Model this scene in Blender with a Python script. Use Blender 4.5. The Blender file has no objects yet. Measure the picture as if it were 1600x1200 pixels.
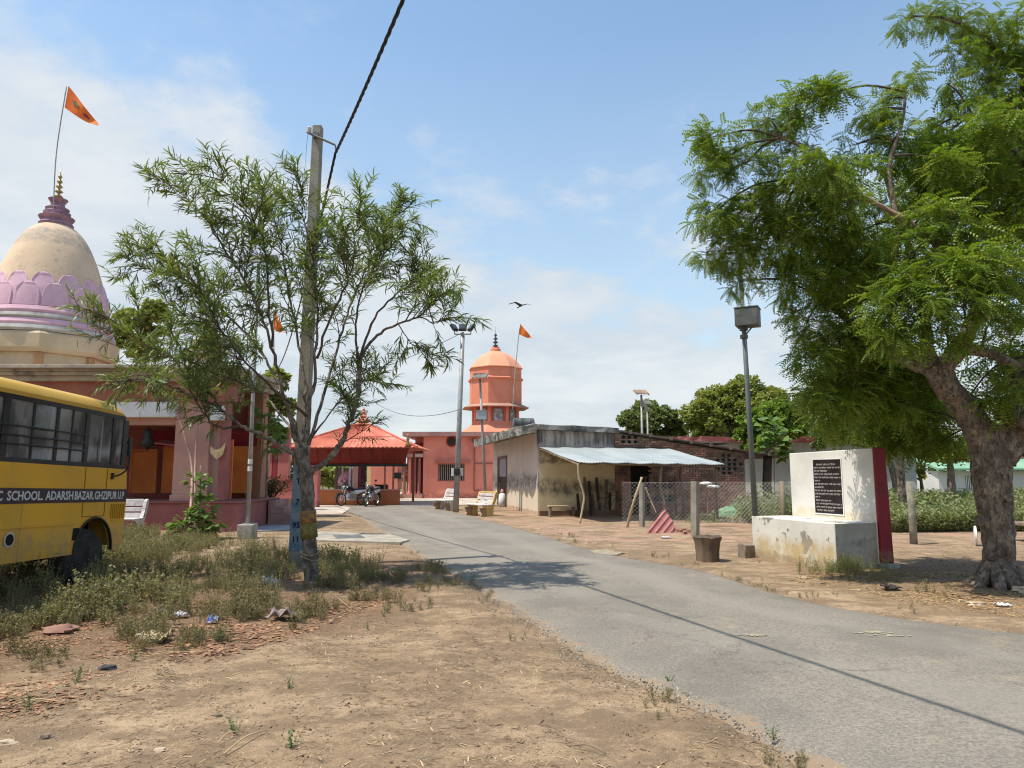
import bpy, math, random
import numpy as np
from mathutils import Vector, Matrix, noise
random.seed(7); RNG = np.random.default_rng(7)
R = math.radians; PI = math.pi
S = bpy.context.scene; C = S.collection

# ---------------------------------------------------------------- camera, sky, sun, exposure
EYE = Vector((0, 0, 1.6)); FPX = 1110.0; PITCH = math.atan(140 / FPX)
cam = bpy.data.objects.new('camera', bpy.data.cameras.new('camera')); C.objects.link(cam)
cam.location = EYE; cam.rotation_euler = (PI / 2 + PITCH, 0, 0)
cam.data.sensor_width = 36; cam.data.lens = 36 * FPX / 1600; cam.data.clip_end = 3000; cam.data.clip_start = .05
S.camera = cam
SUN_EL = 66.0; SUN_AZ = 253.0        # compass-like azimuth from +Y, clockwise: the sun stands left and a little behind
az = R(SUN_AZ)
sdir = Vector((math.sin(az) * math.cos(R(SUN_EL)), math.cos(az) * math.cos(R(SUN_EL)), math.sin(R(SUN_EL))))
sl = bpy.data.lights.new('sun', 'SUN'); sl.energy = 4.9; sl.angle = R(.5); sl.color = (1, .935, .82)
so = bpy.data.objects.new('sun', sl); C.objects.link(so); so.rotation_euler = sdir.to_track_quat('Z', 'Y').to_euler()
S.view_settings.view_transform = 'Standard'; S.view_settings.look = 'None'; S.view_settings.gamma = 1
S.view_settings.use_curve_mapping = False; S.view_settings.exposure = 0.2
W = bpy.data.worlds.new('World'); S.world = W; W.use_nodes = True
S.cycles.filter_width = 1.15 if hasattr(S, 'cycles') else 1.5
def world():
    nt = W.node_tree; nt.nodes.clear(); n = nt.nodes.new; L = nt.links.new
    def M(op, a, b=None, c=None, clamp=False):
        x = n('ShaderNodeMath'); x.operation = op; x.use_clamp = clamp
        for i, v in enumerate((a, b, c)):
            if v is None: continue
            if isinstance(v, (int, float)): x.inputs[i].default_value = v
            else: L(v, x.inputs[i])
        return x.outputs[0]
    sky = n('ShaderNodeTexSky'); sky.sky_type = 'NISHITA'; sky.sun_disc = False
    sky.sun_elevation = R(SUN_EL); sky.sun_rotation = az; sky.air_density = 1.2; sky.dust_density = .5; sky.ozone_density = 1.2
    tc = n('ShaderNodeTexCoord'); sp = n('ShaderNodeSeparateXYZ'); L(tc.outputs['Generated'], sp.inputs[0])
    x, y, z = sp.outputs
    # clouds live on a flat layer high above: project the direction on it
    zz = M('ADD', M('MAXIMUM', z, 0), .22)
    cv = n('ShaderNodeCombineXYZ'); L(M('DIVIDE', x, zz), cv.inputs[0]); L(M('DIVIDE', y, zz), cv.inputs[1]); cv.inputs[2].default_value = 1.7
    n1 = n('ShaderNodeTexNoise'); n1.inputs['Scale'].default_value = 1.5; n1.inputs['Detail'].default_value = 10; n1.inputs['Roughness'].default_value = .58; L(cv.outputs[0], n1.inputs['Vector'])
    n1.inputs['Distortion'].default_value = .35
    n2 = n('ShaderNodeTexNoise'); n2.inputs['Scale'].default_value = 5.0; n2.inputs['Detail'].default_value = 8; n2.inputs['Roughness'].default_value = .6; L(cv.outputs[0], n2.inputs['Vector'])
    bound = M('SUBTRACT', .36, M('MULTIPLY', M('MAXIMUM', M('MINIMUM', x, .7), -.7), .19))
    d = M('ADD', M('SUBTRACT', bound, z), .05)
    d = M('ADD', d, M('MULTIPLY', M('SUBTRACT', n1.outputs[0], .49), .62))
    d = M('ADD', d, M('MULTIPLY', M('SUBTRACT', n2.outputs[0], .5), .42))
    mr = n('ShaderNodeMapRange'); mr.interpolation_type = 'SMOOTHSTEP'; L(d, mr.inputs[0]); mr.inputs[1].default_value = -.06; mr.inputs[2].default_value = .20; mr.inputs[3].default_value = 0; mr.inputs[4].default_value = .92
    # a thin veil that thickens toward the horizon
    vr = n('ShaderNodeMapRange'); L(z, vr.inputs[0]); vr.inputs[1].default_value = .0; vr.inputs[2].default_value = .55; vr.inputs[3].default_value = .7; vr.inputs[4].default_value = .0
    fac = M('MAXIMUM', mr.outputs[0], vr.outputs[0])
    cr = n('ShaderNodeMix'); cr.data_type = 'RGBA'
    wr = n('ShaderNodeMapRange'); L(n1.outputs[0], wr.inputs[0]); wr.inputs[1].default_value = .42; wr.inputs[2].default_value = .60
    L(M('ADD', M('MULTIPLY', wr.outputs[0], .6), M('MULTIPLY', M('SUBTRACT', n2.outputs[0], .35), 1.3), None, True), cr.inputs[0]); cr.inputs[6].default_value = (3.7, 4.2, 4.7, 1); cr.inputs[7].default_value = (5.1, 5.3, 5.45, 1)
    tint = n('ShaderNodeMix'); tint.data_type = 'RGBA'; tint.blend_type = 'MULTIPLY'; tint.inputs[0].default_value = 1; L(sky.outputs[0], tint.inputs[6]); tint.inputs[7].default_value = (1.28, 1.34, 1.27, 1)
    mx = n('ShaderNodeMix'); mx.data_type = 'RGBA'; L(fac, mx.inputs[0]); L(tint.outputs[2], mx.inputs[6]); L(cr.outputs[2], mx.inputs[7])
    bg = n('ShaderNodeBackground'); bg.inputs[1].default_value = .14; L(mx.outputs[2], bg.inputs[0])
    o = n('ShaderNodeOutputWorld'); L(bg.outputs[0], o.inputs[0])
world()

# ---------------------------------------------------------------- survey helpers: photograph position + distance -> place
CP, SP_ = math.cos(PITCH), math.sin(PITCH)
def P(px, py, Y):
    u, v = (px - 800) / FPX, (600 - py) / FPX
    r = Vector((u, CP - v * SP_, SP_ + v * CP)); return EYE + r * (Y / r.y)
def G(px, py):
    u, v = (px - 800) / FPX, (600 - py) / FPX
    r = Vector((u, CP - v * SP_, SP_ + v * CP)); return EYE + r * (-EYE.z / r.z)

# ---------------------------------------------------------------- materials
def mix(nt, fac, a, b, blend='MIX'):
    m = nt.nodes.new('ShaderNodeMix'); m.data_type = 'RGBA'; m.blend_type = blend
    for s, v in ((m.inputs[0], fac), (m.inputs[6], a), (m.inputs[7], b)):
        if isinstance(v, (int, float)): s.default_value = v
        elif isinstance(v, tuple): s.default_value = (*v[:3], 1)
        else: nt.links.new(v, s)
    return m.outputs[2]
def math_(nt, op, a, b=0., clamp=False):
    x = nt.nodes.new('ShaderNodeMath'); x.operation = op; x.use_clamp = clamp
    for i, v in enumerate((a, b)):
        if isinstance(v, (int, float)): x.inputs[i].default_value = v
        else: nt.links.new(v, x.inputs[i])
    return x.outputs[0]
def rng(nt, v, a, b, c=0., d=1., smooth=True):
    m = nt.nodes.new('ShaderNodeMapRange'); m.interpolation_type = 'SMOOTHSTEP' if smooth else 'LINEAR'; nt.links.new(v, m.inputs[0])
    for i, k in enumerate((a, b, c, d)): m.inputs[i + 1].default_value = k
    return m.outputs[0]
def nz(nt, vec, scale, detail=6, rough=.6, stretch=None, off=0, dist=0):
    if stretch or off:
        mp = nt.nodes.new('ShaderNodeMapping'); nt.links.new(vec, mp.inputs[0])
        if stretch: mp.inputs['Scale'].default_value = stretch
        mp.inputs['Location'].default_value = (off, off * .7, off * .3); vec = mp.outputs[0]
    t = nt.nodes.new('ShaderNodeTexNoise'); t.inputs['Scale'].default_value = scale; t.inputs['Detail'].default_value = detail
    t.inputs['Roughness'].default_value = rough; t.inputs['Distortion'].default_value = dist; nt.links.new(vec, t.inputs['Vector'])
    return t.outputs[0]
def mat(name, c1, c2=None, scale=3., rough=.8, bump=.15, bscale=30., metal=0., spec=.3, stretch=None, contrast=(.38, .62),
        layers=(), coat=0, island=0, rvar=0, bdist=None):
    """layers: (kind, colour, params) painted over the base: ('patch', col, scale, lo, hi, strength), ('band', col, z0, z1, soft, scale, stretchz, strength)"""
    m = bpy.data.materials.new(name); m.use_nodes = True; nt = m.node_tree; b = nt.nodes['Principled BSDF']; L = nt.links.new
    tc = nt.nodes.new('ShaderNodeTexCoord').outputs['Object']
    base = c1
    if c2: base = mix(nt, rng(nt, nz(nt, tc, scale, 8, .62, stretch), *contrast), c1, c2)
    for i, l in enumerate(layers):
        if l[0] == 'patch':
            _, col, sc, lo, hi, st = l[:6]; stc = l[6] if len(l) > 6 else None
            base = mix(nt, rng(nt, nz(nt, tc, sc, 8, .65, stc, 3.1 * (i + 1)), lo, hi, 0, st), base, col)
        else:
            _, col, z0, z1, soft, sc, stz, st = l
            sp = nt.nodes.new('ShaderNodeSeparateXYZ'); L(tc, sp.inputs[0])
            zn = math_(nt, 'ADD', sp.outputs[2], math_(nt, 'MULTIPLY', math_(nt, 'SUBTRACT', nz(nt, tc, sc, 8, .65, (1, 1, stz), 5.3 * (i + 1)), .5), soft * 4))
            f = math_(nt, 'MULTIPLY', rng(nt, zn, z0 - soft, z0 + soft), rng(nt, zn, z1 - soft, z1 + soft, 1, 0))
            base = mix(nt, math_(nt, 'MULTIPLY', f, math_(nt, 'MULTIPLY', rng(nt, nz(nt, tc, sc * 2.3, 8, .7, (1, 1, stz), 9.1 * (i + 1)), .3, .62), st)), base, col)
    if island:
        gi = nt.nodes.new('ShaderNodeNewGeometry').outputs['Random Per Island']
        hs = nt.nodes.new('ShaderNodeHueSaturation'); L(rng(nt, gi, 0, 1, 1 - island, 1 + island, False), hs.inputs['Value'])
        hs.inputs['Saturation'].default_value = 1
        if isinstance(base, tuple): hs.inputs['Color'].default_value = (*base[:3], 1)
        else: L(base, hs.inputs['Color'])
        base = hs.outputs[0]
    if isinstance(base, tuple): b.inputs['Base Color'].default_value = (*base[:3], 1)
    else: L(base, b.inputs['Base Color'])
    b.inputs['Roughness'].default_value = rough; b.inputs['Metallic'].default_value = metal; b.inputs['Specular IOR Level'].default_value = spec
    if coat: b.inputs['Coat Weight'].default_value = coat; b.inputs['Coat Roughness'].default_value = .15
    if rvar: L(rng(nt, nz(nt, tc, scale * 2, 6), .3, .7, rough - rvar, rough + rvar), b.inputs['Roughness'])
    if bump:
        bp = nt.nodes.new('ShaderNodeBump'); bp.inputs['Strength'].default_value = bump; bp.inputs['Distance'].default_value = bdist or .6 / bscale
        L(nz(nt, tc, bscale, 8, .65, stretch), bp.inputs['Height']); L(bp.outputs[0], b.inputs['Normal'])
    return m
def leaf_mat(name, c1, c2, trans=.35, rough=.5, spec=.35, c3=None):
    m = bpy.data.materials.new(name); m.use_nodes = True; nt = m.node_tree; b = nt.nodes['Principled BSDF']; L = nt.links.new
    gi = nt.nodes.new('ShaderNodeNewGeometry').outputs['Random Per Island']
    tc = nt.nodes.new('ShaderNodeTexCoord').outputs['Object']
    f = math_(nt, 'ADD', math_(nt, 'MULTIPLY', gi, .6), math_(nt, 'MULTIPLY', nz(nt, tc, 1.6, 4), .5), True)
    col = mix(nt, f, c1, c2)
    if c3: col = mix(nt, rng(nt, gi, .95, .97), col, c3)
    L(col, b.inputs['Base Color']); b.inputs['Roughness'].default_value = rough; b.inputs['Specular IOR Level'].default_value = spec
    tr = nt.nodes.new('ShaderNodeBsdfTranslucent'); L(mix(nt, 1., col, (1.25, 1.3, .6), 'MULTIPLY'), tr.inputs[0])
    ms = nt.nodes.new('ShaderNodeMixShader'); ms.inputs[0].default_value = trans; L(b.outputs[0], ms.inputs[1]); L(tr.outputs[0], ms.inputs[2])
    L(ms.outputs[0], nt.nodes['Material Output'].inputs[0]); return m

# ---------------------------------------------------------------- mesh builder
class MB:
    def __init__(s, M=None): s.v = []; s.f = []; s.M = M or Matrix()
    def add(s, vs, fs, M=None):
        T = s.M @ M if M is not None else s.M; k = len(s.v)
        s.v += [T @ Vector(p) for p in vs]; s.f += [tuple(i + k for i in f) for f in fs]; return s
    def box(s, x0, x1, y0, y1, z0, z1, M=None, jit=0):
        vs = [(x, y, z) for x in (x0, x1) for y in (y0, y1) for z in (z0, z1)]
        if jit: vs = [tuple(c + random.uniform(-jit, jit) for c in p) for p in vs]
        return s.add(vs, [(0, 1, 3, 2), (4, 6, 7, 5), (0, 4, 5, 1), (2, 3, 7, 6), (0, 2, 6, 4), (1, 5, 7, 3)], M)
    def tube(s, pts, rad, n=8, cap=True, wob=0, M=None, flat=1, fine=0):
        pts = [Vector(p) for p in pts]; N = len(pts); vs = []; fs = []
        if isinstance(rad, (int, float)): rad = [rad] * N
        up = Vector((0, 0, 1)); a = None
        for i, p in enumerate(pts):
            t = (pts[min(i + 1, N - 1)] - pts[max(i - 1, 0)]).normalized()
            if a is None: a = (t.cross(up) if abs(t.z) < .95 else t.cross(Vector((0, 1, 0)))).normalized()
            a = (a - t * a.dot(t)).normalized(); b = t.cross(a)
            for k in range(n):
                g = 2 * PI * k / n; r = rad[i]
                if wob: r *= 1 + wob * noise.noise(p * 3.1 / max(.3, rad[i] * 4) + Vector((math.cos(g), math.sin(g), 0)) * 1.3)
                if fine:
                    q = p + (a * math.cos(g) + b * math.sin(g)) * rad[i]; r += fine * (noise.noise(Vector((q.x * 9, q.y * 9, q.z * 4.5))) + .6 * noise.noise(Vector((q.x * 22, q.y * 22, q.z * 11))) + .4 * noise.noise(Vector((q.x * 45, q.y * 45, q.z * 25))))
                vs.append(p + a * math.cos(g) * r + b * math.sin(g) * r * flat)
        for i in range(N - 1):
            for k in range(n):
                k2 = (k + 1) % n; fs.append((i * n + k, i * n + k2, (i + 1) * n + k2, (i + 1) * n + k))
        if cap: fs.append(tuple(range(n - 1, -1, -1))); fs.append(tuple((N - 1) * n + k for k in range(n)))
        return s.add(vs, fs, M)
    def lathe(s, prof, n=24, c=(0, 0, 0), M=None, a0=0, cap=True):
        vs = []; fs = []
        for r, z in prof:
            for k in range(n):
                g = a0 + 2 * PI * k / n; vs.append((c[0] + r * math.cos(g), c[1] + r * math.sin(g), c[2] + z))
        for i in range(len(prof) - 1):
            for k in range(n):
                k2 = (k + 1) % n; fs.append((i * n + k, i * n + k2, (i + 1) * n + k2, (i + 1) * n + k))
        if cap: fs.append(tuple(range(n - 1, -1, -1))); fs.append(tuple((len(prof) - 1) * n + k for k in range(n)))
        return s.add(vs, fs, M)
    def prism(s, poly, h0, h1, M=None):
        """poly in local xy, extruded along z"""
        n = len(poly); vs = [(x, y, h0) for x, y in poly] + [(x, y, h1) for x, y in poly]
        fs = [tuple(range(n - 1, -1, -1)), tuple(range(n, 2 * n))] + [(i, (i + 1) % n, n + (i + 1) % n, n + i) for i in range(n)]
        return s.add(vs, fs, M)
    def build(s, name, m, parent=None, smooth=False, bevel=0, kind=None, autos=False):
        """vertices are in the parent's own frame (or the world's, with no parent)"""
        me = bpy.data.meshes.new(name); me.from_pydata(s.v, [], s.f); me.validate()
        return link(name, me, m, parent, smooth, bevel, kind, autos)
def link(name, me, m, parent=None, smooth=False, bevel=0, kind=None, autos=False):
    import bmesh
    if len(me.polygons) < 40000:
        bm = bmesh.new(); bm.from_mesh(me); bmesh.ops.recalc_face_normals(bm, faces=bm.faces); bm.to_mesh(me); bm.free()
    for k in (m if isinstance(m, (list, tuple)) else [m]): me.materials.append(k)
    if smooth or autos: me.polygons.foreach_set('use_smooth', [True] * len(me.polygons))
    if autos: me.set_sharp_from_angle(angle=R(38))
    o = bpy.data.objects.new(name, me); C.objects.link(o); o.parent = parent
    if bevel:
        b = o.modifiers.new('bevel', 'BEVEL'); b.width = bevel; b.segments = 2; b.limit_method = 'ANGLE'; b.angle_limit = R(40)
    if kind: o['kind'] = kind
    return o
def root(name, label, cat, loc=(0, 0, 0), rz=0, group=None, rx=0):
    o = bpy.data.objects.new(name, None); C.objects.link(o); o.empty_display_size = .2
    o.location = loc; o.rotation_euler = (rx, 0, rz); return tag(o, label, cat, group)
def tag(o, label, cat, group=None):
    o['label'] = label; o['category'] = cat
    if group: o['group'] = group
    return o
def kids(o): return [c for c in C.objects if c.parent == o]
def dup(o, loc=None, rz=None, label=None, par=None, ks=None):
    c = o.copy(); C.objects.link(c)
    if par is not None: c.parent = par
    if loc is not None: c.location = loc
    if rz is not None: c.rotation_euler = (o.rotation_euler[0], 0, rz)
    if label: c['label'] = label
    for k in kids(o): dup(k, par=c)
    return c
def text(name, body, size, m, M, parent, ext=.002, sx=1., align='LEFT', shear=0, bold=0.):
    cu = bpy.data.curves.new(name, 'FONT'); cu.body = body; cu.size = size; cu.extrude = ext; cu.offset = bold; cu.align_x = align; cu.shear = shear
    cu.resolution_u = 2; cu.materials.append(m)
    t = bpy.data.objects.new(name, cu); C.objects.link(t); bpy.context.view_layer.update()
    me = bpy.data.meshes.new_from_object(t); C.objects.unlink(t); bpy.data.objects.remove(t)
    if align != 'CENTER': me.transform(Matrix.Translation((-min(v.co.x for v in me.vertices), 0, 0)))
    t = bpy.data.objects.new(name, me); C.objects.link(t); t.parent = parent; t.matrix_local = M @ Matrix.Diagonal((sx, 1, 1, 1)); return t
def fast(name, V, F, m, parent=None, smooth=False, kind=None):
    """numpy vertices (n,3) and faces (m,k) -> one mesh object"""
    me = bpy.data.meshes.new(name); k = F.shape[1]
    me.vertices.add(len(V)); me.vertices.foreach_set('co', V.astype(np.float32).ravel())
    me.loops.add(F.size); me.loops.foreach_set('vertex_index', F.astype(np.int32).ravel())
    me.polygons.add(len(F)); me.polygons.foreach_set('loop_start', np.arange(0, F.size, k, dtype=np.int32)); me.update(calc_edges=True)
    for q in (m if isinstance(m, (list, tuple)) else [m]): me.materials.append(q)
    if smooth: me.polygons.foreach_set('use_smooth', np.ones(len(F), bool))
    o = bpy.data.objects.new(name, me); C.objects.link(o); o.parent = parent
    if kind: o['kind'] = kind
    return o
def frames(d, up=None, roll=None):
    """rotation matrices (N,3,3) whose Y axis is d and Z roughly up"""
    d = d / np.maximum(np.linalg.norm(d, axis=1, keepdims=True), 1e-9)
    if up is None: up = np.tile([0, 0, 1.], (len(d), 1)) + RNG.normal(0, .35, d.shape)
    x = np.cross(d, up); x /= np.maximum(np.linalg.norm(x, axis=1, keepdims=True), 1e-9); z = np.cross(x, d)
    return np.stack([x, d, z], axis=2)
def scatter(tv, tf, pos, rot, sc):
    N = len(pos); sc = np.broadcast_to(np.asarray(sc, float).reshape(-1, 1) if np.ndim(sc) == 1 else np.asarray(sc), (N, 3) if np.ndim(sc) == 2 else (N, 1))
    V = np.einsum('nij,nkj->nki', rot, tv[None] * sc[:, None, :]) + pos[:, None, :]
    F = tf[None] + (np.arange(N) * len(tv))[:, None, None]
    return V.reshape(-1, 3), F.reshape(-1, tf.shape[1])
def smooth_path(pts, k=4):
    pts = [Vector(p) for p in pts]; out = []
    for i in range(len(pts) - 1):
        p0 = pts[max(i - 1, 0)]; p1 = pts[i]; p2 = pts[i + 1]; p3 = pts[min(i + 2, len(pts) - 1)]
        for j in range(k):
            t = j / k; out.append(.5 * ((2 * p1) + (p2 - p0) * t + (2 * p0 - 5 * p1 + 4 * p2 - p3) * t * t + (3 * p1 - p0 - 3 * p2 + p3) * t ** 3))
    out.append(pts[-1]); return out
def inside(x, y, poly):
    c = False; j = len(poly) - 1
    for i in range(len(poly)):
        if (poly[i][1] > y) != (poly[j][1] > y) and x < (poly[j][0] - poly[i][0]) * (y - poly[i][1]) / (poly[j][1] - poly[i][1]) + poly[i][0]: c = not c
        j = i
    return c
def RZ(a, loc=(0, 0, 0)): return Matrix.Translation(loc) @ Matrix.Rotation(a, 4, 'Z')
# ---------------------------------------------------------------- ground, road, paving
RIGHT = [G(*p) for p in ((1900, 1035), (1600, 993), (1400, 966), (1240, 936), (1130, 902), (1060, 886), (930, 862), (830, 832), (740, 808), (700, 798))]
LEFT = [G(*p) for p in ((1400, 1290), (1280, 1200), (1200, 1160), (1100, 1110), (1000, 1066), (900, 1018), (800, 952), (720, 905), (640, 858), (585, 824), (548, 802))]
RIGHT = [Vector((9.5, 4.6, 0))] + RIGHT + [Vector((-4.2, 37.0, 0))]
LEFT = [Vector((4.5, -3.5, 0)), Vector((2.9, 1.2, 0))] + LEFT[1:] + [Vector((-9.8, 36.5, 0))]
RIGHT = [Vector((14, -3.5, 0)), Vector((11.5, 1.0, 0))] + RIGHT
def at_y(path, y):
    for a, b in zip(path[:-1], path[1:]):
        if (a.y - y) * (b.y - y) <= 0 and abs(a.y - b.y) > 1e-6:
            t = (y - a.y) / (b.y - a.y); return a.x + (b.x - a.x) * t
    return None
LP, RP = smooth_path(LEFT, 5), smooth_path(RIGHT, 5)
def road_dist(x, y):
    """signed: >0 inside the road"""
    if y < -3.4 or y > 36.5: return -2.
    l, r = at_y(LP, y), at_y(RP, y)
    if l is None or r is None: return -2.
    return min(x - l, r - x) * .8
def hgt(x, y):
    d = math.hypot(x, y); e = road_dist(x, y)
    h = .05 * noise.noise(Vector((x * .35, y * .35, 0))) + .022 * noise.noise(Vector((x * 1.3, y * 1.3, 3)))
    if d < 14: h += .011 * noise.noise(Vector((x * 4, y * 4, 7))) + .006 * noise.noise(Vector((x * 11, y * 11, 1)))
    if d < 14:
        for off in (1.1, 2.5, 3.6):                                # shallow wheel ruts beside the road
            w_ = (-e / .8 - off - .25 * noise.noise(Vector((y * .25, off, 0)))) / .13
            if x < 2 and abs(w_) < 2.5: h -= .020 * math.exp(-w_ * w_) * max(0, .5 + noise.noise(Vector((x * .5, y * .5, off)))) * 1.4 - .007 * math.exp(-(abs(w_) - 1.5) ** 2 * 2)
    h *= min(1, max(.0, (-e) / .6)) if e < 0 else 0
    if e > -.25: h = h - .012 - .02 * min(1, (e + .25) / .3)
    return h + .012 if e <= -.25 else h + .012 * (1 if e < 0 else 0)
def hz(x, y): return hgt(x, y)
soil = bpy.data.materials.new('dry_soil'); soil.use_nodes = True
def soil_nodes():
    nt = soil.node_tree; b = nt.nodes['Principled BSDF']; L = nt.links.new; tc = nt.nodes.new('ShaderNodeTexCoord').outputs['Object']
    base = mix(nt, rng(nt, nz(nt, tc, .55, 9, .6), .36, .64), (.29, .20, .122), (.43, .31, .195))
    base = mix(nt, rng(nt, nz(nt, tc, 1.5, 9, .75, (1, 1.6, 1), 4), .43, .58, 0, .8), base, (.175, .122, .075))
    base = mix(nt, rng(nt, nz(nt, tc, 6, 9, .8, None, 8), .47, .60, 0, .7), base, (.19, .135, .088))
    base = mix(nt, rng(nt, nz(nt, tc, 55, 4, .7, None, 2), .56, .66, 0, .7), base, (.14, .095, .06))
    base = mix(nt, rng(nt, nz(nt, tc, 38, 4, .7, None, 6), .60, .68, 0, .55), base, (.54, .43, .29))
    base = mix(nt, rng(nt, nz(nt, tc, 120, 3, .8, None, 9), .5, .64, 0, .55), base, (.12, .082, .05))
    sp = nt.nodes.new('ShaderNodeSeparateXYZ'); L(tc, sp.inputs[0])
    # rusty brown mulch under and below the weeds
    ml = math_(nt, 'ADD', math_(nt, 'ADD', math_(nt, 'MULTIPLY', sp.outputs[0], -.55), math_(nt, 'MULTIPLY', sp.outputs[1], .62)), math_(nt, 'MULTIPLY', nz(nt, tc, 1.1, 8, .7, None, 15), 1.8))
    mlx = math_(nt, 'MULTIPLY', rng(nt, ml, 5.9, 7.3), rng(nt, sp.outputs[0], -1.6, -.9, 1, 0))
    mlx = math_(nt, 'MULTIPLY', mlx, rng(nt, sp.outputs[1], 13, 15, 1, 0))
    base = mix(nt, math_(nt, 'MULTIPLY', mlx, .8), base, mix(nt, rng(nt, nz(nt, tc, 22, 6, .8, None, 19), .42, .6), (.13, .08, .05), (.25, .155, .09)))
    nm = math_(nt, 'MULTIPLY', rng(nt, sp.outputs[0], 4.2, 5.2), rng(nt, math_(nt, 'ADD', sp.outputs[1], math_(nt, 'MULTIPLY', nz(nt, tc, 1.3, 7, .7, None, 51), 2.5)), 9.2, 10.0))
    nm = math_(nt, 'MULTIPLY', nm, rng(nt, math_(nt, 'ADD', sp.outputs[1], math_(nt, 'MULTIPLY', nz(nt, tc, 1.3, 7, .7, None, 61), 3)), 14.5, 16.5, 1, 0))
    base = mix(nt, math_(nt, 'MULTIPLY', nm, .75), base, mix(nt, rng(nt, nz(nt, tc, 18, 6, .8, None, 29), .42, .6), (.15, .095, .06), (.30, .205, .12)))
    # far fields are greener, worn brick dust lies east of the road
    far = rng(nt, math_(nt, 'ADD', sp.outputs[1], math_(nt, 'MULTIPLY', nz(nt, tc, .3), 10)), 42, 52)
    base = mix(nt, math_(nt, 'MULTIPLY', far, .8), base, (.12, .14, .05))
    pk = math_(nt, 'MULTIPLY', rng(nt, sp.outputs[1], 14.5, 17.5), rng(nt, sp.outputs[1], 31, 36, 1, 0))
    pk = math_(nt, 'MULTIPLY', pk, rng(nt, math_(nt, 'ADD', sp.outputs[0], math_(nt, 'MULTIPLY', sp.outputs[1], .37)), 8, 8.6))
    pk = math_(nt, 'MULTIPLY', pk, rng(nt, nz(nt, tc, .9, 8, .7, None, 12), .45, .6, 0, .7))
    base = mix(nt, pk, base, (.40, .25, .175))
    L(base, b.inputs['Base Color']); b.inputs['Roughness'].default_value = .95; b.inputs['Specular IOR Level'].default_value = .15
    bp = nt.nodes.new('ShaderNodeBump'); bp.inputs['Strength'].default_value = .7; bp.inputs['Distance'].default_value = .022
    L(math_(nt, 'ADD', nz(nt, tc, 14, 9, .75), math_(nt, 'MULTIPLY', nz(nt, tc, 70, 4, .6), .4)), bp.inputs['Height']); L(bp.outputs[0], b.inputs['Normal'])
soil_nodes()
def axis(a, b, fine, f0, f1, grow=1.18):
    out = list(np.arange(f0, f1, fine)); s = fine; x = out[-1]
    while x < b: s *= grow; x += s; out.append(x)
    s = fine; x = out[0]; lo = []
    while x > a: s *= grow; x -= s; lo.append(x)
    return np.array(lo[::-1] + out)
def make_ground():
    xs, ys = axis(-900, 900, .085, -9, 9.5), axis(-40, 1500, .085, 2.6, 15)
    X, Y = np.meshgrid(xs, ys); Z = np.zeros_like(X)
    for j, y in enumerate(ys):
        if y > 60 or y < -5: continue
        for i, x in enumerate(xs):
            if abs(x) < 30: Z[j, i] = hgt(x, y)
    V = np.stack([X.ravel(), Y.ravel(), Z.ravel()], 1); nx, ny = len(xs), len(ys)
    a = (np.arange(ny - 1)[:, None] * nx + np.arange(nx - 1)[None]).ravel()
    fast('ground', V, np.stack([a, a + 1, a + 1 + nx, a + nx], 1), soil, smooth=True, kind='structure')
make_ground()
asphalt = bpy.data.materials.new('worn_asphalt'); asphalt.use_nodes = True
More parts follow.
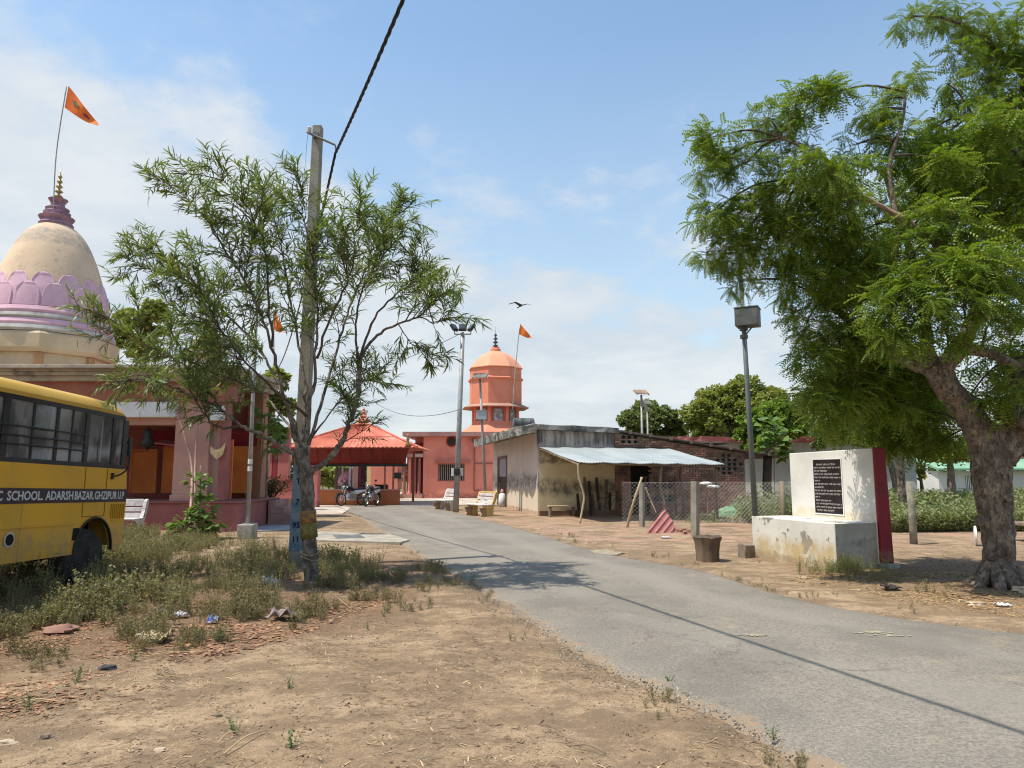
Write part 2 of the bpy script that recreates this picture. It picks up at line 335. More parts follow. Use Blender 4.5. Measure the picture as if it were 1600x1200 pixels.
def asphalt_nodes():
    nt = asphalt.node_tree; b = nt.nodes['Principled BSDF']; L = nt.links.new; tc = nt.nodes.new('ShaderNodeTexCoord').outputs['Object']
    base = mix(nt, rng(nt, nz(nt, tc, .5, 9, .65), .35, .65), (.215, .188, .152), (.288, .252, .20))
    base = mix(nt, rng(nt, nz(nt, tc, 42, 3, .8), .38, .62, 0, .7), base, (.115, .105, .093))
    base = mix(nt, rng(nt, nz(nt, tc, 60, 3, .8, None, 5), .56, .68, 0, .8), base, (.36, .32, .265))
    base = mix(nt, rng(nt, nz(nt, tc, 1.2, 9, .75, (1, 1, 1), 7), .54, .72, 0, .65), base, (.36, .29, .20))
    at = nt.nodes.new('ShaderNodeAttribute'); at.attribute_name = 'edge'
    au = nt.nodes.new('ShaderNodeAttribute'); au.attribute_name = 'across'
    tr = math_(nt, 'ADD', math_(nt, 'ABSOLUTE', math_(nt, 'SUBTRACT', math_(nt, 'ABSOLUTE', math_(nt, 'SUBTRACT', au.outputs['Fac'], .5)), .2)), math_(nt, 'MULTIPLY', math_(nt, 'SUBTRACT', nz(nt, tc, .8, 5), .5), .12))
    base = mix(nt, math_(nt, 'MULTIPLY', rng(nt, tr, .02, .11, 1, 0), .35), base, (.29, .26, .215))
    base = mix(nt, rng(nt, nz(nt, tc, .22, 7, .6, None, 31), .55, .60, 0, .35), base, (.13, .118, .10))
    vo = nt.nodes.new('ShaderNodeTexVoronoi'); vo.feature = 'DISTANCE_TO_EDGE'; vo.inputs['Scale'].default_value = 1.1
    wv = nt.nodes.new('ShaderNodeVectorMath'); wv.operation = 'ADD'; L(tc, wv.inputs[0]); cmb = nt.nodes.new('ShaderNodeCombineXYZ'); L(math_(nt, 'MULTIPLY', nz(nt, tc, 2.5, 6, .7), .8), cmb.inputs[0]); L(math_(nt, 'MULTIPLY', nz(nt, tc, 2.5, 6, .7, None, 40), .8), cmb.inputs[1]); L(cmb.outputs[0], wv.inputs[1]); L(wv.outputs[0], vo.inputs['Vector'])
    ck = math_(nt, 'MULTIPLY', rng(nt, vo.outputs['Distance'], .004, .014, 1, 0), rng(nt, nz(nt, tc, .4, 4, .5, None, 22), .52, .6))
    base = mix(nt, math_(nt, 'MULTIPLY', ck, .5), base, (.06, .052, .045))
    dusty = rng(nt, math_(nt, 'SUBTRACT', at.outputs['Fac'], math_(nt, 'MULTIPLY', math_(nt, 'SUBTRACT', nz(nt, tc, 3, 8, .75), .5), .9)), .0, .10, .85, 0)
    base = mix(nt, dusty, base, (.27, .195, .125))
    L(base, b.inputs['Base Color']); b.inputs['Roughness'].default_value = .85; b.inputs['Specular IOR Level'].default_value = .25
    bp = nt.nodes.new('ShaderNodeBump'); bp.inputs['Strength'].default_value = .55; bp.inputs['Distance'].default_value = .012
    L(nz(nt, tc, 65, 3, .7), bp.inputs['Height']); L(bp.outputs[0], b.inputs['Normal'])
asphalt_nodes()
def make_road():
    ys = []; y = -3.3
    while y < 36.4: ys.append(y); y += .05 if y < 10 else .12
    nc = 14; V = []; E = []; U = []
    for y in ys:
        l = at_y(LP, y) + .10 * noise.noise(Vector((y * 1.1, 0, 0))) + .07 * noise.noise(Vector((y * 4.1, 5, 0))) + .03 * noise.noise(Vector((y * 13, 9, 0)))
        r = at_y(RP, y) + .10 * noise.noise(Vector((y * .9, 20, 0))) + .05 * noise.noise(Vector((y * 4.1, 25, 0)))
        ts = [0, .006, .03, .08] + [.08 + .84 * k / 8 for k in range(1, 8)] + [.92, .97, .994, 1]
        for t in ts:
            e = min(t, 1 - t) * (r - l); z = .017 if e > .05 else (-.03 if e < 1e-6 else .004 + .26 * e)
            z += .02 * min(1, e) + .004 * noise.noise(Vector((t * 6, y * 1.5, 0)))
            V.append((l + (r - l) * t, y, z)); E.append(min(1., e / 1.2)); U.append(t)
        nc = len(ts)
    a = (np.arange(len(ys) - 1)[:, None] * nc + np.arange(nc - 1)[None]).ravel()
    o = fast('road', np.array(V), np.stack([a, a + 1, a + 1 + nc, a + nc], 1), asphalt, smooth=True, kind='structure')
    at = o.data.attributes.new('edge', 'FLOAT', 'POINT'); at.data.foreach_set('value', np.array(E, np.float32)); at = o.data.attributes.new('across', 'FLOAT', 'POINT'); at.data.foreach_set('value', np.array(U, np.float32))
make_road()
m_pave = mat('pale_paving', (.50, .46, .38), (.40, .33, .26), 1.2, .9, .2, 20, layers=(('patch', (.45, .27, .2), .7, .5, .66, .6),))
m_slab = mat('grey_paving', (.36, .33, .33), (.28, .26, .27), 1.5, .85, .15, 25)
m_conc = mat('concrete', (.36, .34, .30), (.25, .24, .21), 4, .9, .4, 30, layers=(('patch', (.10, .095, .08), 2.5, .52, .7, .7),))
m_brickdust = mat('worn_brick_paving', (.40, .22, .16), (.46, .36, .26), 2, .95, .4, 25)
def sheet(name, pts, z, th, m, **k):
    b = MB(); b.prism([(p[0], p[1]) for p in pts], z - th, z); o = b.build(name, m); o['kind'] = 'structure'; return o
# forecourt of the shrine, beyond the road's end
sheet('forecourt', [(-22, 36.2), (6, 36.2), (6, 60), (-22, 60)], .045, .1, m_pave)
sheet('forecourt_path', [G(400, 806)[:2], G(535, 804)[:2], (-7.9, 36.0), (-17, 36.0)], .035, .1, m_pave)
sheet('pavement', [G(372, 833)[:2], G(462, 830)[:2], G(492, 805)[:2], G(375, 803)[:2]], .05, .12, m_slab)
# concrete rim of the drain beside the road, with its iron cover
g0, g1 = G(482, 851), G(604, 840)
m_rim = mat('drain_concrete', (.38, .34, .27), (.28, .25, .20), 3, .9, .3, 30)
sheet('drain_rim', [G(470, 845)[:2], G(500, 833)[:2], G(610, 838)[:2], G(640, 847)[:2], G(625, 851)[:2], G(500, 848)[:2]], .055, .1, m_rim)
m_iron = mat('grey_iron', (.12, .12, .12), (.2, .19, .18), 6, .6, .2, 40, metal=.4)
b = MB(); b.prism([G(520, 840)[:2], G(563, 840)[:2], G(570, 844)[:2], G(526, 845)[:2]], .055, .067); o = b.build('drain_cover', m_iron, bevel=.004)
tag(o, 'dark iron drain cover in the pale slab beside the road, right of the thin tree', 'drain cover')
# worn courses of brick paving east of the road
def brick_paving():
    B = MB(); n = 0; u = Vector((-.42, .91, 0)).normalized(); w = Vector((u.y, -u.x, 0))
    for i in range(60):
        for j in range(9):
            c = Vector((1.55, 17.0, 0)) + u * (i * .235) + w * (j * .125 + .25 + (.03 if i % 2 else 0))
            if noise.noise(Vector((c.x * .6, c.y * .6, 4))) < -.02 or random.random() < .3 or road_dist(c.x, c.y) > -.15: continue
            T = RZ(math.atan2(u.y, u.x) + random.uniform(-.06, .06), (c.x, c.y, hgt(c.x, c.y) - .036 + random.uniform(-.006, .01)))
            B.box(-.11, .11, -.055, .055, -.02, .03, T, .004); n += 1
    o = B.build('brick_paving', mat('pink_brick', (.43, .27, .19), (.36, .25, .18), 5, .95, .4, 40, island=.2), kind='structure')
brick_paving()
# ================================================================ temple with the big dome
m_maroon = mat('maroon_plinth', (.34, .125, .11), (.28, .10, .09), 1.2, .75, .12, 25, layers=(('patch', (.34, .2, .15), 1.5, .56, .75, .35),))
m_brownpink = mat('dusky_pink_plaster', (.52, .29, .23), (.45, .24, .19), 1.1, .8, .1, 25)
m_red = mat('red_brown_beam', (.36, .14, .095), (.29, .105, .075), 1.5, .8, .1, 20)
m_cream = mat('cream_plaster', (.60, .48, .31), (.50, .40, .26), 1.1, .85, .12, 20, layers=(('patch', (.20, .17, .13), 1.3, .6, .74, .6, (1, 1, .35)),))
m_pinkpaint = mat('orchid_pink_paint', (.66, .43, .50), (.57, .36, .44), 1.2, .75, .1, 20, layers=(('patch', (.30, .2, .25), 2.2, .6, .75, .4, (1, 1, .3)),))
m_greyw = mat('grey_white_plaster', (.50, .49, .46), (.36, .35, .33), 1.4, .85, .12, 20, layers=(('patch', (.15, .14, .12), 1.6, .58, .72, .6),))
m_domec = mat('dome_cream', (.68, .51, .35), (.60, .45, .31), .9, .85, .12, 18, layers=(('patch', (.30, .27, .22), 2.4, .62, .70, .7), ('patch', (.46, .37, .27), 2.2, .50, .72, .6, (1, 1, .15)), ('patch', (.24, .21, .18), 4, .60, .66, .5, (1, 1, 2)), ('band', (.30, .27, .23), 9.6, 10.2, .08, 3.2, 1, .7)))
m_mauve = mat('mauve_finial', (.36, .22, .27), (.25, .14, .19), 3, .7, .1, 30)
m_gold = mat('dull_brass', (.42, .30, .10), (.26, .18, .07), 8, .4, .1, 40, metal=.8)
m_orange = mat('orange_door', (.74, .25, .05), (.62, .19, .045), 1.4, .6, .08, 20)
m_salmon = mat('salmon_plaster', (.76, .275, .195), (.69, .235, .165), .7, .85, .1, 20, layers=(('patch', (.50, .17, .125), 1.3, .50, .70, .6, (1, 1, .25)), ('patch', (.82, .42, .33), 1.1, .55, .72, .5), ('band', (.28, .11, .10), -.1, .35, .12, 2, 1, .8)))
m_white = mat('white_paint', (.72, .72, .70), (.62, .62, .60), 2, .5, .05, 30)
m_dark = mat('dark_void', (.012, .011, .010), None, rough=.9, bump=0)
m_black = mat('black_paint', (.02, .02, .02), (.035, .033, .03), 6, .5, .1, 40)
FT = 20.0                                  # the porch front stands 20 m away
tx = lambda px, Y=FT: P(px, 740, Y).x
tz = lambda py, Y=FT: P(800, py, Y).z
temple = root('temple', 'cream domed temple with lotus petal bands and dusky pink porch behind the yellow bus', 'temple', (tx(200), FT, 0))
tl = temple.location
def TB(): return MB(Matrix.Translation(-tl))
XL, XR = tx(-60), tx(376)
XB = tx(350)                                # the building's own corner; only the plinth runs on
b = TB(); b.box(XL, XR, FT, FT + 3.4, -.05, .78); b.box(XL, XR + .05, FT - .06, FT + 3.4, .78, .83); b.build('plinth', m_maroon, temple, bevel=.015)
def pillar(px0, px1, y0, y1, z0=.83, z1=4.2, m=m_brownpink):
    b = TB(); b.box(tx(px0), tx(px1), y0, y1, z0, z1); b.box(tx(px0) - .04, tx(px1) + .04, y0 - .04, y1 + .04, z0, z0 + .18)
    return b.build('pillar', m, temple, bevel=.02)
pillar(267, 322, FT + .1, FT + 1.1); pillar(96, 150, FT + .1, FT + 1.1); pillar(-60, -10, FT + .1, FT + 1.1)
b = TB(); b.box(XB - .22, XB, FT + .1, FT + .4, .83, 4.2); b.build('pillar', m_maroon, temple, bevel=.02)
b = TB(); b.box(XB - .5, XB, FT + 2.9, FT + 3.4, .83, 4.2); b.build('pillar', mat('ochre_pillar', (.42, .20, .11), (.36, .17, .10), 1.2, .8), temple, bevel=.02)
b = TB(); b.box(XL, tx(250), FT + 3.41, FT + 9, -.05, 4.55); b.build('sanctum_block', m_brownpink, temple)
b = TB(); b.box(XL, XB + .02, FT + .05, FT + 1.15, 3.62, 4.2); b.build('beam', m_red, temple)
b = TB(); b.box(tx(-9), tx(96) - .01, FT + .2, FT + .95, 2.98, 3.62); b.build('lintel', m_brownpink, temple)
b = TB(); b.box(tx(151), tx(266), FT + .2, FT + .95, 2.98, 3.62); b.build('lintel', m_brownpink, temple)
b = TB(); b.box(tx(323), XB - .23, FT + .2, FT + .95, 2.98, 3.62); b.build('lintel', m_brownpink, temple)
b = TB(); b.box(tx(172), tx(270), FT - .06, FT + .195, tz(652), tz(628)); b.build('panel', m_white, temple, bevel=.02)
b = TB(); b.box(tx(324), tx(345), FT - .06, FT + .195, tz(657), tz(634)); b.build('panel', m_white, temple, bevel=.02)
# stepped roof slab
b = TB()
for z0, z1, o in ((4.2, 4.34, .15), (4.342, 4.44, .25), (4.442, 4.50, .3), (4.502, 4.60, .42)): b.box(XL - o, XB + o, FT - o * 1.6 + .1, FT + 3.3 + o, z0, z1)
b.build('roof_slab', mat('roof_slab_plaster', (.46, .40, .31), (.33, .28, .22), 1.3, .85, .2, 20, layers=(('patch', (.10, .09, .08), 2, .54, .68, .75, (1, 1, 2)),)), temple, bevel=.012)
b = TB(); b.box(XL, XB - .51, FT + 3.1, FT + 3.3, .83, 4.2); b.build('back_wall', mat('shrine_wall', (.35, .12, .09), (.3, .1, .08), 1, .8, .1, 20), temple)
b = TB(); b.box(tx(190), tx(345), FT + 2.3, FT + 2.42, 1.0, 2.45); b.build('screen', m_orange, temple)
m_of = mat('orange_frame', (.72, .27, .06), (.6, .2, .05), 2, .5, .05, 20)
b = TB(); x0, x1 = P(205, 740, FT + 2.3).x, P(246, 740, FT + 2.3).x; y = FT + 2.2
b.box(x0, x1, y, y + .09, 2.28, 2.35); b.box(x0, x0 + .06, y, y + .09, 1.0, 2.278); b.box(x1 - .06, x1, y, y + .09, 1.0, 2.278); b.build('door_frame', m_of, temple, bevel=.01)
b = TB(); b.box(x0 + .065, x1 - .065, y + .02, y + .07, 1.0, 2.27); b.build('door', m_orange, temple)
b = TB(); b.add([(tx(185), FT + 1.7, 2.55), (tx(266), FT + 1.7, 2.38), (tx(266), FT + 2.5, 2.5), (tx(185), FT + 2.5, 2.66), (tx(185), FT + 1.7, 2.51), (tx(266), FT + 1.7, 2.34), (tx(266), FT + 2.5, 2.46), (tx(185), FT + 2.5, 2.62)],
   [(0, 1, 2, 3), (7, 6, 5, 4), (0, 4, 5, 1), (1, 5, 6, 2), (2, 6, 7, 3), (3, 7, 4, 0)]); b.build('canopy', mat('pink_tin', (.6, .22, .2), (.5, .18, .16), 2, .5), temple)
b = TB(); b.box(tx(150), tx(350), FT + 2.5, FT + 2.6, 2.46, 2.95); b.build('curtain_band', mat('crimson_cloth', (.30, .03, .045), (.22, .02, .03), 3, .8), temple)
# red cloth and its tall orange panel in the second bay, grille window
b = TB(); xa, xb = P(343, 740, FT + 1.4).x, P(362, 740, FT + 1.4).x; b.box(xa, xb, FT + 1.4, FT + 1.46, .84, 2.62); b.build('panel', mat('orange_red_panel', (.75, .22, .08), (.62, .16, .07), 2, .6), temple)
b = TB(); b.box(xa + .1, xb - .06, FT + 1.36, FT + 1.395, 1.5, 2.5); b.build('cloth', mat('scarlet_cloth', (.65, .03, .03), (.5, .02, .03), 3, .7), temple)
b = TB(); b.box(P(325, 740, FT + 1.9).x, P(337, 740, FT + 1.9).x, FT + 1.9, FT + 1.95, 1.45, 2.02); b.build('window', m_dark, temple)
b = TB()
for i in range(4): xx = P(326 + i * 3.4, 740, FT + 1.87).x; b.box(xx - .012, xx + .012, FT + 1.87, FT + 1.894, 1.45, 2.02)
for i in range(4): b.box(P(325, 740, FT + 1.87).x, P(337, 740, FT + 1.87).x, FT + 1.845, FT + 1.868, 1.5 + i * .15, 1.52 + i * .15)
b.build('window_grille', m_greyw, temple)
b = TB()
for i in range(4): b.box(XR + .06 + i * .001, XR + 1.1 - i * .27, FT + 2.2 + i * .001, FT + 3.3 - i * .001, -.02 + i * .2, .18 + i * .2 - .002)
b.build('steps', mat('stone_steps', (.36, .22, .19), (.28, .17, .15), 2, .85), temple, bevel=.01)
# octagonal neck and cornice
YD = 25.0; dx, dz_ = P(78, 470, YD).x, lambda py: P(81, py, YD - 2.2).z
def octa(prof): return TB().lathe(prof, 8, (dx, YD, 0), a0=R(22.5 + 6))
octa([(2.05, 4.55), (2.05, 5.6)]).build('neck', m_cream, temple)
octa([(2.2, 5.602), (2.26, 5.68), (2.3, 5.74), (2.3, 6.2), (2.24, 6.28), (2.0, 6.3)]).build('cornice', m_cream, temple)
m_rib = mat('ochre_rib', (.45, .25, .12), (.38, .2, .1), 2, .8)
for k in range(8):
    a = R(22.5 + 6 + 45 * k); b = TB(); b.box(-.1, .1, -.12, .12, 4.6, 5.59, RZ(a, (dx + 2.03 * math.cos(a), YD + 2.03 * math.sin(a), 0))); b.build('corner_rib', m_rib, temple)
def ring(name, prof, m): TB().lathe(prof, 64, (dx, YD, 0)).build(name, m, temple, autos=True)
ring('drum_band', [(2.1, 6.302), (2.18, 6.38), (2.14, 6.5)], m_greyw)
ring('drum_band', [(2.06, 6.502), (2.11, 6.6), (2.05, 6.74)], m_pinkpaint)
ring('drum_band', [(2.0, 6.742), (2.08, 6.82), (2.05, 6.92), (1.98, 6.94)], m_greyw)
ring('drum_band', [(1.96, 6.942), (2.02, 7.04), (1.96, 7.18)], m_pinkpaint)
def dome_r(z):                              # radius of the pointed dome at height z
    t = (10.62 - z) / (10.62 - 7.18); t = max(.004, min(1, t)); return 1.94 * t ** .37 * (1 - .03 * max(0, t - .8) / .2)
ring('dome', [(dome_r(7.18 + 3.44 * i / 48), 7.18 + 3.44 * i / 48) for i in range(49)], m_domec)
def petal_mesh(z0, z1, w, off, name):
    """one lotus petal lying on the dome, centred on local angle 0"""
    vs = []; fs = []; nu, nv = 20, 18
    for j in range(nv + 1):
        t = j / nv; z = z0 + (z1 - z0) * t; half = w / 2 * (1 if t < .3 else math.sqrt(max(0, 1 - ((t - .3) / .7) ** 2.2)))
        for i in range(nu + 1):
            s = (i / nu - .5) * 2; a = half * s; edge = max(abs(s), 0) ** 6; te = t ** 8 if t > .45 else 0
            rim = max(0, 1 - abs(abs(s) - .9) / .12) if t < .55 else max(0, 1 - abs(abs(s) - .9) / .12, 1 - abs(t - .93) / .08)
            r = dome_r(z) + off + .014 + .012 * (1 - s * s) + .03 * rim - (0 if 0 < i < nu and j < nv else off + .03)
            vs.append((r * math.cos(a), r * math.sin(a), z))
    for j in range(nv):
        for i in range(nu): k = j * (nu + 1) + i; fs.append((k, k + 1, k + nu + 2, k + nu + 1))
    return vs, fs
NP = 14
ring('lotus_band', [(dome_r(7.185 + .66 * i / 8) + .008, 7.185 + .66 * i / 8) for i in range(9)], m_pinkpaint)
for z0, z1, w, off, ph in ((7.5, 8.45, 2 * PI / NP * 1.0, .0, .5), (7.2, 8.06, 2 * PI / NP * 1.0, .03, 0)):
    vs, fs = petal_mesh(z0, z1, w, off, 'petal'); first = None
    for k in range(NP):
        if first is None: first = MB().add(vs, fs).build('petal', m_pinkpaint, temple, smooth=True); o = first
        else: o = first.copy(); C.objects.link(o)
        o.location = (dx - tl.x, YD - tl.y, 0); o.rotation_euler = (0, 0, 2 * PI / NP * (k + ph))
zt = 10.5
ring('finial_base', [(.52, zt), (.56, zt + .1), (.48, zt + .22), (.55, zt + .3), (.58, zt + .36), (.42, zt + .42), (.44, zt + .55), (.36, zt + .6), (.39, zt + .7), (.24, zt + .78), (.22, zt + .9), (.28, zt + 1.0), (.32, zt + 1.06), (.18, zt + 1.1)], m_mauve)
prof = []
z = zt + 1.1
for r in (.15, .14, .12, .10, .075): prof += [(.03, z), (r, z + .07), (r * .6, z + .13), (.03, z + .16)]; z += .19
prof += [(.02, z), (.005, z + .22)]
TB().lathe(prof, 12, (dx, YD, 0)).build('finial', m_gold, temple, smooth=True)

# flag on its bent bamboo pole
m_pole = mat('thin_bamboo', (.40, .38, .33), (.28, .26, .22), 5, .7)
f0, f1, f2 = P(83, 342, YD - .4), P(88, 240, YD - .4), P(104, 135, YD - .4)
def flag_mat(name, c):
    return mat(name, c, (c[0] * .85, c[1] * .75, c[2] * .8), 2, .8, .1, 20)
m_flag = flag_mat('saffron_cloth', (.80, .19, .03))
def flag(pole_pts, top, corner, low, label, r=.02, m=m_flag, group=None, emblem=False, name='flag'):
    rt = root(name, label, 'flag', pole_pts[0], group=group); q = Vector(pole_pts[0])
    MB().tube([Vector(p) - q for p in smooth_path(pole_pts, 6)], r, 6).build('flagpole', m_pole, rt, smooth=True)
    a, b_, c = [Vector(v) - q for v in (top, low, corner)]; vs = []; n = 14
    for s in (0, 1):
        for i in range(n + 1):
            for j in range(n + 1):
                u, v = i / n, j / n; e = a.lerp(b_, v); p = e.lerp(c + (b_ - a) * .06 * (v - .5), u)
                w = math.sin(u * 9 + v * 2.5) * .10 * u * (a - b_).length
                vs.append((p.x, p.y + w + s * .008, p.z - .1 * math.sin(u * 3) * (a - b_).length * (v)))
    fs = []; K = (n + 1) ** 2
    for i in range(n):
        for j in range(n):
            k = i * (n + 1) + j; fs.append((k, k + 1, k + n + 2, k + n + 1)); fs.append((K + k, K + k + n + 1, K + k + n + 2, K + k + 1))
    MB().add(vs, fs).build('cloth', m, rt, smooth=True)
    if emblem:
        for (u0, v0, r0, mm) in ((.30, .42, .17, mat('olive_print', (.16, .13, .06), None, bump=0)), (.34, .36, .09, mat('ochre_print', (.55, .42, .1), None, bump=0)), (.62, .55, .13, mat('purple_print', (.18, .03, .10), None, bump=0))):
            vv = []
            for k in range(18):
                g = 2 * PI * k / 18; rr = r0 * (.55 + .45 * abs(math.sin(g * 2.5 + u0 * 9)))
                u, v = u0 + rr * math.cos(g) * .8, v0 + rr * math.sin(g); e = a.lerp(b_, v); p = e.lerp(c + (b_ - a) * .06 * (v - .5), u)
                w = math.sin(u * 9 + v * 2.5) * .10 * u * (a - b_).length; vv.append((p.x, p.y + w - .012 - r0 * .02, p.z - .1 * math.sin(u * 3) * (a - b_).length * v))
            MB().add(vv, [tuple(range(18))]).build('emblem', mm, rt)
    return rt
flag([f0, f1, f2], P(107, 134, YD - .4), P(154, 196, YD - .4), P(101, 168, YD - .4), 'orange flag with dark printed emblem flying from the top of the cream dome', .022, emblem=True)

# small kiosk dome on the temple roof behind the thin tree, and flags
def kiosk(px, py, Y, w, label):
    c = P(px, py, Y); rt = root('rooftop_kiosk', label, 'kiosk', c)
    MB().lathe([(w * 1.25, 0), (w * 1.25, .1), (w * 1.05, .14)], 8, a0=R(22)).build('eave', m_pinkpaint, rt)
    MB().lathe([(w * math.cos(t * PI / 2) ** .8 if t < 1 else .03, .142 + w * 1.1 * math.sin(t * PI / 2)) for t in [i / 10 for i in range(11)]], 16).build('dome', m_cream, rt, autos=True)
    MB().lathe([(.06, .12 + w * 1.1), (.09, .3 + w * 1.1), (.02, .38 + w * 1.1), (.05, .5 + w * 1.1), (.005, .75 + w * 1.1)], 8).build('finial', m_gold, rt)
    for k in range(4):
        a = R(45 + 90 * k); MB().tube([(w * .85 * math.cos(a), w * .85 * math.sin(a), 4.55 - c.z), (w * .85 * math.cos(a), w * .85 * math.sin(a), -.005)], .09, 8).build('column', m_cream, rt)
kiosk(318, 556, 27, .55, 'small cream kiosk dome on the temple roof, half hidden by the thin tree')
for px, py, base, lab in ((266, 392, 575, 'rust orange flag on the temple roof, behind the left branches of the thin tree'), (331, 512, 575, 'small orange flag above the temple kiosk, seen through the thin tree'), (428, 483, 585, 'orange flag beyond the temple roof, right of the trunk of the tree behind')):
    flag([P(px, base, 26.5), P(px, (base + py) / 2, 26.5), P(px - 1, py, 26.5)], P(px - 1, py, 26.5), P(px + 16, py + 34, 26.5), P(px - 2, py + 30, 26.5), lab, .02)

# hanging dark ornament in the porch
c = P(232, 668, FT + .5); rt = root('hanging_ornament', 'small dark ornament hanging in the porch opening above the orange door', 'ornament', c)
MB().lathe([(.02, .0), (.06, -.03), (.14, -.18), (.10, -.28), (.17, -.40), (.19, -.52), (.07, -.56), (.06, -.62), (.01, -.66)], 10).build('body', m_black, rt, smooth=True)
MB().tube([(0, 0, 0), (0, 0, 3.6 - c.z - .62)], .012, 5).build('cord', m_black, rt)
# cloth tied to the pillar in the second bay
c = P(341, 702, FT - .03); vs = []; n = 10
for s in (0, 1):
    for i in range(n + 1):
        for j in range(5):
            u, v = i / n, j / 4; vs.append(((u - .5) * .42, -.05 * math.sin(u * 14) * v - .03 + s * .012, .1 - .16 * math.sin(u * PI) - v * (.16 + .10 * math.sin(u * PI)) + .1 * u))
fs = []
for i in range(n):
    for j in range(4): k = i * 5 + j; fs += [(k, k + 1, k + 6, k + 5), (55 + k, 55 + k + 5, 55 + k + 6, 55 + k + 1)]
o = MB().add(vs, fs).build('hung_cloth', mat('buff_cloth', (.62, .38, .18), (.8, .6, .35), 6, .8), smooth=True); o.location = c
tag(o, 'buff and orange cloth slung across the porch opening beside the red cloth', 'cloth')
# bamboo poles leaning on the porch
def stick(name, pts, r, m, label, cat, wob=.2, n=7, knots=0):
    pts = [Vector(p) for p in pts]; q = pts[0].copy(); path = smooth_path([p - q for p in pts], 6)
    rad = [r * (1 - .35 * i / len(path)) * (1.25 if knots and i % knots == 0 else 1) for i in range(len(path))]
    o = MB().tube(path, rad, n, wob=wob).build(name, m, smooth=True); o.location = q; return tag(o, label, cat)
m_bam = mat('pink_grey_bamboo', (.48, .31, .24), (.36, .22, .17), 4, .7, .2, 30)
stick('bamboo_pole', [G(303, 838) + Vector((0, -.3, 0)), P(300, 735, 19.5), P(288, 680, 19.6), P(268, 618, 19.7)], .035, m_bam, 'crooked bamboo pole leaning left against the porch pillar', 'bamboo pole', knots=5)
stick('bamboo_pole', [G(304, 837) + Vector((.1, -.25, 0)), P(305, 725, 19.6), P(310, 650, 19.7)], .035, m_bam, 'straight upright bamboo pole in front of the porch pillar', 'bamboo pole', knots=5)

# low pink courtyard walls with columns, right of the temple
m_pinkw = mat('rose_plaster', (.56, .20, .17), (.50, .17, .15), .8, .85, .1, 20, layers=(('band', (.25, .1, .1), -.1, .3, .1, 2, 1, .7),))
m_mag = mat('magenta_brown', (.33, .055, .07), (.28, .05, .06), 1, .8)
YC = 31.0
rt = root('courtyard_wall', 'low rose pink courtyard wall with tall columns between the temple and the pavilion', 'wall', (P(430, 740, YC).x, YC, 0)); q = rt.location
def CB(): return MB(Matrix.Translation(-q))
cx = lambda px: P(px, 740, YC).x
b = CB(); b.box(cx(398), cx(470), YC, YC + .3, 0, 1.22); b.build('wall', m_pinkw, rt); b = CB(); b.box(cx(398), cx(470), YC - .05, YC + .35, 1.222, 1.30); b.build('coping', m_mag, rt)
for a_, b_, m_ in ((405, 424, m_pinkw), (425, 432, m_mag), (433, 450, m_pinkw)):
    b = CB(); b.box(cx(a_), cx(b_), YC + .02, YC + .32, 1.302, 3.35); b.build('column', m_, rt)
b = CB(); b.box(cx(398), cx(452), YC - .15, YC + .5, 3.352, 3.6); b.build('beam', m_pinkw, rt)
rt = root('gate_pier', 'squat rose pink pier at the left end of the pavilion, behind the thin tree', 'pier', (P(490, 740, 34).x, 34, 0))
MB().box(-.28, .28, -.25, .25, 0, 1.9).build('shaft', m_pinkw, rt, bevel=.02); MB().box(-.33, .33, -.3, .3, 1.902, 2.0).build('cap', m_mag, rt)

# brick planter with shrub
c = G(418, 808); rt = root('planter', 'dark red brick planter with a twiggy shrub beside the temple steps', 'planter', c)
w = 1.0; m_pl = mat('dark_red_brick', (.22, .06, .05), (.3, .1, .08), 4, .9, .4, 20)
b = MB(); b.box(-w * .9, w * .55, 0, .25, 0, .62); b.box(-w * .9, -w * .9 + .2, .252, 1.2, 0, .62); b.box(w * .55 - .2, w * .55, .252, 1.2, 0, .62); b.box(-w * .9, w * .55, 1.202, 1.4, 0, .62); b.build('trough', m_pl, rt, bevel=.01)
MB().box(w * .56, w * .78, -.05, .2, 0, .68).build('post', m_brownpink, rt, bevel=.01)
MB().box(-w * .9 + .2, w * .55 - .2, .25, 1.2, .3, .52).build('soil', soil, rt)
PLANTER = rt
# ================================================================ pavilion
m_roofp = mat('coral_roof', (.60, .175, .11), (.49, .135, .085), .9, .6, .1, 20, contrast=(.42, .58), layers=(('patch', (.74, .36, .26), 1.3, .52, .68, .6, (1, .4, 1)), ('patch', (.30, .09, .06), 3, .6, .7, .4)))
m_dred = mat('dark_red_fascia', (.21, .03, .018), (.16, .022, .015), 1.2, .7, .1, 20)
m_obrown = mat('orange_brown_wall', (.46, .15, .05), (.38, .12, .05), .7, .8, .1, 20)
YP = 36.0; pcx = P(549, 740, YP).x
pav = root('pavilion', 'open pavilion with coral hipped roof and low orange wall at the end of the road', 'pavilion', (pcx, YP, 0))
hw, dp = 3.35, 5.2                           # eave half width, depth
ze, zr = 2.92, P(549, 664, YP + 2.4).z
n = 26; first = None
def roof_plane(corners, nstrip, name):
    """corners: eave left, eave right, ridge right, ridge left -> corrugated strips as one sheet"""
    e0, e1, r1, r0 = [Vector(c) for c in corners]; vs = []; fs = []; up = Vector((0, 0, .03))
    m_ = nstrip * 4
    for i in range(m_ + 1):
        t = i / m_; h = Vector((0, 0, .022 * math.sin(i * PI / 2)))
        for k in range(5): vs.append(e0.lerp(e1, t).lerp(r0.lerp(r1, t), k / 4) + h)
    for i in range(m_):
        for k in range(4): a = i * 5 + k; fs.append((a, a + 5, a + 6, a + 1))
    b = MB(); b.add(vs, fs); o = b.build(name, m_roofp, pav); s = o.modifiers.new('thick', 'SOLIDIFY'); s.thickness = .02; return o
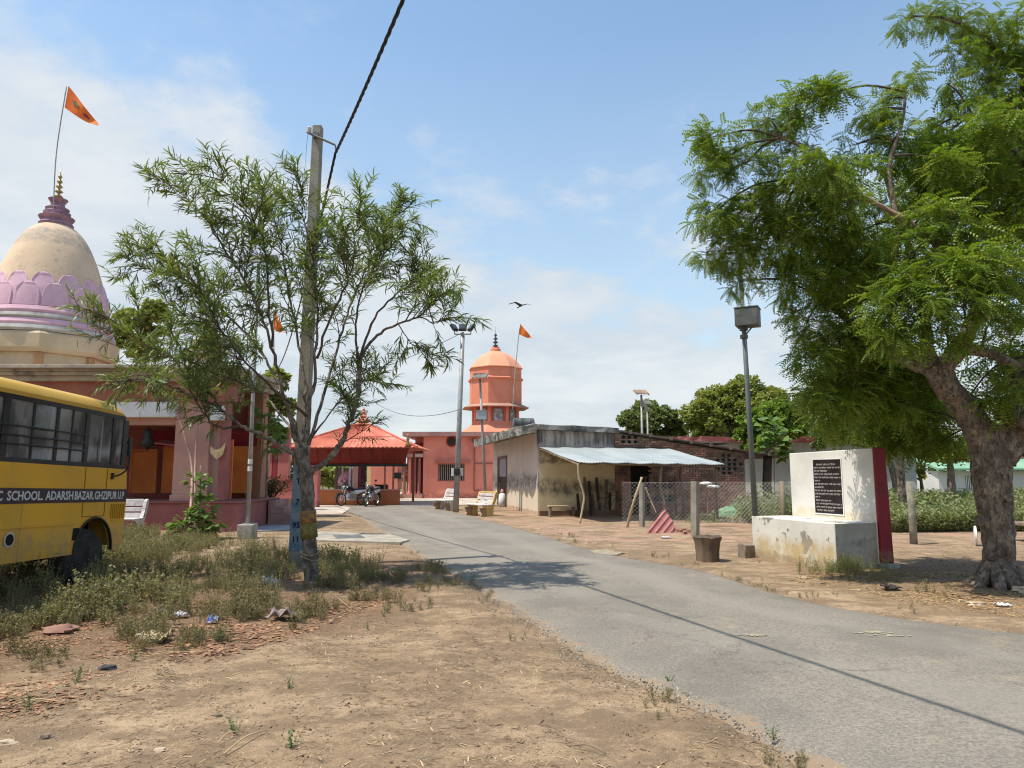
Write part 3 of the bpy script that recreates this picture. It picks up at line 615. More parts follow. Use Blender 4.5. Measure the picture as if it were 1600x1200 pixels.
rw = .42; yd = dp / 2
c = [(-hw, -.4, ze), (hw, -.4, ze), (rw, yd - .3, zr), (-rw, yd - .3, zr)]
roof_plane(c, 30, 'roof')
roof_plane([(hw, -.4, ze), (hw, dp, ze), (rw, yd + .3, zr), (rw, yd - .3, zr)], 26, 'roof')
roof_plane([(hw, dp, ze), (-hw, dp, ze), (-rw, yd + .3, zr), (rw, yd + .3, zr)], 30, 'roof')
roof_plane([(-hw, dp, ze), (-hw, -.4, ze), (-rw, yd - .3, zr), (-rw, yd + .3, zr)], 26, 'roof')
for a_, b_ in (((-hw, -.4, ze), (-rw, yd - .3, zr)), ((hw, -.4, ze), (rw, yd - .3, zr))):
    MB().tube([Vector(a_) + Vector((0, 0, .03)), Vector(b_) + Vector((0, 0, .03))], .05, 6).build('ridge_cap', m_roofp, pav)
for f_ in (.42, .44): MB().tube([Vector((-hw + (hw - rw) * f_ + .05, -.4 + (yd + .1) * f_, ze + (zr - ze) * f_ + .035)), Vector((hw - (hw - rw) * f_ - .05, -.4 + (yd + .1) * f_, ze + (zr - ze) * f_ + .035))], .012, 4).build('sheet_joint', m_roofp, pav)
MB().lathe([(.5, zr - .02), (.52, zr + .05), (.42, zr + .1), (.2, zr + .12), (.42, zr + .2), (.32, zr + .34), (.12, zr + .4), (.2, zr + .48), (.08, zr + .58), (.1, zr + .68), (.04, zr + .78), (.07, zr + .88), (.01, zr + .95)], 12, (0, yd, 0)).build('finial', m_roofp, pav, autos=True)
b = MB(); b.add([(-hw + .25, -.15, ze - .05), (hw - .45, -.15, ze - .05), (hw - .75, .35, 2.08), (-hw + .3, .35, 2.08), (-hw + .25, -.1, ze - .05), (hw - .45, -.1, ze - .05), (hw - .75, .4, 2.08), (-hw + .3, .4, 2.08)], [(0, 1, 2, 3), (7, 6, 5, 4), (0, 4, 5, 1), (1, 5, 6, 2), (2, 6, 7, 3), (3, 7, 4, 0)]); b.build('fascia', m_dred, pav)
for i in range(10):
    x = -hw + .5 + i * .55; MB().tube([(x, -.16, ze - .08), (x, .34, 2.1)], .02, 4).build('batten', m_dred, pav)
MB().box(-hw + .3, hw - .6, .3, .5, 1.96, 2.08).build('beam', m_black, pav)
wx = lambda px: P(px, 740, YP + .2).x - pcx
MB().box(wx(497), wx(625), .1, .35, 0, .76).build('low_wall', m_obrown, pav); MB().box(wx(497), wx(625), .06, .39, .762, .82).build('coping', m_brownpink, pav)
def post(px0, px1, y, m, z1=1.958, z0=.822): return MB().box(wx(px0), wx(px1), y, y + .14, z0, z1).build('post', m, pav)
post(565, 571.5, .12, mat('plum_post', (.05, .015, .03), None, bump=0)); post(551, 560, .12, m_brownpink); post(560.4, 564.6, .16, m_dred)
post(600.5, 602.5, .12, m_red); post(613.5, 616, .12, m_red); post(497, 501, .12, m_pinkw); post(534.5, 536, .12, m_greyw); post(545.5, 548.5, .12, m_greyw); post(622, 628, .14, m_salmon)
MB().box(hw - .9, hw - .78, dp - .8, dp - .68, 0, 2.8).build('post', m_red, pav); MB().box(-hw + .4, -hw + .52, dp - .8, dp - .68, 0, 2.8).build('post', m_red, pav)
# things seen through it
o = MB().box(-.6, .6, 0, .05, 0, 1.9).build('cloth_screen', mat('grey_cloth', (.2, .19, .19), (.12, .12, .12), 3, .9, .2, 15, stretch=(4, 1, .3))); o.location = (P(540, 740, 40).x, 40, 0); tag(o, 'grey cloth screen hanging behind the left half of the pavilion', 'screen')
o = MB().box(-.32, .32, -.25, .25, 0, .95).build('metal_cabinet', m_black, bevel=.01); o.location = (P(597, 740, 39).x, 39, .06); tag(o, 'dark box cabinet standing inside the pavilion, behind the right hand motorcycle', 'cabinet')
o = MB().box(-.16, .16, -.1, .1, -.15, .15).build('meter_box', m_black, bevel=.01); o.location = (P(622, 743, YP + .1).x, YP + .03, P(622, 743, YP).z); tag(o, 'small black meter box on the right hand post of the pavilion', 'box')
b = MB(); b.box(-1.6, -.6, 0, .2, 0, 2.9); ow = b.build('far_wall', mat('pale_yellow', (.75, .6, .3), (.65, .5, .25), 1, .8)); ow.location = (P(590, 740, 44).x + .95, 44, 0); tag(ow, 'narrow pale yellow wall seen between the posts of the pavilion', 'wall')
ow = MB().box(0, 1.6, 0, .2, 0, 3.1).build('far_wall', m_salmon); ow.location = (P(579.5, 740, 43.5).x, 43.5, 0); tag(ow, 'salmon wall seen through the right half of the pavilion', 'wall')
# umbrella
c = P(541, 752, YP + 1.0); rt = root('umbrella', 'open pink patterned umbrella tilted to the right behind the low pavilion wall', 'umbrella', c)
m_umb = mat('pink_pattern', (.62, .16, .26), (.75, .45, .5), 9, .7, .1, 20, contrast=(.48, .52))
vs = []; fs = []; nr, nk = 6, 16
for i in range(nr + 1):
    for k in range(nk): a = 2 * PI * k / nk; r = .56 * math.sin(i / nr * 1.25); vs.append((r * math.cos(a), r * math.sin(a), .5 * math.cos(i / nr * 1.25) - .15 + (.02 if k % 2 else 0) * i / nr))
for i in range(nr):
    for k in range(nk): fs.append((i * nk + k, i * nk + (k + 1) % nk, (i + 1) * nk + (k + 1) % nk, (i + 1) * nk + k))
T = Matrix.Translation((0, 0, .12)) @ Matrix.Rotation(R(-42), 4, 'Y') @ Matrix.Rotation(R(20), 4, 'X')
o = MB().add(vs, fs, T).build('canopy', m_umb, rt, smooth=True); s = o.modifiers.new('t', 'SOLIDIFY'); s.thickness = .006
MB().tube([T @ Vector((0, 0, .4)), T @ Vector((0, 0, -.5))], .012, 5).build('shaft', m_black, rt)
b = MB()
for k in range(0, nk, 2):
    a = 2 * PI * k / nk; b.tube([T @ Vector((0, 0, .1)), T @ Vector((.3 * math.cos(a), .3 * math.sin(a), .2)), ], .005, 3)
b.build('ribs', m_black, rt)

# ================================================================ salmon shrine building
YS = 46.0; sx = lambda px: P(px, 740, YS).x; sz = lambda py: P(800, py, YS).z
hall = root('salmon_hall', 'flat roofed salmon hall with barred window and round vent behind the tall lamp pole', 'building', (sx(715), YS, 0)); q = hall.location
def HB(): return MB(Matrix.Translation(-q))
x0, x1, zt_ = sx(661), sx(800), sz(682)
wx0, wx1, wz0, wz1 = sx(684), sx(726), sz(752), sz(724)
b = HB(); b.box(x0, wx0, YS, YS + .25, 0, zt_); b.box(wx1, x1, YS, YS + .25, 0, zt_); b.box(wx0, wx1, YS, YS + .25, 0, wz0); b.box(wx0, wx1, YS, YS + .25, wz1, zt_)
b.box(x0, x0 + .25, YS + .25, YS + 8, 0, zt_); b.box(x1 - .25, x1, YS + .25, YS + 8, 0, zt_); b.box(x0 + .25, x1 - .25, YS + 7.8, YS + 8, 0, zt_); b.build('wall', m_salmon, hall)
b = HB(); b.box(x0 - 1.3, x1 + .2, YS - .45, YS + 8.3, zt_ + .002, zt_ + .28); b.build('roof', mat('roof_edge', (.42, .22, .19), (.30, .17, .15), 1, .8, .15, 15), hall)
b = HB(); b.box(wx0 - .2, wx1 + .35, YS - .35, YS - .002, wz1 + .06, wz1 + .16); b.build('window_hood', m_maroon, hall)
b = HB(); b.box(wx0, wx1, YS + .18, YS + .22, wz0, wz1); w_ = b.build('window', mat('dim_room', (.03, .025, .02), None, bump=0), hall)
b = HB(); b.box(wx0, wx0 + .07, YS + .02, YS + .1, wz0, wz1); b.box(wx1 - .07, wx1, YS + .02, YS + .1, wz0, wz1); b.box(wx0 + .07, wx1 - .07, YS + .02, YS + .1, wz0, wz0 + .07); b.box(wx0 + .07, wx1 - .07, YS + .02, YS + .1, wz1 - .07, wz1); o = b.build('frame', m_maroon, hall)
m_bar = mat('bar_grey', (.35, .3, .25), (.25, .2, .18), 4, .6)
for i in range(13):
    x = wx0 + .13 + i * (wx1 - wx0 - .26) / 12; b = HB(); b.box(x - .02, x + .02, YS + .03, YS + .07, wz0 + .07, wz1 - .07); o = b.build('window_bar', m_bar, hall)
b = HB(); T = Matrix.Translation((sx(705), YS, sz(690))) @ Matrix.Rotation(PI / 2, 4, 'X')
b.lathe([(.34, -.02), (.34, .06), (.24, .07), (.24, -.02)], 20, M=T, cap=False); b.build('vent_ring', m_dred, hall)
b = HB(); b.lathe([(.25, -.01), (.25, .02)], 20, M=T); b.build('vent', m_black, hall)
# pipes and lamp on the wall
b = HB(); px_ = sx(741); b.tube([(px_, YS - .06, .5), (px_, YS - .06, sz(690))], .035, 6); b.tube([(px_, YS - .06, sz(724)), (sx(770), YS - .06, sz(724))], .035, 6); b.tube([(px_, YS - .06, .5), (sx(770), YS - .06, .55)], .035, 6); b.build('pipe', m_maroon, hall)
b = HB(); b.lathe([(.2, -.08), (.14, .06), (.05, .1)], 10, (px_, YS - .08, sz(688))); b.build('lamp', mat('olive_lamp', (.2, .15, .05), None), hall)
# veranda at the left with columns
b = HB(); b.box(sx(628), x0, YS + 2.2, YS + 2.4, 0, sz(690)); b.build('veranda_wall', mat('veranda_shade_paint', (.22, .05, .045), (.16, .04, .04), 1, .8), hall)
b = HB(); b.box(sx(628) - .3, x0 + .02, YS - .3, YS + 2.4, sz(714), sz(709)); b.build('veranda_hood', mat('hood', (.4, .25, .2), (.25, .16, .13), 2, .8), hall)
b = HB(); b.box(sx(628) - .1, x0 - .01, YS - .2, YS + 2.19, 0, .3); b.build('veranda_floor', m_brownpink, hall)
for px in (632, 640, 648, 655):
    b = HB(); b.lathe([(.16, .3), (.1, .5), (.09, sz(716))], 8, (sx(px), YS, 0)); b.build('column', m_salmon if px == 640 else m_maroon, hall)
b = HB(); b.box(sx(640), sx(660), YS + 1.9, YS + 2.15, .3, 2.6); b.build('doorway', mat('dark_red_room', (.06, .012, .012), None, bump=0), hall)
# parapet of the veranda block, set back
b = HB(); b.box(sx(640), sx(660), YS + 2.42, YS + 7, sz(690) - 1, zt_ - .01); b.build('upper_wall', m_salmon, hall)
c = P(637, 688, YS - 1); o = MB().lathe([(.02, .95), (.06, .8), (.03, .7), (.14, .5), (.06, .35), (.2, .15), (.22, 0), (.1, -.02)], 10).build('roof_finial', m_gold, smooth=True); o.location = (c.x, YS - .2, zt_ + .26 - .9)
o.location = (P(637, 690, YP - .35).x, YP - .3, 2.98); o.scale = (.62,) * 3; tag(o, 'small brass finial at the right eave of the pavilion roof', 'finial')

# ================================================================ octagonal tower
YT = 52.0; tcx = P(774, 640, YT).x; k = lambda py: P(774, py, YT).z
m_tow = mat('tower_salmon', (.72, .265, .16), (.64, .225, .14), .5, .85, .1, 15, layers=(('patch', (.42, .17, .12), .9, .55, .75, .5, (1, 1, .25)),))
m_towl = mat('tower_apricot', (.78, .36, .215), (.70, .31, .19), .5, .8, .1, 15, layers=(('patch', (.46, .22, .15), .9, .56, .75, .45, (1, 1, .25)),))
tower = root('shrine_tower', 'salmon octagonal shrine tower with ribbed dome behind the hall', 'tower', (tcx, YT, 0))
rr = 1.98; A0 = R(22.5 + 9)
def oct_(prof): return MB().lathe(prof, 8, a0=A0)
oct_([(3.6, k(690)), (1.75, k(662)), (1.75, k(660))]).build('skirt_roof', m_tow, tower)
zb, ze_ = k(668), k(637)
oct_([(1.62, zb - .5), (1.62, ze_)]).build('lantern_wall', m_tow, tower)
for i in range(8):
    a = A0 + R(22.5 + 45 * i); T = RZ(a, (1.51 * math.cos(a), 1.51 * math.sin(a), 0))
    MB().box(-.02, .03, -.33, .33, zb - .05, ze_ - .12, T).build('window', mat('pale_window', (.42, .45, .46), (.2, .2, .2), 1.5, .3, 0, contrast=(.45, .55)) if i == 0 else bpy.data.materials['pale_window'], tower)
    b = MB(); b.box(.02, .08, -.42, -.33, zb - .05, ze_ - .1, T); b.box(.02, .08, .33, .42, zb - .05, ze_ - .1, T); b.box(.02, .08, -.33, .33, ze_ - .2, ze_ - .1, T); b.build('window_frame', m_maroon, tower)
    a = A0 + R(45 * i); MB().tube([(1.66 * math.cos(a), 1.66 * math.sin(a), zb - .5), (1.66 * math.cos(a), 1.66 * math.sin(a), ze_)], .13, 6).build('column', m_tow, tower)
oct_([(1.65, ze_ + .002), (2.5, ze_ - .12), (2.55, ze_ - .06), (1.9, ze_ + .22), (1.8, ze_ + .24)]).build('eave', mat('eave_brown', (.42, .24, .17), (.34, .19, .14), 1, .8), tower)
oct_([(rr, ze_ + .2), (rr, k(597))]).build('drum', m_tow, tower)
oct_([(rr, k(597) + .002), (rr + .12, k(596)), (rr + .13, k(594)), (rr - .02, k(592))]).build('moulding', m_tow, tower)
oct_([(rr - .02, k(592) + .002), (rr - .02, k(578))]).build('drum', m_tow, tower)
h = k(549) - k(578)
oct_([(rr + .08, k(578) + .002), (rr + .08, k(578) + .06)] + [((rr + .04) * (1 - t) ** .46, k(578) + .08 + (h - .08) * t) for t in [0, .12, .25, .4, .55, .7, .82, .91, .97]] + [(.3, k(549))]).build('dome', m_towl, tower)
MB().lathe([(.38, k(550)), (.38, k(546)), (.3, k(545)), (.3, k(543))], 10).build('finial_base', m_tow, tower)
z = k(543); pr = []
for r in (.24, .22, .18, .12): pr += [(.04, z), (r, z + .12), (.04, z + .24)]; z += .27
pr += [(.02, z), (.01, z + .5)]
MB().lathe(pr, 10).build('finial', mat('dark_metal', (.1, .1, .11), None, rough=.4, metal=.7, bump=0), tower, smooth=True)
flag([P(801, 640, YT - 2.4), P(805, 580, YT - 2.4), P(812, 510, YT - 2.4)], P(813, 506, YT - 2.4), P(831, 528, YT - 2.4), P(811, 522, YT - 2.4), 'orange pennant on a slender pole beside the salmon tower', .03)

# ================================================================ plastered hut with brick extension
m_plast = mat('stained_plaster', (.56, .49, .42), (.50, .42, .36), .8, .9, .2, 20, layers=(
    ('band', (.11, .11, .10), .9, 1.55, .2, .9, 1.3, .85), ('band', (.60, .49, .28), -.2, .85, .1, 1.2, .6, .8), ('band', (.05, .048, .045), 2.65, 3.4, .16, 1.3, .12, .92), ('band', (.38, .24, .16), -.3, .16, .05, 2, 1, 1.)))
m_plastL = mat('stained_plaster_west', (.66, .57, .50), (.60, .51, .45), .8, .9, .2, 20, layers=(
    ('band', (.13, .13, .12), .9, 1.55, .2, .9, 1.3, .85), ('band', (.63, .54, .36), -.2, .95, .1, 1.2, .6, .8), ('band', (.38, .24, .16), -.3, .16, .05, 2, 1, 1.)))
m_yplast = mat('yellow_plaster', (.64, .54, .34), (.57, .47, .29), .8, .9, .2, 20, layers=(('band', (.07, .068, .06), .8, 1.3, .2, 1.3, .6, .9), ('band', (.06, .05, .045), 2.0, 3, .08, 2, .5, .75)))
m_moss = mat('mossy_slab', (.22, .21, .18), (.075, .072, .065), 2.2, .95, .8, 9, layers=(('patch', (.44, .42, .37), 2.4, .52, .62, .85),))
m_brick = mat('sooty_brick', (.46, .24, .17), (.29, .165, .12), 1.4, .95, .5, 25, island=.35, layers=(('patch', (.11, .085, .07), .6, .44, .6, .8), ('patch', (.33, .26, .20), .9, .55, .68, .6), ('band', (.40, .17, .12), -.2, 1.4, .15, 1, 1, .8)))
m_mortar = mat('mud_mortar', (.33, .26, .20), (.18, .14, .11), 3, .95, .4, 30)
m_wood = mat('grey_wood', (.26, .20, .14), (.15, .11, .08), 3, .85, .4, 25, stretch=(1, 1, .2))
m_wlight = mat('pale_wood', (.46, .37, .24), (.34, .26, .16), 3, .8, .3, 25, stretch=(1, 1, .2))
HC = G(841, 806); HA = math.atan2(.19, .98)
hut = root('hut', 'low plastered hut with mossy slab roof and brick extension right of the road', 'hut', HC, HA)
# local x runs along the front (to the right), local y away from the viewer
FW, FB, DEP = 3.1, 8.65, 10.2
def hip(px, py, ly=0):
    """point of the hut's front face (local y = ly) seen at a photograph position -> local x, z"""
    u, v = (px - 800) / FPX, (600 - py) / FPX; r = Vector((u, CP - v * SP_, SP_ + v * CP)); Mi = Matrix.Rotation(-HA, 3, 'Z'); o = Mi @ (EYE - HC); d = Mi @ r
    t = (ly - o.y) / d.y; p = o + d * t; return p.x, p.z
zr0 = 3.28
MB().prism([(0, 0), (FW, 0), (FW, zr0 - .10), (0, zr0)], -.2, 0, Matrix.Rotation(PI / 2, 4, 'X')).build('front_wall', m_plast, hut)
yd0, yd1, zdt = 4.2, 5.5, 2.35
def left_y(px):                              # local y on the west wall for a photograph column
    u = (px - 800) / FPX; Mi = Matrix.Rotation(-HA, 3, 'Z'); o = Mi @ (EYE - HC); d = Mi @ Vector((u, CP, 0)); t = -o.x / d.x; return (o + d * t).y
yd1, yd0 = left_y(779), left_y(792); DEP = left_y(771)
b = MB(); b.box(0, .2, .202, yd0, 0, zr0); b.box(0, .2, yd1, DEP, 0, zr0); b.box(0, .2, yd0, yd1, zdt, zr0); b.box(.2, FW, DEP - .2, DEP, 0, zr0); b.box(FW - .2, FW, .202, DEP - .2, 0, zr0); b.build('side_wall', m_plastL, hut)
b = MB(); b.box(.08, .12, yd0, yd1, 0, zdt * .62); b.build('door', mat('dark_door', (.07, .04, .03), (.04, .03, .025), 3, .7), hut); b = MB(); b.box(.06, .11, yd0, yd1, zdt * .62, zdt); b.build('door_panel', mat('lavender_panel', (.35, .33, .38), (.3, .28, .33), 2, .6), hut)
b = MB(); b.box(-.04, .06, yd0 - .12, yd0, 0, zdt + .1); b.box(-.04, .06, yd1, yd1 + .12, 0, zdt + .1); b.box(-.04, .06, yd0, yd1, zdt, zdt + .1); b.build('door_frame', m_wood, hut)
# dark doorway recess under the awning, benches
# rough slab with overhang, built from uneven pieces
def slab(name, poly, z0, th, m, jitter=.03, seg=.35, parent=hut, dzf=None):
    pts = []
    for i, p in enumerate(poly):
        q_ = poly[(i + 1) % len(poly)]; L_ = math.dist(p, q_); n = max(1, int(L_ / seg))
        for k in range(n): t = k / n; pts.append((p[0] + (q_[0] - p[0]) * t + random.uniform(-jitter, jitter), p[1] + (q_[1] - p[1]) * t + random.uniform(-jitter, jitter)))
    n = len(pts); f = dzf or (lambda x, y: 0)
    vs = [(x, y, z0 + f(x, y)) for x, y in pts] + [(x, y, z0 + th + f(x, y) + random.uniform(-jitter, jitter) * .7) for x, y in pts]
    fs = [tuple(range(n - 1, -1, -1)), tuple(range(n, 2 * n))] + [(i, (i + 1) % n, n + (i + 1) % n, n + i) for i in range(n)]
    return MB().add(vs, fs).build(name, m, parent)
slab('roof_slab', [(-.12, -.22), (FW + .1, -.22), (FW + .1, DEP + .2), (-.12, DEP + .2)], zr0 + .012, .20, m_moss, .025, .3, dzf=lambda x, y: -.034 * x)
slab('roof_overhang', [(-1.0, .3), (-.125, -.35), (-.125, DEP + .2), (-1.0, DEP + .2)], zr0 - .10, .34, m_moss, .07, .22, dzf=lambda x, y: .20 * (x + .125))
for i in range(9): MB().tube([(-.95, .7 + i * 1.05, zr0 - .2), (0, .7 + i * 1.05, zr0 - .06)], .045, 6).build('bracket', m_wood, hut)
b = MB(); b.box(FW * .25, FW * .55, DEP * .35, DEP * .35 + .8, zr0 + .17, zr0 + .5); 
o = MB(Matrix.Rotation(PI / 2, 4, 'Y')).lathe([(.2, -.45), (.24, -.43), (.24, -.2), (.25, -.18), (.24, -.16), (.24, .2), (.25, .22), (.24, .24), (.24, .43), (.2, .45)], 20).build('water_drum', mat('dark_drum', (.06, .065, .065), (.12, .12, .12), 3, .45, .1, 20), autos=True)
c = P(818, 653, 30.5); o.location = (c.x, 30.5, zr0 + .2 + .25); o.rotation_euler = (0, 0, .2); tag(o, 'dark drum lying on the flat roof of the plastered hut', 'drum')
# brick extension: bricks laid course by course, joined (each under ten pixels)
def zroof(x): return 3.2 - (x - FW) * (3.2 - 2.42) / (FB - FW)
MB().prism([(FW + .002, 0), (FB, 0), (FB, zroof(FB)), (FW + .002, zroof(FW))], -.19, -.03, Matrix.Rotation(PI / 2, 4, 'X')).build('mortar', m_mortar, hut)
holes = []
hx0, hz0 = hip(1118, 712); hx1, hz1 = hip(1147, 742)
dxa, dza = hip(985, 735); dxb, _ = hip(1012, 735); DX0, DX1, DZ = dxa, dxb + .1, 2.0
B = MB(); BH, BL = .088, .25; hs = MB()
row = 0; z = .0
while z < 3.2:
    x = FW + .01 - (BL / 2 if row % 2 else 0); i = 0
    while x < FB - .02:
        xa, xb = max(x, FW + .01), min(x + BL - .018, FB); zb_ = z + BH - .018
        u, w_ = (x - hx0) / (hx1 - hx0), (z - hz1) / (hz0 - hz1)
        hole = (row % 2 == 0 and abs(u - .5) * .8 + abs(w_ - .5) < .72)
        tx0, tz0 = hip(968, 690); tx1, _ = hip(992, 690)
        if row % 2 == 0 and tx0 < x < tx1 and abs(z - tz0) < .14: hole = True
        door = DX0 < x + .1 < DX1 and z < DZ
        if hole and zb_ < zroof(xa): hs.box(xa + .05, xb - .05, -.012, .0, z - .01, z + BH + .01)
        elif not door and xb - xa > .03 and zb_ < zroof(xb) - .03: B.box(xa, xb, -.022 + random.uniform(-.008, .006), .028, z + random.uniform(0, .003), zb_ - random.uniform(0, .004))
        x += BL; i += 1
    z += BH; row += 1
B.build('brickwork', m_brick, hut, kind='stuff'); hs.build('vent_holes', m_dark, hut, kind='stuff')
# right side wall of the extension and back
MB().box(FB - .18, FB, .2, 5, 0, 2.3).build('end_wall', m_mortar, hut)
MB().box(DX0, DX1, -.026, -.02, 0, DZ).build('doorway', m_dark, hut)
# sheet roof over the extension
def sl2(x, y): return -(x - FW) * (3.2 - 2.42) / (FB - FW)
vs = []; n = 40; o = None
MB().add([(FW + .15, -.3, 3.24), (10.4, -.3, 3.24 - 7.15 * .1405), (10.4, 4.5, 3.26 - 7.15 * .1405), (FW + .15, 4.5, 3.26), (FW + .15, -.3, 3.30), (10.4, -.3, 3.29 - 7.15 * .1405), (10.4, 4.5, 3.31 - 7.15 * .1405), (FW + .15, 4.5, 3.32)],
   [(3, 2, 1, 0), (4, 5, 6, 7), (0, 1, 5, 4), (1, 2, 6, 5), (2, 3, 7, 6), (3, 0, 4, 7)]).build('sheet_roof', mat('rusty_sheet', (.16, .11, .09), (.08, .06, .055), 1.5, .8, .4, 12, layers=(('patch', (.3, .26, .22), 2, .56, .66, .6),)), hut)
for i in range(8): MB().box(FW + .5 + i * .85, FW + .62 + i * .85, -.34, -.302, 3.15 - i * .85 * .1405, 3.3 - i * .85 * .1405).build('rafter', m_wood, hut)
MB().box(6.6, 8.3, .3, 1.6, 2.86, 2.93, Matrix.Rotation(R(-2), 4, 'X')).build('loose_sheet', m_wood, hut)
MB().tube([(9.75, .15, 0), (9.7, .15, 1.2), (9.78, .15, 2.3)], [.22, .2, .17], 8, wob=.2).build('post', mat('dark_log', (.07, .05, .035), (.04, .03, .025), 3, .9, .5, 20), hut, smooth=True)
# awning
aw = root('awning', 'sloping pale corrugated tin awning on crooked posts in front of the hut', 'awning', HC, HA)
A_, B_, C_, D_ = (0.0, -.03, 2.62), (5.25, -.03, 2.60), (5.75, -3.95, 1.90), (.45, -3.95, 1.97)
def corr(A_, B_, C_, D_, pitch, amp, m, parent, name, nk=8):
    A_, B_, C_, D_ = map(Vector, (A_, B_, C_, D_)); n = int((B_ - A_).length / pitch * 4); vs = []; fs = []
    for i in range(n + 1):
        t = i / n; hh = Vector((0, 0, amp * math.sin(i * PI / 2)))
        for k_ in range(nk + 1): vs.append(A_.lerp(B_, t).lerp(D_.lerp(C_, t), k_ / nk) + hh + Vector((0, 0, .012 * math.sin(t * 7 + k_))))
    for i in range(n):
        for k_ in range(nk): a = i * (nk + 1) + k_; fs.append((a, a + nk + 1, a + nk + 2, a + 1))
    o = MB().add(vs, fs).build(name, m, parent, smooth=True); s = o.modifiers.new('t', 'SOLIDIFY'); s.thickness = .006; return o
m_tin = mat('galvanised_tin', (.30, .335, .34), (.37, .40, .40), .7, .5, .05, 20, metal=.1, layers=(('patch', (.25, .2, .16), 3, .66, .74, .6),))
A_, B_, C_, D_ = map(Vector, (A_, B_, C_, D_)); ns = 6
for i in range(ns):
    t0, t1 = i / ns, (i + 1) / ns + .012; dz = Vector((0, 0, .008 * (i % 2)))
    corr(A_.lerp(B_, t0) + dz, A_.lerp(B_, min(t1, 1)) + dz, D_.lerp(C_, min(t1, 1)) + dz, D_.lerp(C_, t0) + dz, .10, .02, m_tin, aw, 'tin_sheet')
MB().tube([(.35, -3.8, 1.93), (5.7, -3.8, 1.86)], .035, 6).build('purlin', m_wood, aw); MB().tube([(.1, -2, 2.24), (5.5, -2, 2.2)], .035, 6).build('purlin', m_wood, aw)
MB().tube([(.05, -.05, 2.56), (.45, -3.85, 1.92)], .035, 6).build('rafter', m_wood, aw); MB().tube([(5.2, -.05, 2.54), (5.7, -3.85, 1.85)], .035, 6).build('rafter', m_wood, aw)
def hl(p): return Matrix.Rotation(-HA, 3, 'Z') @ (Vector(p) - HC)
pb = hl(G(906, 818)); pb.z = 0
MB().tube(smooth_path([pb, pb + Vector((.10, 0, .5)), pb + Vector((.15, .0, .9)), pb + Vector((.0, .02, 1.45)), pb + Vector((-.03, .05, 1.93))], 5), .035, 7, wob=.3).build('post', m_wlight, aw, smooth=True)
MB().tube(smooth_path([(3.5, -3.7, 0), (3.55, -3.7, .6), (3.42, -3.7, 1.2), (3.5, -3.7, 1.88)], 5), [.05] * 16, 7, wob=.4).build('post', m_wood, aw, smooth=True)
MB().tube([(5.5, -3.7, 0), (5.5, -3.7, 1.85)], .045, 7, wob=.3).build('post', m_wood, aw, smooth=True)
# yellow wall finish under the awning
MB().box(.05, FW - .03, -.012, -.002, .2, 2.55).build('yellow_wall_face', m_yplast, hut)
MB().box(0, FW, -.25, -.02, -.02, .2).build('plinth', mat('brick_plinth', (.25, .15, .1), (.17, .1, .07), 2, .9, .4, 20), hut)
# ================================================================ school bus
m_bus = mat('bus_yellow', (.76, .40, .010), (.69, .36, .010), .8, .38, .03, 10, spec=.4, coat=.25, layers=(('patch', (.42, .24, .03), 1.2, .5, .72, .4), ('band', (.34, .24, .12), .3, .85, .14, 2, 1, .75), ('patch', (.50, .30, .06), .9, .54, .72, .5, (1, 1, .3))))
m_bustop = mat('bus_roof_yellow', (.66, .40, .07), (.60, .36, .06), 1, .5, .03, 10, coat=.1)
m_bband = mat('bus_black', (.018, .018, .02), (.03, .03, .03), 3, .35, .03, 30)
m_glass = mat('bus_glass', (.075, .072, .078), (.20, .185, .19), 1.6, .08, 0, spec=.9, stretch=(1, 1.6, .5), contrast=(.45, .55))  # lighter patches put reflections and curtains into the glass colour
m_curt = mat('curtain', (.42, .40, .38), (.3, .29, .29), 2, .8, .1, 20)
m_rub = mat('rubber', (.022, .021, .02), (.05, .045, .04), 4, .85, .3, 30)
m_let = mat('white_lettering', (.62, .61, .62), None, bump=0)
BX, BL0, BL1 = -6.27, 5.0, 11.62
bus = root('school_bus', 'yellow school bus with black window band and white lettering parked at the left edge', 'bus', (BX - 1.05, 8.7, 0), rx=R(-1.6))
hwid = 1.05; y_ = lambda px: 6.27 * FPX / (800 - px) - 8.7      # along the side, from the photograph column
ya, yb = BL0 - 8.7, BL1 - 8.7
def side_profile():                          # outline of the side seen from the right, with the wheel arches cut out
    arcs = []; zb = .50; pts = [(ya, zb)]
    for wc in (ya + 1.3, y_(157)):
        r = .50
        for k in range(13): g = PI - PI * k / 12; pts.append((wc + r * math.cos(g), zb + .0 + (.52 * math.sin(g))))
    pts += [(yb - .1, zb - .06), (yb, zb + .1), (yb + .04, 1.2), (yb - .02, 1.75), (ya, 1.75)]
    return pts
sp_ = side_profile()
def plate(poly, x0, x1, name, m, par=bus, bevel=0):
    """polygon in (y, z) given thickness along x"""
    T = Matrix(((0, 0, 1, 0), (1, 0, 0, 0), (0, 1, 0, 0), (0, 0, 0, 1))); return MB(T).prism(poly, x0, x1).build(name, m, par, bevel=bevel)
plate(sp_, hwid - .06, hwid, 'side_panel', m_bus); plate(sp_, -hwid, -hwid + .06, 'side_panel', m_bus)
MB().box(-hwid + .061, hwid - .061, ya, ya + .05, .5, 1.75).build('rear_panel', m_bus, bus)
MB().box(-hwid + .061, hwid - .061, yb - .12, yb - .03, .55, 1.75).build('front_panel', m_bus, bus, bevel=.02)
MB().box(-hwid + .52, hwid - .52, ya + .06, yb - .13, .78, .84).build('floor', m_bband, bus)
MB().box(-.45, .45, ya + .3, yb - .3, .42, .777).build('chassis', m_bband, bus)
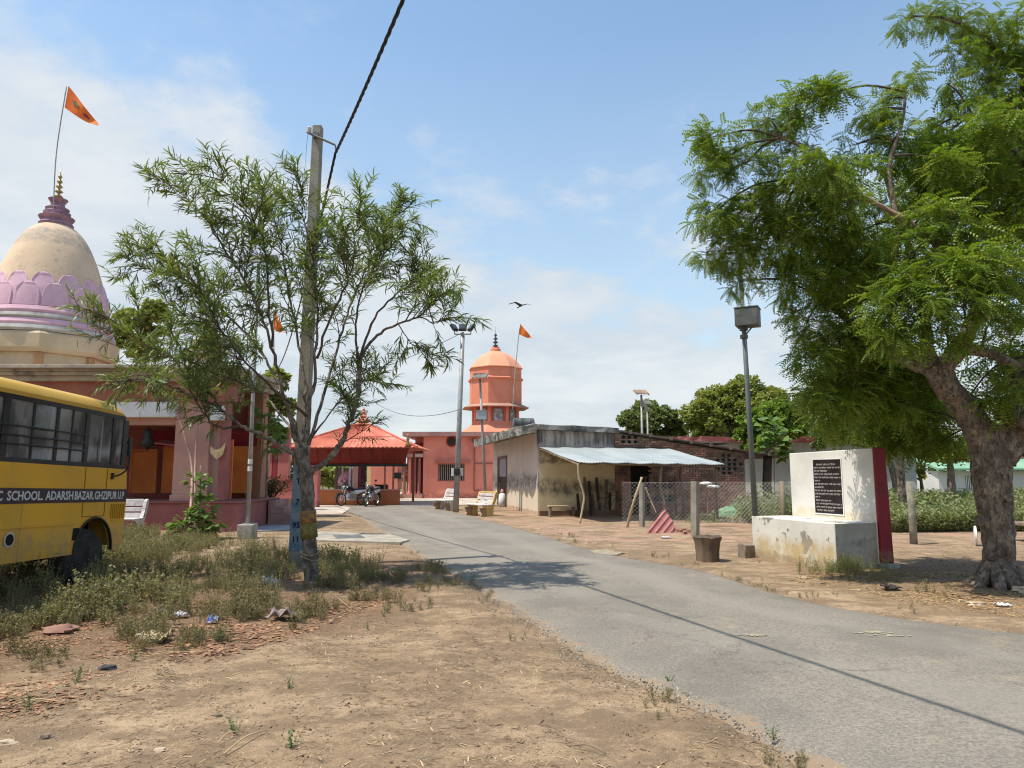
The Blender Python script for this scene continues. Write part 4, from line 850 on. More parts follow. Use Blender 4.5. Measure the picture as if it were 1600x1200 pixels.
# upper body: black pillars and rails around the glass
z0, z1 = 1.75, 2.60
rows = [(y_(-300), y_(-130)), (y_(-122), y_(-2)), (y_(9), y_(84)), (y_(88.5), y_(131))]
side = [(a, b) for a, b in rows]
for s in (1, -1):
    X0, X1 = (hwid - .05, hwid - .005) if s > 0 else (-hwid + .005, -hwid + .05)
    cur = ya; fr = MB()
    fr.box(X0, X1, ya, yb - .10, z0 + .002, z0 + .06); fr.box(X0, X1, ya, yb - .16, z1 - .06, z1 - .002)
    ed = [ya] + [v for r in side for v in r] + [y_(137), y_(174), y_(178.5), y_(191)] + [yb - .05]
    for i in range(0, len(ed), 2): fr.box(X0, X1, ed[i], ed[i + 1], z0 + .061, z1 - .061)
    fr.build('window_band', m_bband, bus)
    for r in side:
        mid = (r[0] + r[1]) / 2; xo = X1 - .02 if s > 0 else X0 + .02
        w_ = MB().box(xo - .006, xo + .006, r[0], r[1], z0 + .061, z1 - .061).build('window', m_glass, bus)
        MB().box(xo + s * .008 - .008, xo + s * .008 + .008, mid - .018, mid + .018, z0 + .061, z1 - .061).build('frame', m_black, w_)
        MB().box(xo - s * .12 - .005, xo - s * .12 + .005, r[0] + .1, r[0] + .5 * (r[1] - r[0]), z0 + .1, z1 - .1).build('curtain', m_curt, w_)
    for a, b in ((y_(137), y_(174)), (y_(178.5), y_(191))):
        xo = X1 - .02 if s > 0 else X0 + .02; MB().box(xo - .006, xo + .006, a, b, z0 + .061, z1 - .061).build('window', m_glass, bus)
    if s > 0:
        b = MB()
        for zz_ in (1.98, 2.09, 2.21): b.tube([(X1 + .03, ya, zz_), (X1 + .03, y_(133), zz_)], .011, 6)
        b.build('guard_rail', m_bband, bus)
# the door frame line and thinner pillar in the door window
MB().box(hwid + .001, hwid + .006, (y_(137) + y_(174)) / 2 - .01, (y_(137) + y_(174)) / 2 + .01, z0 + .08, z1 - .14).build('door_window_frame', m_curt, bus)
b = MB()
for a in (y_(136), y_(170)): b.box(hwid + .0005, hwid + .006, a - .005, a + .005, 1.02, 1.745)
b.box(hwid + .0005, hwid + .006, y_(136) + .006, y_(170) - .006, 1.02, 1.03); b.build('door_seam', mat('shadow_seam', (.22, .10, .01), None, bump=0), bus)
b = MB()
for yy in (y_(-140), y_(42)): b.box(hwid + .0003, hwid + .0015, yy, yy + .003, .52, 1.22)
b.build('panel_seam', bpy.data.materials['shadow_seam'], bus)
b = MB(); yy = ya + .05
while yy < yb - .1: b.lathe([(.006, 0), (.005, .003)], 6, M=Matrix(((0, 0, 1, hwid), (1, 0, 0, yy), (0, 1, 0, 1.71), (0, 0, 0, 1)))); yy += .09
b.build('rivets', m_bus, bus, kind='stuff')
# roof: rounded shell
pr = [(-hwid, z1), (-hwid - .01, z1 + .05), (-hwid + .04, z1 + .14), (-hwid + .16, z1 + .21), (-.5, z1 + .255), (0, z1 + .27), (.5, z1 + .255), (hwid - .16, z1 + .21), (hwid - .04, z1 + .14), (hwid + .01, z1 + .05), (hwid, z1)]
vs = []; fs = []; seg = [(ya, 1, 0), (yb - 1.0, 1, 0), (yb - .5, 1, -.01), (yb - .25, .985, -.03), (yb - .12, .96, -.07), (yb - .04, .92, -.13), (yb + .0, .88, -.19)]
for y, sx_, dz in seg:
    for x, z in pr: vs.append((x * sx_, y, max(z1 - .1, z + dz * ((z - z1) / .27 + .5))))
K = len(pr)
for i in range(len(seg) - 1):
    for k_ in range(K - 1): a = i * K + k_; fs.append((a, a + 1, a + K + 1, a + K))
fs += [tuple(range(K)), tuple((len(seg) - 1) * K + k_ for k_ in range(K))] + [(i * K, (i + 1) * K, (i + 1) * K + K - 1, i * K + K - 1) for i in range(len(seg) - 1)]
MB().add(vs, fs).build('roof', m_bustop, bus, autos=True)
MB().box(-hwid + .06, hwid - .06, yb - .14, yb - .1, 1.76, 2.55).build('windscreen', m_glass, bus)
# lettering band
BZ0, BZ1 = 1.232, 1.43
MB().box(hwid + .001, hwid + .007, ya, yb + .02, BZ0, BZ1).build('lettering_band', mat('band_plum', (.035, .022, .028), (.05, .03, .035), 3, .5), bus)
T = Matrix(((0, 0, 1, hwid + .0095), (1, 0, 0, 0), (0, 1, 0, BZ0 + .045), (0, 0, 0, 1)))
def bus_text(s, a, b, sz=.165):
    M_ = T.copy(); t = text('lettering', s, sz, m_let, Matrix(M_), bus, .0012, bold=.0035); w = max(v.co.x for v in t.data.vertices)
    sc = (b - a) / w; M2 = Matrix.Translation((0, a, 0)) @ T; t.matrix_local = M2 @ Matrix.Diagonal((sc, 1, 1, 1))
bus_text('C', y_(1), y_(9)); bus_text('SCHOOL.', y_(16), y_(72)); bus_text('ADARSH', y_(76), y_(119)); bus_text('BAZAR.', y_(121.5), y_(151.5)); bus_text('GHZIPUR', y_(152.5), y_(187)); bus_text('U.P', y_(188.5), y_(198))
# trim: moulding line, vents, wheel arches, lamp recess
b = MB(); b.box(hwid + .001, hwid + .02, ya, y_(128), .925, .955); b.box(hwid + .001, hwid + .016, y_(183), yb, .93, .95); b.build('moulding', m_bus, bus)
b = MB()
for i in range(8): yy = y_(180) + i * .052; b.box(hwid + .001, hwid + .008, yy, yy + .012, .97, 1.2)
b.build('louvre', mat('louvre_shadow', (.40, .19, .01), None, bump=0), bus)
for a, b_, za, zb in ((y_(123.5), y_(133), .70, .87),): plate([(a, za), (b_, za), (b_ + .01, zb), (a + .02, zb)], hwid + .001, hwid + .006, 'vent', m_dark)
T2 = Matrix(((0, 0, 1, hwid), (1, 0, 0, y_(26)), (0, 1, 0, .79), (0, 0, 0, 1)))
MB(T2).lathe([(.085, 0), (.095, .012), (.075, .015)], 20).build('fuel_flap_rim', m_greyw, bus); MB(T2).lathe([(.07, .0155), (.07, .02)], 20).build('fuel_flap', m_dark, bus)
for wc in (ya + 1.3, y_(157)):
    arch = []
    for k in range(15): g = PI * k / 14; arch.append((wc + .50 * math.cos(g), .5 + .52 * math.sin(g)))
    inner = [(wc + (y - wc) * .955, .5 + (z - .5) * .955) for y, z in arch]
    plate(arch + inner[::-1], hwid - .02, hwid + .02, 'arch_trim', m_black)
    MB().box(hwid - .5, hwid - .44, wc - .6, wc + .6, .42, 1.12).build('arch_liner', m_dark, bus); MB().box(hwid - .439, hwid - .065, wc - .6, wc + .6, 1.06, 1.1).build('arch_liner', m_dark, bus)
def make_wheel(par, loc, r=.40, w=.24, steer=0, car=True):
    rt = root('wheel', '', '', loc, steer); del rt['label']; del rt['category']; rt.parent = par
    T = Matrix.Rotation(PI / 2, 4, 'Y')
    MB(T).lathe([(r * .62, -w / 2), (r * .92, -w / 2), (r, -w / 2 + .04), (r, w / 2 - .04), (r * .92, w / 2), (r * .62, w / 2)], 28).build('tyre', m_rub, rt, autos=True)
    MB(T).lathe([(r * .6, -w * .3), (r * .6, w * .5), (r * .5, w * .42), (r * .25, w * .2), (r * .2, w * .45), (.01, w * .47)], 24).build('rim', mat('wheel_rim', (.2, .18, .16), (.1, .09, .08), 5, .6) if 'wheel_rim' not in bpy.data.materials else bpy.data.materials['wheel_rim'], rt, autos=True)
    return rt
make_wheel(bus, (hwid - .15, y_(149), .42), r=.43, steer=R(-8)); make_wheel(bus, (hwid - .17, ya + 1.3, .41)); make_wheel(bus, (-hwid + .17, y_(150), .41)); make_wheel(bus, (-hwid + .17, ya + 1.3, .41))
# mirror
b = MB(); b.tube(smooth_path([(hwid + .0, y_(177), 1.62), (hwid + .07, y_(184), 1.66), (hwid + .12, y_(190), 1.78), (hwid + .12, y_(191), 2.02), (hwid + .08, y_(189), 2.2)], 5), .013, 6); b.build('mirror_arm', m_black, bus, smooth=True)
b = MB(); b.box(hwid - .0, hwid + .03, y_(176), y_(178.5), 1.58, 1.68); b.build('mirror_bracket', m_black, bus)
b = MB(); b.box(hwid + .09, hwid + .13, y_(189), y_(193), 1.95, 2.25); b.build('mirror', m_black, bus, bevel=.01)

# ================================================================ benches
m_bw = mat('bench_white', (.66, .62, .60), (.52, .48, .45), 3, .8, .2, 25, layers=(('patch', (.3, .22, .15), 3, .58, .7, .5),))
m_by = mat('bench_yellow', (.60, .40, .13), (.5, .33, .12), 3, .8, .2, 25, layers=(('patch', (.3, .2, .1), 3, .58, .7, .5),))
m_leg = mat('bench_leg', (.36, .23, .13), (.28, .19, .12), 3, .85, .2, 25)
def make_bench(label, loc, rz, ms, mside, w=1.45, group='slatted concrete benches'):
    """front of the seat faces local -y; x is the length"""
    rt = root('bench', label, 'bench', loc, rz, group)
    TL = Matrix(((0, 0, 1, 0), (1, 0, 0, 0), (0, 1, 0, 0), (0, 0, 0, 1)))
    arm = [(.10, .0), (.42, .0), (.38, .12), (.40, .34), (.52, .62), (.60, .86), (.56, .93), (.48, .9), (.40, .62), (.32, .47), (.22, .41), (-.02, .41), (-.05, .37), (.05, .33), (.12, .2)]
    leg = [(-.04, 0), (.30, 0), (.24, .12), (.30, .33), (-.06, .33), (.04, .12)]
    for x in (-w / 2, w / 2 - .09): MB(TL).prism([(y - .2, z) for y, z in arm], x, x + .09).build('side_frame', mside, rt, bevel=.008)
    for x in (-w / 2 + .02, w / 2 - .11): MB(TL).prism([(y - .32, z) for y, z in leg], x, x + .085).build('leg', m_leg, rt, bevel=.008)
    for i in range(4): MB().box(-w / 2 - .02, w / 2 + .02, -.34 + i * .135, -.34 + i * .135 + .115, .415, .455).build('seat_slat', ms, rt, bevel=.006)
    for i, (y, z) in enumerate(((.17, .52), (.215, .66), (.26, .80))): MB().box(-w / 2 + .0, w / 2 - .0, y, y + .035, z - .05, z + .055, Matrix.Rotation(R(-0), 4, 'X')).build('back_slat', ms, rt, bevel=.006)
    MB().box(-w / 2 + .1, w / 2 - .1, .285, .32, .86, .93).build('top_rail', mside, rt, bevel=.01)
    return rt
make_bench('white slatted concrete bench at the foot of the tall lamp pole', G(697, 797), R(-58), m_bw, m_bw, 1.15)
make_bench('yellow sided concrete bench with white back slats left of the plastered hut', G(751, 806), R(-58), m_bw, m_by, 1.3)
make_bench('white slatted bench half hidden behind the front of the school bus', G(176, 837), R(0), m_bw, m_bw, 1.4)

# ================================================================ motorcycles
m_chr = mat('bike_chrome', (.5, .5, .5), None, rough=.25, metal=.9, bump=0); m_bikeb = mat('bike_black', (.02, .02, .022), None, rough=.3, bump=0, coat=.5); m_bikew = mat('bike_panel', (.75, .76, .78), None, rough=.35, bump=0)
m_ty = mat('bike_tyre', (.05, .045, .04), (.09, .08, .07), 4, .9)
def make_bike(label, loc, rz, helmet=False):
    rt = root('motorcycle', label, 'motorcycle', loc, rz, 'motorcycles in front of the pavilion')
    T = Matrix.Rotation(PI / 2, 4, 'Y')
    for y in (-.64, .64):
        w = root('wheel', '', '', (0, y, .31)); del w['label']; del w['category']; w.parent = rt
        MB(T).lathe([(.25, -.045), (.30, -.04), (.315, 0), (.30, .04), (.25, .045)], 22, cap=False).build('tyre', m_ty, w, autos=True)
        b = MB(T).lathe([(.255, -.02), (.255, .02), (.235, .02), (.235, -.02), (.255, -.02)], 22, cap=False)
        for k in range(10): a = 2 * PI * k / 10; b.tube([(0, .03 * math.cos(a), .03 * math.sin(a)), (0, .24 * math.cos(a + .2), .24 * math.sin(a + .2))], .005, 3, M=T.inverted())
        b.tube([(0, 0, -.06), (0, 0, .06)], .045, 8); b.build('rim', m_chr, w)
    b = MB()
    for x in (-.09, .09): b.tube([(x, .64, .31), (x, .40, .98)], .022, 6)
    b.build('fork', m_chr, rt)
    b = MB(); b.tube([(-.36, .28, 1.04), (-.26, .34, 1.03), (-.1, .40, .99), (.1, .40, .99), (.26, .34, 1.03), (.36, .28, 1.04)], .014, 6); b.build('handlebar', m_bikeb, rt)
    for s in (-1, 1): MB().tube([(s * .26, .34, 1.03), (s * .30, .36, 1.16), (s * .34, .36, 1.2)], .008, 5).lathe([(.0, -.01), (.06, -.01), (.06, .01), (0, .01)], 10, M=Matrix.Translation((s * .36, .36, 1.22)) @ Matrix.Rotation(PI / 2, 4, 'X')).build('mirror', m_bikeb, rt)
    MB(Matrix.Translation((0, .46, .90)) @ Matrix.Rotation(-PI / 2, 4, 'X')).lathe([(.03, -.10), (.09, -.04), (.105, .03), (.10, .05)], 14).build('headlight', m_bikeb, rt, smooth=True)
    MB(Matrix.Translation((0, .46, .90)) @ Matrix.Rotation(-PI / 2, 4, 'X')).lathe([(.092, .051), (.06, .065), (.01, .07)], 14).build('lens', m_chr, rt, smooth=True)
    TL = Matrix(((0, 0, 1, 0), (1, 0, 0, 0), (0, 1, 0, 0), (0, 0, 0, 1)))
    MB(TL).prism([(-.06, .70), (.36, .80), (.40, .90), (.28, .97), (.05, .95), (-.08, .84)], -.13, .13).build('tank', m_bikeb, rt, bevel=.05)
    MB(TL).prism([(-.85, .84), (-.80, .78), (-.06, .76), (-.02, .84), (-.3, .85), (-.8, .92)], -.13, .13).build('seat', m_bikeb, rt, bevel=.03)
    MB(TL).prism([(-.88, .72), (-.3, .56), (-.1, .62), (-.12, .76), (-.8, .80)], -.12, .12).build('side_cover', m_bikew, rt, bevel=.02)
    MB(TL).prism([(-.22, .26), (.22, .26), (.30, .42), (.16, .66), (-.14, .68), (-.26, .45)], -.13, .13).build('engine', m_chr, rt, bevel=.02)
    MB().tube([(.14, .2, .40), (.16, .1, .28), (.17, -.3, .28), (.17, -.85, .42)], [.02, .022, .035, .045], 8).build('exhaust', m_chr, rt)
    fen = [(.64 + .37 * math.cos(R(g)), .31 + .37 * math.sin(R(g))) for g in range(10, 150, 14)]; fen2 = [(.64 + .345 * math.cos(R(g)), .31 + .345 * math.sin(R(g))) for g in range(10, 150, 14)]
    MB(TL).prism(fen + fen2[::-1], -.065, .065).build('front_fender', m_bikeb, rt)
    MB(TL).prism([(2 * -.0 - y, z) for y, z in fen] + [(-y, z) for y, z in fen2[::-1]], -.07, .07).build('rear_fender', m_bikeb, rt)
    MB().tube([(-.02, -.64, .31), (-.02, -.1, .42), (-.02, .34, .8)], .025, 6).tube([(.1, -.64, .31), (.12, -.55, .74)], .02, 6).build('frame', m_bikeb, rt)
    MB().tube([(-.1, -.05, .3), (-.25, -.1, .0)], .014, 5).build('side_stand', m_bikeb, rt)
    return rt
b1 = make_bike('black and white motorcycle parked side on before the pavilion, left of the pair', (P(551, 787, 35.6).x, 35.3, .045), R(142)); b1.scale = (.98,) * 3
b2 = make_bike('dark motorcycle parked nose out before the pavilion, right of the pair', (P(582, 787, 35.3).x, 35.0, .045), R(168))

# ================================================================ poles and lamps
m_gpole = mat('galvanised_pole', (.36, .36, .34), (.27, .27, .26), 3, .55, .1, 20, metal=.3)
m_grey = mat('grey_green_pole', (.17, .19, .19), (.13, .15, .15), 3, .6, .1, 20, metal=.2)
m_cpole = mat('cast_concrete', (.30, .275, .225), (.20, .185, .15), 2, .9, .35, 25, layers=(('patch', (.17, .16, .14), 3, .55, .72, .5, (1, 1, .2)),))
m_blue = mat('blue_band', (.11, .18, .25), (.22, .27, .30), 4, .85, .2, 25, contrast=(.4, .6), layers=(('patch', (.3, .29, .26), 5, .6, .7, .6),))
PB = G(463, 884); PB.z = 0; PT = P(497, 198, PB.y + .1)
ep = root('utility_pole', 'square concrete utility pole with blue painted foot behind the thin tree', 'utility pole', PB); lean = PT - PB
def sq(z, h=0): t = z / lean.z; c = lean * t; w_ = .115 - .03 * t; return [(c.x + a * w_ + 0, c.y + b_ * w_ * 1.0, z) for a, b_ in ((-1, -1), (1, -1), (1, 1), (-1, 1))]
def sqp(za, zb, g=1.0):
    A, B2 = sq(za), sq(zb); ca = lean * (za / lean.z); cb = lean * (zb / lean.z)
    A = [tuple(ca[i] + (p[i] - ca[i]) * g if i < 2 else p[i] for i in range(3)) for p in A]; B2 = [tuple(cb[i] + (p[i] - cb[i]) * g if i < 2 else p[i] for i in range(3)) for p in B2]
    return MB().add(A + B2, [(3, 2, 1, 0), (4, 5, 6, 7), (0, 1, 5, 4), (1, 2, 6, 5), (2, 3, 7, 6), (3, 0, 4, 7)])
sqp(0, lean.z).build('shaft', m_cpole, ep, bevel=.015); sqp(.25, 1.75, 1.03).build('painted_band', m_blue, ep, bevel=.015)
m_ink = mat('navy_ink', (.01, .015, .05), None, bump=0)
for i, (s, zz_) in enumerate((('11', .42), ('95', .66), ('7', 1.06), ('T', 1.42))):
    c = lean * (zz_ / lean.z); t = text('painted_mark', s, .14, m_ink, Matrix.Translation((c.x, c.y - .1215, zz_)) @ Matrix.Rotation(PI / 2, 4, 'X'), ep, .001, align='CENTER', bold=.003)
ta = P(486, 214, PB.y) - PB; tb = P(523, 226, PB.y - .15) - PB
MB().tube([ta + Vector((0, -.15, 0)), tb], .022, 6).build('cross_arm', m_iron, ep); MB().box(-.05, .05, -.14, .14, -.05, .05, Matrix.Translation(lean * .972)).build('clamp', m_iron, ep)
MB().lathe([(.015, 0), (.05, .03), (.05, .12), (.02, .15)], 8, c=tuple(ta + Vector((0, -.15, -.02)))).build('insulator', m_greyw, ep)
MB().tube(smooth_path([ta + Vector((0, -.2, 0)), ta + Vector((-.02, -.2, -.6)), ta + Vector((.05, -.15, -1.4))], 4), .004, 4).build('tie_wire', m_iron, ep)
hookp = P(524, 240, PB.y - .15)
MB().tube(smooth_path([tb, tb + Vector((.02, 0, -.05)), hookp - PB + Vector((0, 0, .03))], 4), .014, 6).build('hook', m_iron, ep)
# twisted black cable strung over the road
m_cab = mat('black_cable', (.012, .012, .013), (.03, .03, .03), 8, .6)
FP = Vector((-13.0, 38.5, 0))
def cable_pts():
    a = hookp; nearp = Vector((a.x + .40 * (a.y + 14), -14, 7.6)); out = []
    n = 120
    for i in range(n + 1):
        t = i / n; p = a.lerp(nearp, t); p.z -= 4 * t * (1 - t) * .95; out.append(p)
    return out[::-1]
cp = cable_pts(); far = Vector((FP.x, FP.y, 7.2)); cf = []
for i in range(1, 91):
    t = i / 90; p = hookp.lerp(far, t); p.z -= 4 * t * (1 - t) * 1.0; cf.append(p)
path = cp + cf; B = MB()
def helix(path, off, r, rate):
    out = []; s = 0
    dense = []
    for a, b_ in zip(path[:-1], path[1:]):
        L_ = (b_ - a).length; k_ = max(1, int(L_ / .07)) if a.y < 20 and a.y > 1 else 1
        for j in range(k_): dense.append(a.lerp(b_, j / k_))
    dense.append(path[-1])
    for i, p in enumerate(dense):
        if i: s += (p - dense[i - 1]).length
        g = s * rate + off; out.append(p + Vector((math.cos(g) * r, 0, math.sin(g) * r)))
    return out
for k_ in range(3): B.tube(helix(path, k_ * 2.1, .013, 9), .015, 6)
o = B.build('power_cable', m_cab, smooth=True); tag(o, 'thick twisted black cable crossing overhead from the top of the concrete pole', 'cable')
fp = root('utility_pole', 'distant concrete utility pole behind the crown of the thin tree', 'utility pole', FP); MB().tube([(0, 0, 0), (0, 0, 7.6)], [.16, .11], 4).build('shaft', m_cpole, fp); MB().box(-.5, .5, -.04, .04, 7.15, 7.22).build('cross_arm', m_iron, fp)

def lamp_pole(name, label, base, top, r, m, cat='street lamp'):
    rt = root(name, label, cat, base); v = top - base
    MB().tube([Vector((0, 0, -.02)), v * .5, v], [r, r * .85, r * .7], 12).build('pole', m, rt, smooth=True); return rt, v
def solar(rt, v, w, d, tilt, m_panel, rz=0):
    T = Matrix.Translation(v + Vector((0, 0, .12))) @ Matrix.Rotation(rz, 4, 'Z') @ Matrix.Rotation(tilt, 4, 'X')
    MB(T).box(-w / 2, w / 2, -d / 2, d / 2, 0, .035).build('solar_panel', m_panel, rt, bevel=.004)
    b = MB(T)
    for x in (-w / 2, w / 2 - .03): b.box(x, x + .03, -d / 2, d / 2, -.04, -.002)
    b.box(-w / 2 + .03, w / 2 - .03, -.02, .02, -.03, -.002); b.build('panel_frame', m_gpole, rt)
m_sol = mat('solar_back', (.20, .18, .15), (.12, .11, .10), 3, .6, .1, 20)
m_solg = mat('solar_cells', (.02, .03, .05), (.05, .06, .08), 3, .2, 0)
# slender pole left, its panel inside the thin tree's crown
a = G(386, 842); a.z = 0; t_ = P(404, 412, a.y)
l1, v = lamp_pole('solar_street_lamp', 'slender grey pole on a concrete block by the temple steps, panel hidden in leaves', a, t_, .055, m_gpole)
MB().box(-.19, .19, -.19, .19, 0, .36).build('footing', m_conc, l1, bevel=.02); solar(l1, v, .8, .6, R(35), m_sol)
MB().box(-.1, .1, -.1, .1, 0, .02, Matrix.Translation((0, 0, .365))).build('base_plate', m_gpole, l1)
b = MB()
for z in (1.72, 1.9): b.tube([v * (z / v.z) - Vector((0, 0, .06)), v * (z / v.z) + Vector((0, 0, .06))], .058, 10)
b.build('sticker', m_white, l1)
# tall floodlight pole
a = G(712, 800); a.z = 0; t_ = P(723, 524, a.y)
l2, v = lamp_pole('floodlight_pole', 'tall pale pole with three floodlights beside the white bench', a, t_, .125, m_gpole, 'floodlight pole')
b = MB(Matrix.Translation(v)); b.tube([(-.36, 0, .05), (.36, 0, .05)], .03, 6); b.tube([(-.34, 0, .05), (-.40, .0, .4)], .025, 5); b.tube([(.34, 0, .05), (.40, 0, .4)], .025, 5); b.tube([(0, 0, 0), (0, 0, .15)], .05, 6); b.build('bracket', m_gpole, l2)
for x, rz in ((-.38, R(60)), (0, 0), (.38, R(-60))):
    T = Matrix.Translation(v + Vector((x, 0, .32))) @ Matrix.Rotation(rz, 4, 'Z') @ Matrix.Rotation(R(-35), 4, 'X')
    fl = MB(T).box(-.17, .17, -.08, .05, -.15, .18).build('floodlight', m_black, l2, bevel=.015); MB(T).box(-.14, .14, -.088, -.082, -.12, .15).build('lens', m_solg, fl)
v6 = v * .22; MB(Matrix.Translation(v6)).box(-.24, -.13, -.14, -.02, -.16, .16).build('switch_box', m_white, l2, bevel=.01); MB(Matrix.Translation(v6)).box(.13, .26, -.14, -.02, -.16, .16).build('switch_box', m_greyw, l2, bevel=.01); MB(Matrix.Translation(v6)).box(-.12, .11, -.20, -.13, -.14, .14).build('meter', m_black, l2, bevel=.01)
# solar lamp with a grey box, by the yellow bench
a = G(760, 800); a.z = 0; t_ = P(750, 592, a.y)
l3, v = lamp_pole('solar_street_lamp', 'solar street lamp with pale battery box in front of the salmon tower', a, t_, .065, m_gpole)
solar(l3, v, .62, .5, R(30), m_sol, R(-12)); c = v * ((P(760, 649, a.y).z) / v.z)
MB(Matrix.Translation(c + Vector((0, -.16, 0)))).box(-.22, .22, -.12, .12, -.19, .17).build('battery_box', mat('pale_blue_grey', (.42, .46, .48), (.36, .4, .42), 3, .5), l3, bevel=.015); MB(Matrix.Translation(c + Vector((0, -.16, 0)))).box(-.25, .25, -.15, .15, .172, .20).build('box_lid', m_gpole, l3)
# near grey pole with box beside the plaque
a = G(1183, 851); a.z = 0; t_ = P(1155, 395, a.y)
l4, v = lamp_pole('solar_street_lamp', 'leaning grey pole with battery box rising into the neem crown behind the white plaque wall', a, t_, .068, m_grey)
c = v * (P(1166, 497, a.y).z / v.z); T = Matrix.Translation(c + Vector((.08, -.05, 0))) @ Matrix.Rotation(R(-28), 4, 'Z')
MB(T).box(-.25, .27, -.24, .22, -.22, .2).build('battery_box', mat('grey_box', (.13, .135, .13), (.09, .095, .09), 3, .6, .1, 20, layers=(('patch', (.2, .2, .19), 3, .55, .7, .5),)), l4, bevel=.012); MB(T).box(-.265, .285, -.255, .235, .202, .222).build('box_lid', m_grey, l4, bevel=.005)
MB(T).box(-.21, -.12, -.245, -.241, .02, .16).build('box_label', m_sol, l4)
c2 = c + Vector((0, 0, -.45)) * 1; MB().tube([c2, c + Vector((.2, -.1, -.2))], .018, 5).build('brace', m_grey, l4)
MB().tube([c2 - Vector((0, 0, .04)), c2 + Vector((0, 0, .04))], .095, 10).build('clamp', m_iron, l4); MB().tube([c + Vector((0, 0, -.3)), c + Vector((0, 0, -.23))], .1, 10).build('clamp', m_iron, l4)
solar(l4, v, .8, .6, R(30), m_sol)
# roof lamps behind the brick wall
for px, py, Yy, lab, w in ((1003, 617, 33, 'solar lamp with rusty panel standing behind the brick extension, the nearer of two', .62), (1012, 632, 44, 'smaller solar lamp behind the brick extension, right behind the nearer one', .5)):
    a = P(px, 672, Yy); a.z = 0; t_ = P(px - 1, py, Yy); lx, v = lamp_pole('solar_street_lamp', lab, a, t_, .07, m_gpole); solar(lx, v, w, .5, R(28), mat('rusty_panel', (.34, .22, .15), (.22, .15, .11), 3, .6) if w > .55 else m_sol, R(15))
    if w > .55: MB().box(-.26, .26, -.2, .2, 0, v.z * .62).build('pier', m_white, lx)
    if w > .55: MB().tube([v * .97, v * .88 + Vector((.16, -.1, 0)), v * .86 + Vector((.2, -.1, -.1))], .05, 6).build('lamp_arm', m_wlight, lx)
# lamp behind the pavilion
a = P(567, 672, 45); a.z = 0; t_ = P(566, 648, 45); lx, v = lamp_pole('solar_street_lamp', 'dark panel lamp rising behind the coral pavilion roof', a, t_, .05, m_black); solar(lx, v, .62, .5, R(40), m_sol)
# thin wires
def wire(label, a, b_, sag, r=.008):
    o = MB().tube([a.lerp(b_, i / 30) - Vector((0, 0, 4 * i / 30 * (1 - i / 30) * sag)) for i in range(31)], r, 4).build('wire', m_cab); tag(o, label, 'wire')
wire('thin wire sagging from behind the pavilion to the floodlight pole', P(585, 628, 46), P(718, 640, 29.5), .55, .012)
wire('thin wire running from the floodlight head toward the thin tree', P(722, 520, 29.6), P(470, 605, 39), .4, .012)

# ================================================================ monument with black plaque
m_mon = mat('white_monument', (.68, .66, .61), (.60, .58, .53), 1.5, .85, .12, 25, layers=(('band', (.50, .40, .22), -.3, .30, .10, 2, 1, .75), ('band', (.60, .50, .32), .76, .95, .06, 3, 1, .7)))
m_ped = mat('chipped_whitewash', (.66, .64, .58), (.57, .55, .49), 1.6, .9, .25, 25, layers=(('patch', (.27, .25, .20), 2.6, .585, .592, 1.), ('patch', (.24, .22, .19), 6.5, .635, .642, 1.), ('band', (.50, .38, .20), -.3, .40, .12, 1.5, .7, 1.), ('band', (.30, .22, .13), -.3, .13, .05, 2, 1, .9)))
m_pedend = m_ped
m_crim = mat('crimson_paint', (.25, .009, .022), (.20, .008, .02), 1.5, .5, .06, 20, layers=(('patch', (.12, .015, .02), 2, .50, .66, .6), ('band', (.25, .12, .09), -.2, .32, .06, 3, 1, .7)))
MC = G(1308, 893); MC.z = 0
dw = Vector((-.30, .95, 0)).normalized(); MA = math.atan2(-dw.x, dw.y)      # rotate local +Y onto the wall direction
mon = root('monument', 'white wall slab with black inscribed plaque, crimson end and chipped pedestal under the neem', 'monument', MC, MA)
# local: +Y along the wall away from the viewer, +X to the right; west faces look at the road
MB().box(0, .85, 0, 2.22, -.1, .775).build('pedestal', m_ped, mon, bevel=.012)
vs = [(.705, -.02, -.1), (.705, 2.1, -.1), (.94, 2.1, -.1), (.94, -.02, -.1), (.705, -.02, 2.03), (.705, 2.1, 2.0), (.90, 2.1, 2.0), (.90, -.02, 2.03)]
bf = [(3, 2, 1, 0), (4, 5, 6, 7), (0, 1, 5, 4), (1, 2, 6, 5), (2, 3, 7, 6), (3, 0, 4, 7)]
WM = MB(Matrix.Translation((.15, 0, 0)))
wall_o = MB(WM.M).add(vs, bf).build('wall_slab', m_mon, mon, bevel=.012)
vs = [(.70, -.022, .0), (.70, -.06, .0), (.99, -.06, .0), (.99, -.022, .0), (.70, -.022, 2.035), (.70, -.06, 2.035), (.905, -.06, 2.035), (.905, -.022, 2.035)]
MB(WM.M).add([(.712, -.075, .12), (.712, -.021, .12), (.97, -.021, .12), (.97, -.075, .12), (.712, -.075, 2.045), (.712, -.021, 2.045), (.91, -.021, 2.045), (.91, -.075, 2.045)], bf).build('crimson_end', m_crim, mon, bevel=.006)
MB(WM.M).add([(.94, -.07, .0), (.94, 2.1, .0), (.975, 2.1, .0), (.975, -.07, .0), (.905, -.07, 2.03), (.905, 2.1, 2.0), (.93, 2.1, 2.0), (.93, -.07, 2.03)], bf).build('crimson_back', m_crim, mon)
MB(WM.M).box(.66, 1.05, -.12, 1.9, -.1, .1).build('footing', m_conc, mon, bevel=.02)
